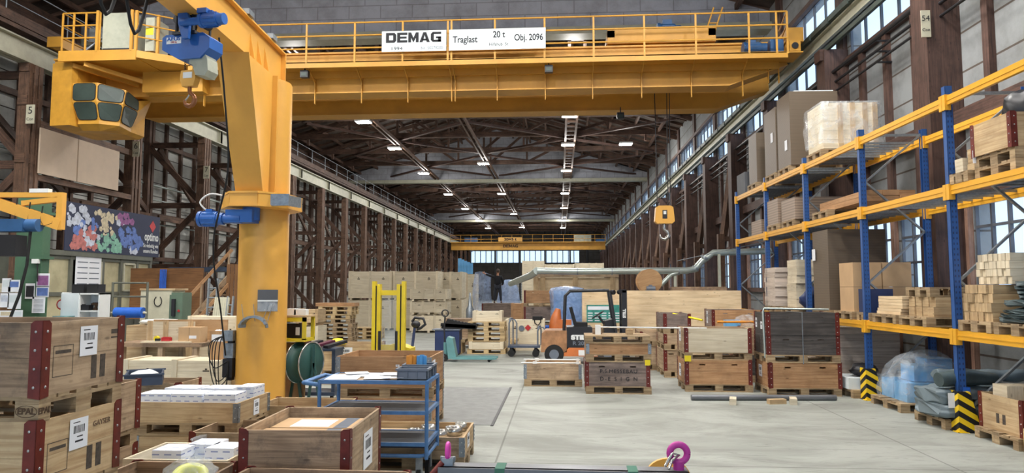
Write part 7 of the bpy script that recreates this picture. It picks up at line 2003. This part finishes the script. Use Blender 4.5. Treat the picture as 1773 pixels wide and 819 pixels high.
for i, (d, h, lab) in enumerate(((16.35, 1.72, 'nearer'), (17.35, 1.62, 'farther'))):
    rpal('pallet under the %s tall brown cardboard block on top level' % lab, yr(d), zT)
    rbox('cardboard_stack', '%s tall brown block of flat cardboard on the top level' % lab, 'cardboard', DEP / 2 - .02, yr(d), zT + .145, 1.1, .86, h, 'cardboard_layers')
rbox('white_board', 'white sheet lying on the nearer brown cardboard block', 'board', DEP / 2 + .02, yr(16.35), zT + .145 + 1.722, .9, .7, .04, 'sign_white')
m = MB()
for i, (d, zz_) in enumerate(((16.2, 5.3), (17.2, 5.7))):
    x_, y_ = rk(-.005 - .01, yr(d)); m = MB(); m.box(-.004, -.08, -.12, 0, .08, .12)
    tag(m.build('delivery_note', 'paper', None, (x_ - .012, y_, zz_), RR), 'white note on the %s tall brown cardboard block' % ('nearer', 'farther')[i], 'note')
rpal('pallet under the slim cardboard stack on top level', yr(18.9), zT)
rbox('cardboard_stack', 'slim brown cardboard stack farther along the top level', 'cardboard', .4, yr(18.9), zT + .145, .8, .7, 1.35, 'cardboard_layers')
rbox('grey_box_stack', 'low grey-green box stack at the far end of top level', 'box', .4, yr(20.1), zT, .8, .8, .62, 'flat_board_grey')
# --- middle level
rpal('front pallet at the left of the middle level near bay', yr(9.48), zM, W=.42)
x_, y_ = rk(DEP / 2, yr(9.43))
lumber('short pale wood block on the near middle rack level', x_ - .25, y_ + .1, zM + .145, .18, .6, .2, RR, 5, 2, 'new_pine', group='short wood blocks on the middle level', jag=.02, cat='wood block', name='wood_block')
lumber('short pale wood block behind on the near middle rack level', x_ - .1, y_ - .1, zM + .145, .18, .8, .3, RR, 4, 3, 'pine_board', group='rear short wood blocks on the middle level', jag=.02, cat='wood block', name='wood_block')
for k in range(2): rpal('%s pallet under the red-cornered crate on middle level' % ('lower', 'upper')[k], yr(8.8), zM + .146 * k, L=1.1)
x_, y_ = rk(DEP / 2 - .03, yr(8.8))
crate('brown crate with red corners on the near middle rack level', x_, y_, zM + .292, 1.1, .8, .42, RR, 'pine_board', 'red', slots=False)
crumple('dark_bundle', 'dark plastic bundle in the crate on the middle rack level', 'bundle', (x_, y_, zM + .56), .3, (1.2, .8, .9), 'black_steel')
rpal('worn pallet under the planks on the middle level', yr(14.3), zM)
x_, y_ = rk(DEP / 2, yr(13.6))
lumber('long orange-brown plank on the middle rack level', x_, y_, zM + .145, 2.1, .9, .2, RR, 3, 2, 'orange_board', group='planks on the middle level')
x_, y_ = rk(.3, yr(14.6))
for k, (d, w, h) in enumerate(((16.2, .9, .5), (17.3, .8, .62))):
    rpal('pallet under the %s grey cardboard sheets on middle level' % ('near', 'far')[k], yr(d), zM)
    rbox('cardboard_sheets', '%s pile of grey-brown flat cardboard on the middle level' % ('nearer', 'farther')[k], 'cardboard', DEP / 2, yr(d), zM + .145, 1.15, w, h, 'grey_layers')
rbox('flat_box', 'low board box at the far end of the middle level', 'box', DEP / 2, yr(18.9), zM, 1.0, .9, .4, 'grey_layers')
# --- lower level
rpal('pallet under the big brown cardboard block on the lower level', yr(14.45), zL)
rbox('cardboard_stack', 'big dark brown cardboard block on the lower rack level', 'cardboard', DEP / 2 + .02, yr(14.45), zL + .145, 1.14, .8, 1.62, 'cardboard_layers')
x_, y_ = rk(-.04, yr(14.7)); m = MB(); m.box(-.004, -.08, -.12, 0, .08, .12); tag(m.build('delivery_note', 'paper', None, (x_, y_, 2.65), RR), 'white note on the big dark brown cardboard block', 'note')
rpal('pallet under the light cardboard boxes on lower level', yr(13.35), zL)
for i, (xr, z) in enumerate(((.3, 0), (.3, .46), (.84, 0), (.84, .46))):
    rbox('cardboard_box', 'light brown cardboard box on the lower rack level, %s %s' % (('left', 'right')[i // 2], ('lower', 'upper')[i % 2]), 'box', xr, yr(13.35), zL + .145 + z, .52, .6, .455, 'cardboard')
rbox('dark_case', 'dark folded bag beside the light cardboard boxes', 'bag', .25, yr(12.65), zL + .145, .4, .45, .42, 'cabinet_blue')
rpal('pallet under the dark folded bag on the lower level', yr(12.62), zL, L=1.1, W=.5)
rpal('left pallet of the offcut load on the lower level', yr(11.75), zL)
x_, y_ = rk(DEP / 2, yr(11.75))
lumber('sawn pine offcut stacked behind the near rack post', x_, y_, zL + .145, .8, 1.0, .3, RR, 4, 6, 'laminated_panel', group='pine offcuts on lower level', axis='y', jag=.05)
rpal('right pallet of the offcut load on the lower level', yr(10.85), zL)
x_, y_ = rk(DEP / 2, yr(10.85))
lumber('short square pine block under the small pallet', x_, y_, zL + .145, .9, .7, .3, RR, 4, 2, 'pine_board', axis='x', group='square blocks under the small pallet')
rpal('small pallet lying on top of the square pine blocks', yr(10.85), zL + .447, L=1.0, W=.7)
# near bay lower level: lumber, tarpaulins
rpal('left pallet of the timber block load near the camera', yr(9.3), zL, W=.7); rpal('right pallet under the dark folded tarpaulins', yr(8.5), zL)
x_, y_ = rk(.48, yr(9.42))
lumber('square end of a pale timber on the near lower level', x_, y_ - .1, zL + .145, .9, .6, .48, RR, 6, 4, 'pine_board', axis='x', group='pale timbers, front pile near lower level', jag=.02)
x_, y_ = rk(.6, yr(9.15))
lumber('square timber in the upper pile on the near lower level', x_, y_ + .1, zL + .63, .8, .7, .4, RR, 8, 4, 'new_pine', axis='x', group='pale timbers, upper pile near lower level', jag=.02)
x_, y_ = rk(.02, yr(9.3) + .45); m = MB(); m.box(-.06, -.004, -.07, .06, 0, .07); tag(m.build('delivery_note', 'paper', None, (x_ + .22, y_ - .48, 1.9), 0), 'small white note on the near timber pile', 'note')
def folded(name, label, loc, L, W, H, mat, n=5, rz=0, cat='tarpaulin'):
    """a limp bundle: stacked wavy folds of heavy sheeting, rounded at the folds"""
    m = MB(); r_ = random.Random(len(label)); NX, NA = 34, 40
    for k in range(n):
        h = H / n; cz = h * (k + .5); wv = r_.uniform(0, 6); ww = W * (1 - r_.uniform(0, .18)); ox = r_.uniform(-.05, .05) * W
        base = len(m.v)
        for i in range(NX + 1):
            x = -L / 2 + L * i / NX; e = .0 if 0 < i < NX else .25
            dz = .02 * math.sin(9 * x + wv); q = 1 - e
            for a in range(NA):
                an = 2 * math.pi * a / NA; c_, s_ = math.cos(an), math.sin(an)
                sq = (abs(c_) ** 8 + abs(s_) ** 8) ** (-1 / 8)
                nz_ = math.sin(11 * x + 2 * an + wv) * .5 + math.sin(23 * x - 5 * an + 2 * wv) * .3 + math.sin(4 * x + 7 * an) * .35
                m.v.append((x + (.03 * math.sin(3 * an + wv) if i in (0, NX) else 0), ox + (ww / 2 * c_ * sq + .022 * nz_ * c_) * q, max(0.0, cz + dz * (k > 0) + (h * .56 * s_ + .022 * nz_) * q)))
        for i in range(NX):
            for a in range(NA):
                a2 = (a + 1) % NA; m.f.append((base + i * NA + a, base + (i + 1) * NA + a, base + (i + 1) * NA + a2, base + i * NA + a2)); m.uv.append([(0, 0), (1, 0), (1, 1), (0, 1)]); m.mi.append(0); m.sm.append(True)
        for i in (0, NX): m.face([m.v[base + i * NA + a] for a in (range(NA) if i else range(NA - 1, -1, -1))])
    return tag(m.build(name, mat, None, loc, rz), label, cat)
x_, y_ = rk(.5, yr(8.5))
folded('folded_tarpaulin', 'dark green-grey folded tarpaulin with white tag on lower level', (x_, y_, zL + .146), 1.0, .75, .26, 'tarp_dark', 4, RR)
folded('folded_tarpaulin', 'upper dark crumpled tarpaulin on the lower rack level', (x_ + .1, y_ - .05, zL + .4), .95, .6, .24, 'tarp_dark', 5, RR + .06)
m = MB(); m.box(-.04, -.004, -.09, .04, 0, .09); tag(m.build('white_tag', 'paper', None, (*rk(.12, yr(8.1)), zL + .12), 0), 'white paper tag hanging below the dark tarpaulin', 'tag')
# --- floor level
x_, y_ = rk(.35, yr(15.6) )
rpal('pallet under the tall timber stack on the floor', yr(15.2), 0, xr=.45)
x_, y_ = rk(.45, yr(15.2)); lumber('pale plank in the tall floor stack behind the charcoal crates', x_, y_, .146, .78, 1.15, 1.1, RR, 1, 9, 'white_plank', axis='y', group='planks in the tall floor stack', jag=.02)
rpal('pallet under the second timber stack on the floor', yr(14.1), 0, xr=.6)
x_, y_ = rk(.6, yr(14.1)); lumber('plank in the second floor stack left of the blue goods', x_, y_, .146, .78, 1.15, 1.05, RR, 1, 8, 'white_plank', axis='y', group='planks in the second floor stack', jag=.02)
m = MB(); m.box(-.6, -.35, 0, .6, .35, .2); x_, y_ = rk(.2, yr(13.0)); rpal('low pallet with white cartons beside the striped guard', yr(12.95), 0, xr=.35)
tag(m.build('white_pack', 'sign_white', None, (x_ + .12, y_, .146), RR), 'white flat pack on the low pallet beside the far guard', 'pack')
crumple('black_foil', 'black plastic foil heap on the low pallet', 'foil', (x_ - .1, y_ - .1, .347), .2, (1.2, 1, .6), 'black_steel')
rpal('pallet under the blue wrapped goods on the floor', yr(11.6), 0, xr=.45, W=1.0)
x_, y_ = rk(.5, yr(11.6))
gi = 0
for (dx, dy, z, w, l, h) in ((-.28, -.2, 0, .42, .4, .3), (.18, -.2, 0, .42, .4, .3), (-.28, .24, 0, .42, .4, .3), (.18, .24, 0, .42, .4, .3), (-.05, -.05, .31, .5, .42, .25), (.25, .2, .31, .4, .36, .34)):
    m = MB(); m.box(-w / 2, -l / 2, 0, w / 2, l / 2, h); tag(m.build('blue_pack', 'wrap_blue', None, (x_ + dx, y_ + dy, .147 + z), RR), 'light blue foam pack under the clear film on the floor', 'pack', 'blue packs under the clear film')
m = MB(); n = 26; prof = [(1.02, .0), (1.04, .14), (1.0, .3), (.9, .38), (.8, .55), (.66, .7), (.4, .72), (0, .73)]
for r, z in prof:
    for k in range(n):
        a = 2 * math.pi * k / n; q = max(abs(math.cos(a)), abs(math.sin(a))) ** .7; j = 1 + (.05 * math.sin(6 * a + 12 * z) + RND.uniform(-.04, .05) if 0 < z else 0)
        m.v.append((.58 * r * j * math.cos(a) / q, .5 * r * j * math.sin(a) / q, z * (1 + .1 * math.sin(a * 2))))
for i in range(len(prof) - 1):
    for k in range(n): k2 = (k + 1) % n; m.f.append((i * n + k, i * n + k2, (i + 1) * n + k2, (i + 1) * n + k)); m.uv.append([(0, 0), (1, 0), (1, 1), (0, 1)]); m.mi.append(0); m.sm.append(True)
tag(m.build('plastic_cover', 'clear_film', None, (x_ - .03, y_, .146), RR), 'clear plastic film cover draped over the blue packs', 'film')
# grey tarpaulin bundles
rpal('pallet under the grey tarpaulin bundle beside the near guard', yr(10.2), 0, xr=.3, L=1.0)
x_, y_ = rk(.35, yr(10.15))
folded('folded_tarpaulin', 'large grey folded tarpaulin behind the near striped guard', (x_, y_, .146), 1.25, .85, .42, 'tarp_grey', 2, RR + .05)
m = MB(); P = [(-.4, 0, .14), (0, .02, .15), (.5, 0, .14), (.95, .05, .15)]; m.tube(cr(P), [.1 + .012 * math.sin(k * 1.7) for k in range(16)], 16); m.v = [(a + .02 * math.sin(30 * c), b_ + .015 * math.sin(17 * a), c * .9) for a, b_, c in m.v]; tag(m.build('rolled_tarpaulin', 'tarp_grey', None, (x_ + .0, y_ + .12, .56), RR), 'rolled grey tarpaulin lying on the large folded one', 'tarpaulin')
m = MB(); m.tube([(-.5, -.05, .12), (-.1, -.02, .15), (.35, 0, .12)], [.1, .12, .08], 14); tag(m.build('rolled_tarpaulin', 'tarp_dark', None, (x_ - .1, y_ - .22, .56), RR + .1), 'darker short tarpaulin roll in front of the long grey roll', 'tarpaulin')
for i, (mt, dx, z) in enumerate((('paper', -.5, .42), ('roller_blue', -.3, .5))):
    m = MB(); m.box(-.05, -.004, -.1, .05, 0, .1); tag(m.build('luggage_tag', mt, None, (x_ + dx, y_ - .47, z), .1), '%s tag hanging on the large grey tarpaulin' % ('white', 'blue')[i], 'tag')
# crate with wood blocks at the right edge
rpal('pallet under the block-filled crate at the right edge', yr(8.97), 0, xr=.55, L=1.2, W=.85)
x_, y_ = rk(.62, yr(8.97))
crate('brown crate with red corners filled with wood blocks at the right edge', x_, y_, .146, 1.2, .85, .44, RR, 'pine_board', 'red', slots=False, marks=[('front', -.3, .1, -.24, .22, False), ('front', -.2, .1, -.14, .22, False), ('left', -.1, .1, -.04, .22, False), ('left', .02, .1, .08, .22, False)])
lumber('large pale timber block on top of the right-edge crate', x_, y_ + .1, .5, .28, 1.05, .22, RR, 5, 1, 'new_pine', group='timber blocks in right-edge crate', jag=.01)
lumber('large pale timber block in front on the right-edge crate', x_ + .15, y_ - .22, .45, .26, .7, .2, RR, 4, 1, 'new_pine', group='front timber blocks in right-edge crate', jag=.01)
m = MB(); m.box(-.55, -.38, 0, .55, .38, .3); tag(m.build('packed_box', 'pine_board', None, (x_, y_, .148), RR), 'wooden box filling inside the right-edge crate', 'box')
for k in range(2): rpal('%s new pallet lying at the bottom right edge' % ('lower', 'upper')[k], yr(8.05), .146 * k, xr=.55, wd='new_pallet_wood', L=1.2)
# far rack bays near the windows: long white timbers
x_, y_ = rk(.5, yr(17.6)); rpal('pallet under the white timber stack on lower level', yr(17.6), zL)
lumber('whitish plank in the stack on the far lower level', x_, y_, zL + .145, .8, 1.1, .95, RR, 1, 8, 'white_plank', axis='y', group='whitish planks on far lower level', jag=.04)
rpal('pallet under the yellowish block stack on lower level', yr(16.45), zL)
x_, y_ = rk(.5, yr(16.45)); lumber('yellowish squared block on the lower rack level', x_, y_, zL + .145, .6, .8, 1.1, RR, 2, 6, 'new_pine', axis='y', group='yellowish blocks on lower level', jag=.04)
x_, y_ = rk(.5, yr(15.5)); crumple('dark_sack', 'dark slanted cover next to the big brown cardboard block', 'cover', (x_ - .15, y_, zL + .005), .35, (1.1, 1, .9), 'cabinet_blue')
x_, y_ = rk(DEP + 0.45, yr(12.9)); m = MB(); m.box(-.3, -.02, 0, .3, .02, .85); o = tag(m.build('faded_poster', 'cream_paint', None, (XR - .16, y_ + 1.2, 3.75 + .05), math.pi / 2), 'faded cream poster with dark square on the right wall', 'poster')
m = MB(); m.box(-.16, .022, .3, .16, .03, .62); m.build('dark_square', 'grey_plastic', o)
# ================================================================== THE PERSON standing on the crate, back to the camera
def skin_figure(name, joints, edges, mat, parent, sub=2, root=0):
    me = bpy.data.meshes.new(name); me.from_pydata([j[0] for j in joints], edges, []); o = bpy.data.objects.new(name, me); COL.objects.link(o)
    sk = o.modifiers.new('skin', 'SKIN'); sk.use_smooth_shade = True
    for i, j in enumerate(joints):
        r = j[1]; me.skin_vertices[0].data[i].radius = (r if isinstance(r, tuple) else (r, r))
    me.skin_vertices[0].data[root].use_root = True
    ss = o.modifiers.new('sub', 'SUBSURF'); ss.levels = sub; ss.render_levels = sub
    dg = bpy.context.evaluated_depsgraph_get(); m2 = bpy.data.meshes.new_from_object(o.evaluated_get(dg)); bpy.data.objects.remove(o)
    for p in m2.polygons: p.use_smooth = True
    m2.materials.clear(); m2.materials.append(MATS[mat]); r = bpy.data.objects.new(name, m2); COL.objects.link(r)
    if parent is not None: r.parent = parent
    return r
P = thing('person', 'person in black jacket and dark trousers standing on a crate holding film', 'person', (FX, FYp, FZ))
# body (skin): one continuous surface
J = [((0, 0, .96), .12), ((0, 0, 1.15), .13), ((0, .0, 1.36), .14), ((0, 0, 1.47), .07), ((0.01, .01, 1.56), .055), ((.02, 0.02, 1.66), (.085, .1)), ((.02, .02, 1.74), (.07, .085)),
     ((-.19, 0, 1.4), .06), ((-.42, .1, 1.46), .048), ((-.66, .2, 1.56), .034), ((-.74, .22, 1.6), .03),
     ((.19, 0, 1.4), .06), ((.29, .04, 1.14), .048), ((.24, .22, .98), .034), ((.22, .3, .98), .03),
     ((-.1, 0, .9), .095), ((-.15, -.01, .5), .065), ((-.17, .03, .1), .042), ((-.18, -.09, .04), .035),
     ((.1, 0, .9), .095), ((.15, .0, .5), .065), ((.18, .03, .1), .042), ((.2, -.09, .04), .035)]
E = [(0, 1), (1, 2), (2, 3), (3, 4), (4, 5), (5, 6), (2, 7), (7, 8), (8, 9), (9, 10), (2, 11), (11, 12), (12, 13), (13, 14), (0, 15), (15, 16), (16, 17), (17, 18), (0, 19), (19, 20), (20, 21), (21, 22)]
JB = [(p, r if i not in (0, 1, 15, 19, 17, 18, 21, 22) else (r * .78 if i in (0, 1, 15, 19) else r * .6)) for i, (p, r) in enumerate(J)]
skin_figure('body', JB, E, 'skin', P)
def grow(idx, k, extra=0.018): return [(J[i][0], (tuple(v + extra for v in J[i][1]) if isinstance(J[i][1], tuple) else J[i][1] + extra)) for i in idx]
def sub_edges(idx): return [(idx.index(a), idx.index(b)) for a, b in E if a in idx and b in idx]
ji = [0, 1, 2, 3, 7, 8, 9, 11, 12, 13]
jj = grow(ji, 0, .022); jj[0] = ((0, 0, .86), .165); jj[1] = (jj[1][0], .165)
skin_figure('jacket', jj, sub_edges(ji), 'clothes_black', P)
ti = [0, 15, 16, 17, 19, 20, 21]
tj = grow(ti, 0, .02); tj[0] = (tj[0][0], .158)
skin_figure('trousers', tj, sub_edges(ti), 'trousers_grey', P)
m = MB(); m.ball((.02, -.01, 1.73), .105, 14, 0, (.95, 1.05, 1.1)); m.build('hair', 'hair', P)
m = MB(); m.ball((.02, .1, 1.66), .02, 8); m.ball((-.07, .02, 1.66), .022, 8, 0, (.5, 1, 1.4)); m.ball((.11, .02, 1.66), .022, 8, 0, (.5, 1, 1.4)); m.build('face_features', 'skin', P)
for s, c in ((-1, (-.18, -.0, 0)), (1, (.19, .0, 0))):
    m = MB(); m.tube([(c[0], -.06, .05), (c[0], .03, .055), (c[0], .14, .04), (c[0], .2, .035)], [.04, .05, .045, .02], 10); m.v = [(x, y, max(z, .0)) for x, y, z in m.v]; m.build('shoe', 'black_rubber', P)
def hand(px, py, pz, dx, dy, dz, nm):
    d = Vector((dx, dy, dz)).normalized(); s = d.cross(Vector((0, 0, 1))).normalized(); u = s.cross(d); p = Vector((px, py, pz))
    m = MB(); m.tube([p, p + d * .04, p + d * .085], [.03, .04, .034], 10)
    for k, l in enumerate((.065, .08, .075, .055)):
        b0 = p + d * .08 + u * (.028 - k * .019); m.tube([b0, b0 + d * l * .5, b0 + d * l * .8 + s * .02, b0 + d * l * .8 + s * .045], [.011, .01, .009, .007], 6)
    b0 = p + d * .03 + u * .035; m.tube([b0, b0 + u * .035 + d * .02, b0 + u * .045 + d * .05 + s * .02], [.013, .011, .009], 6)
    m.build(nm, 'skin', P)
hand(-.74, .22, 1.6, -.8, .3, .4, 'hand'); hand(.22, .3, .98, -.1, 1, .05, 'hand')
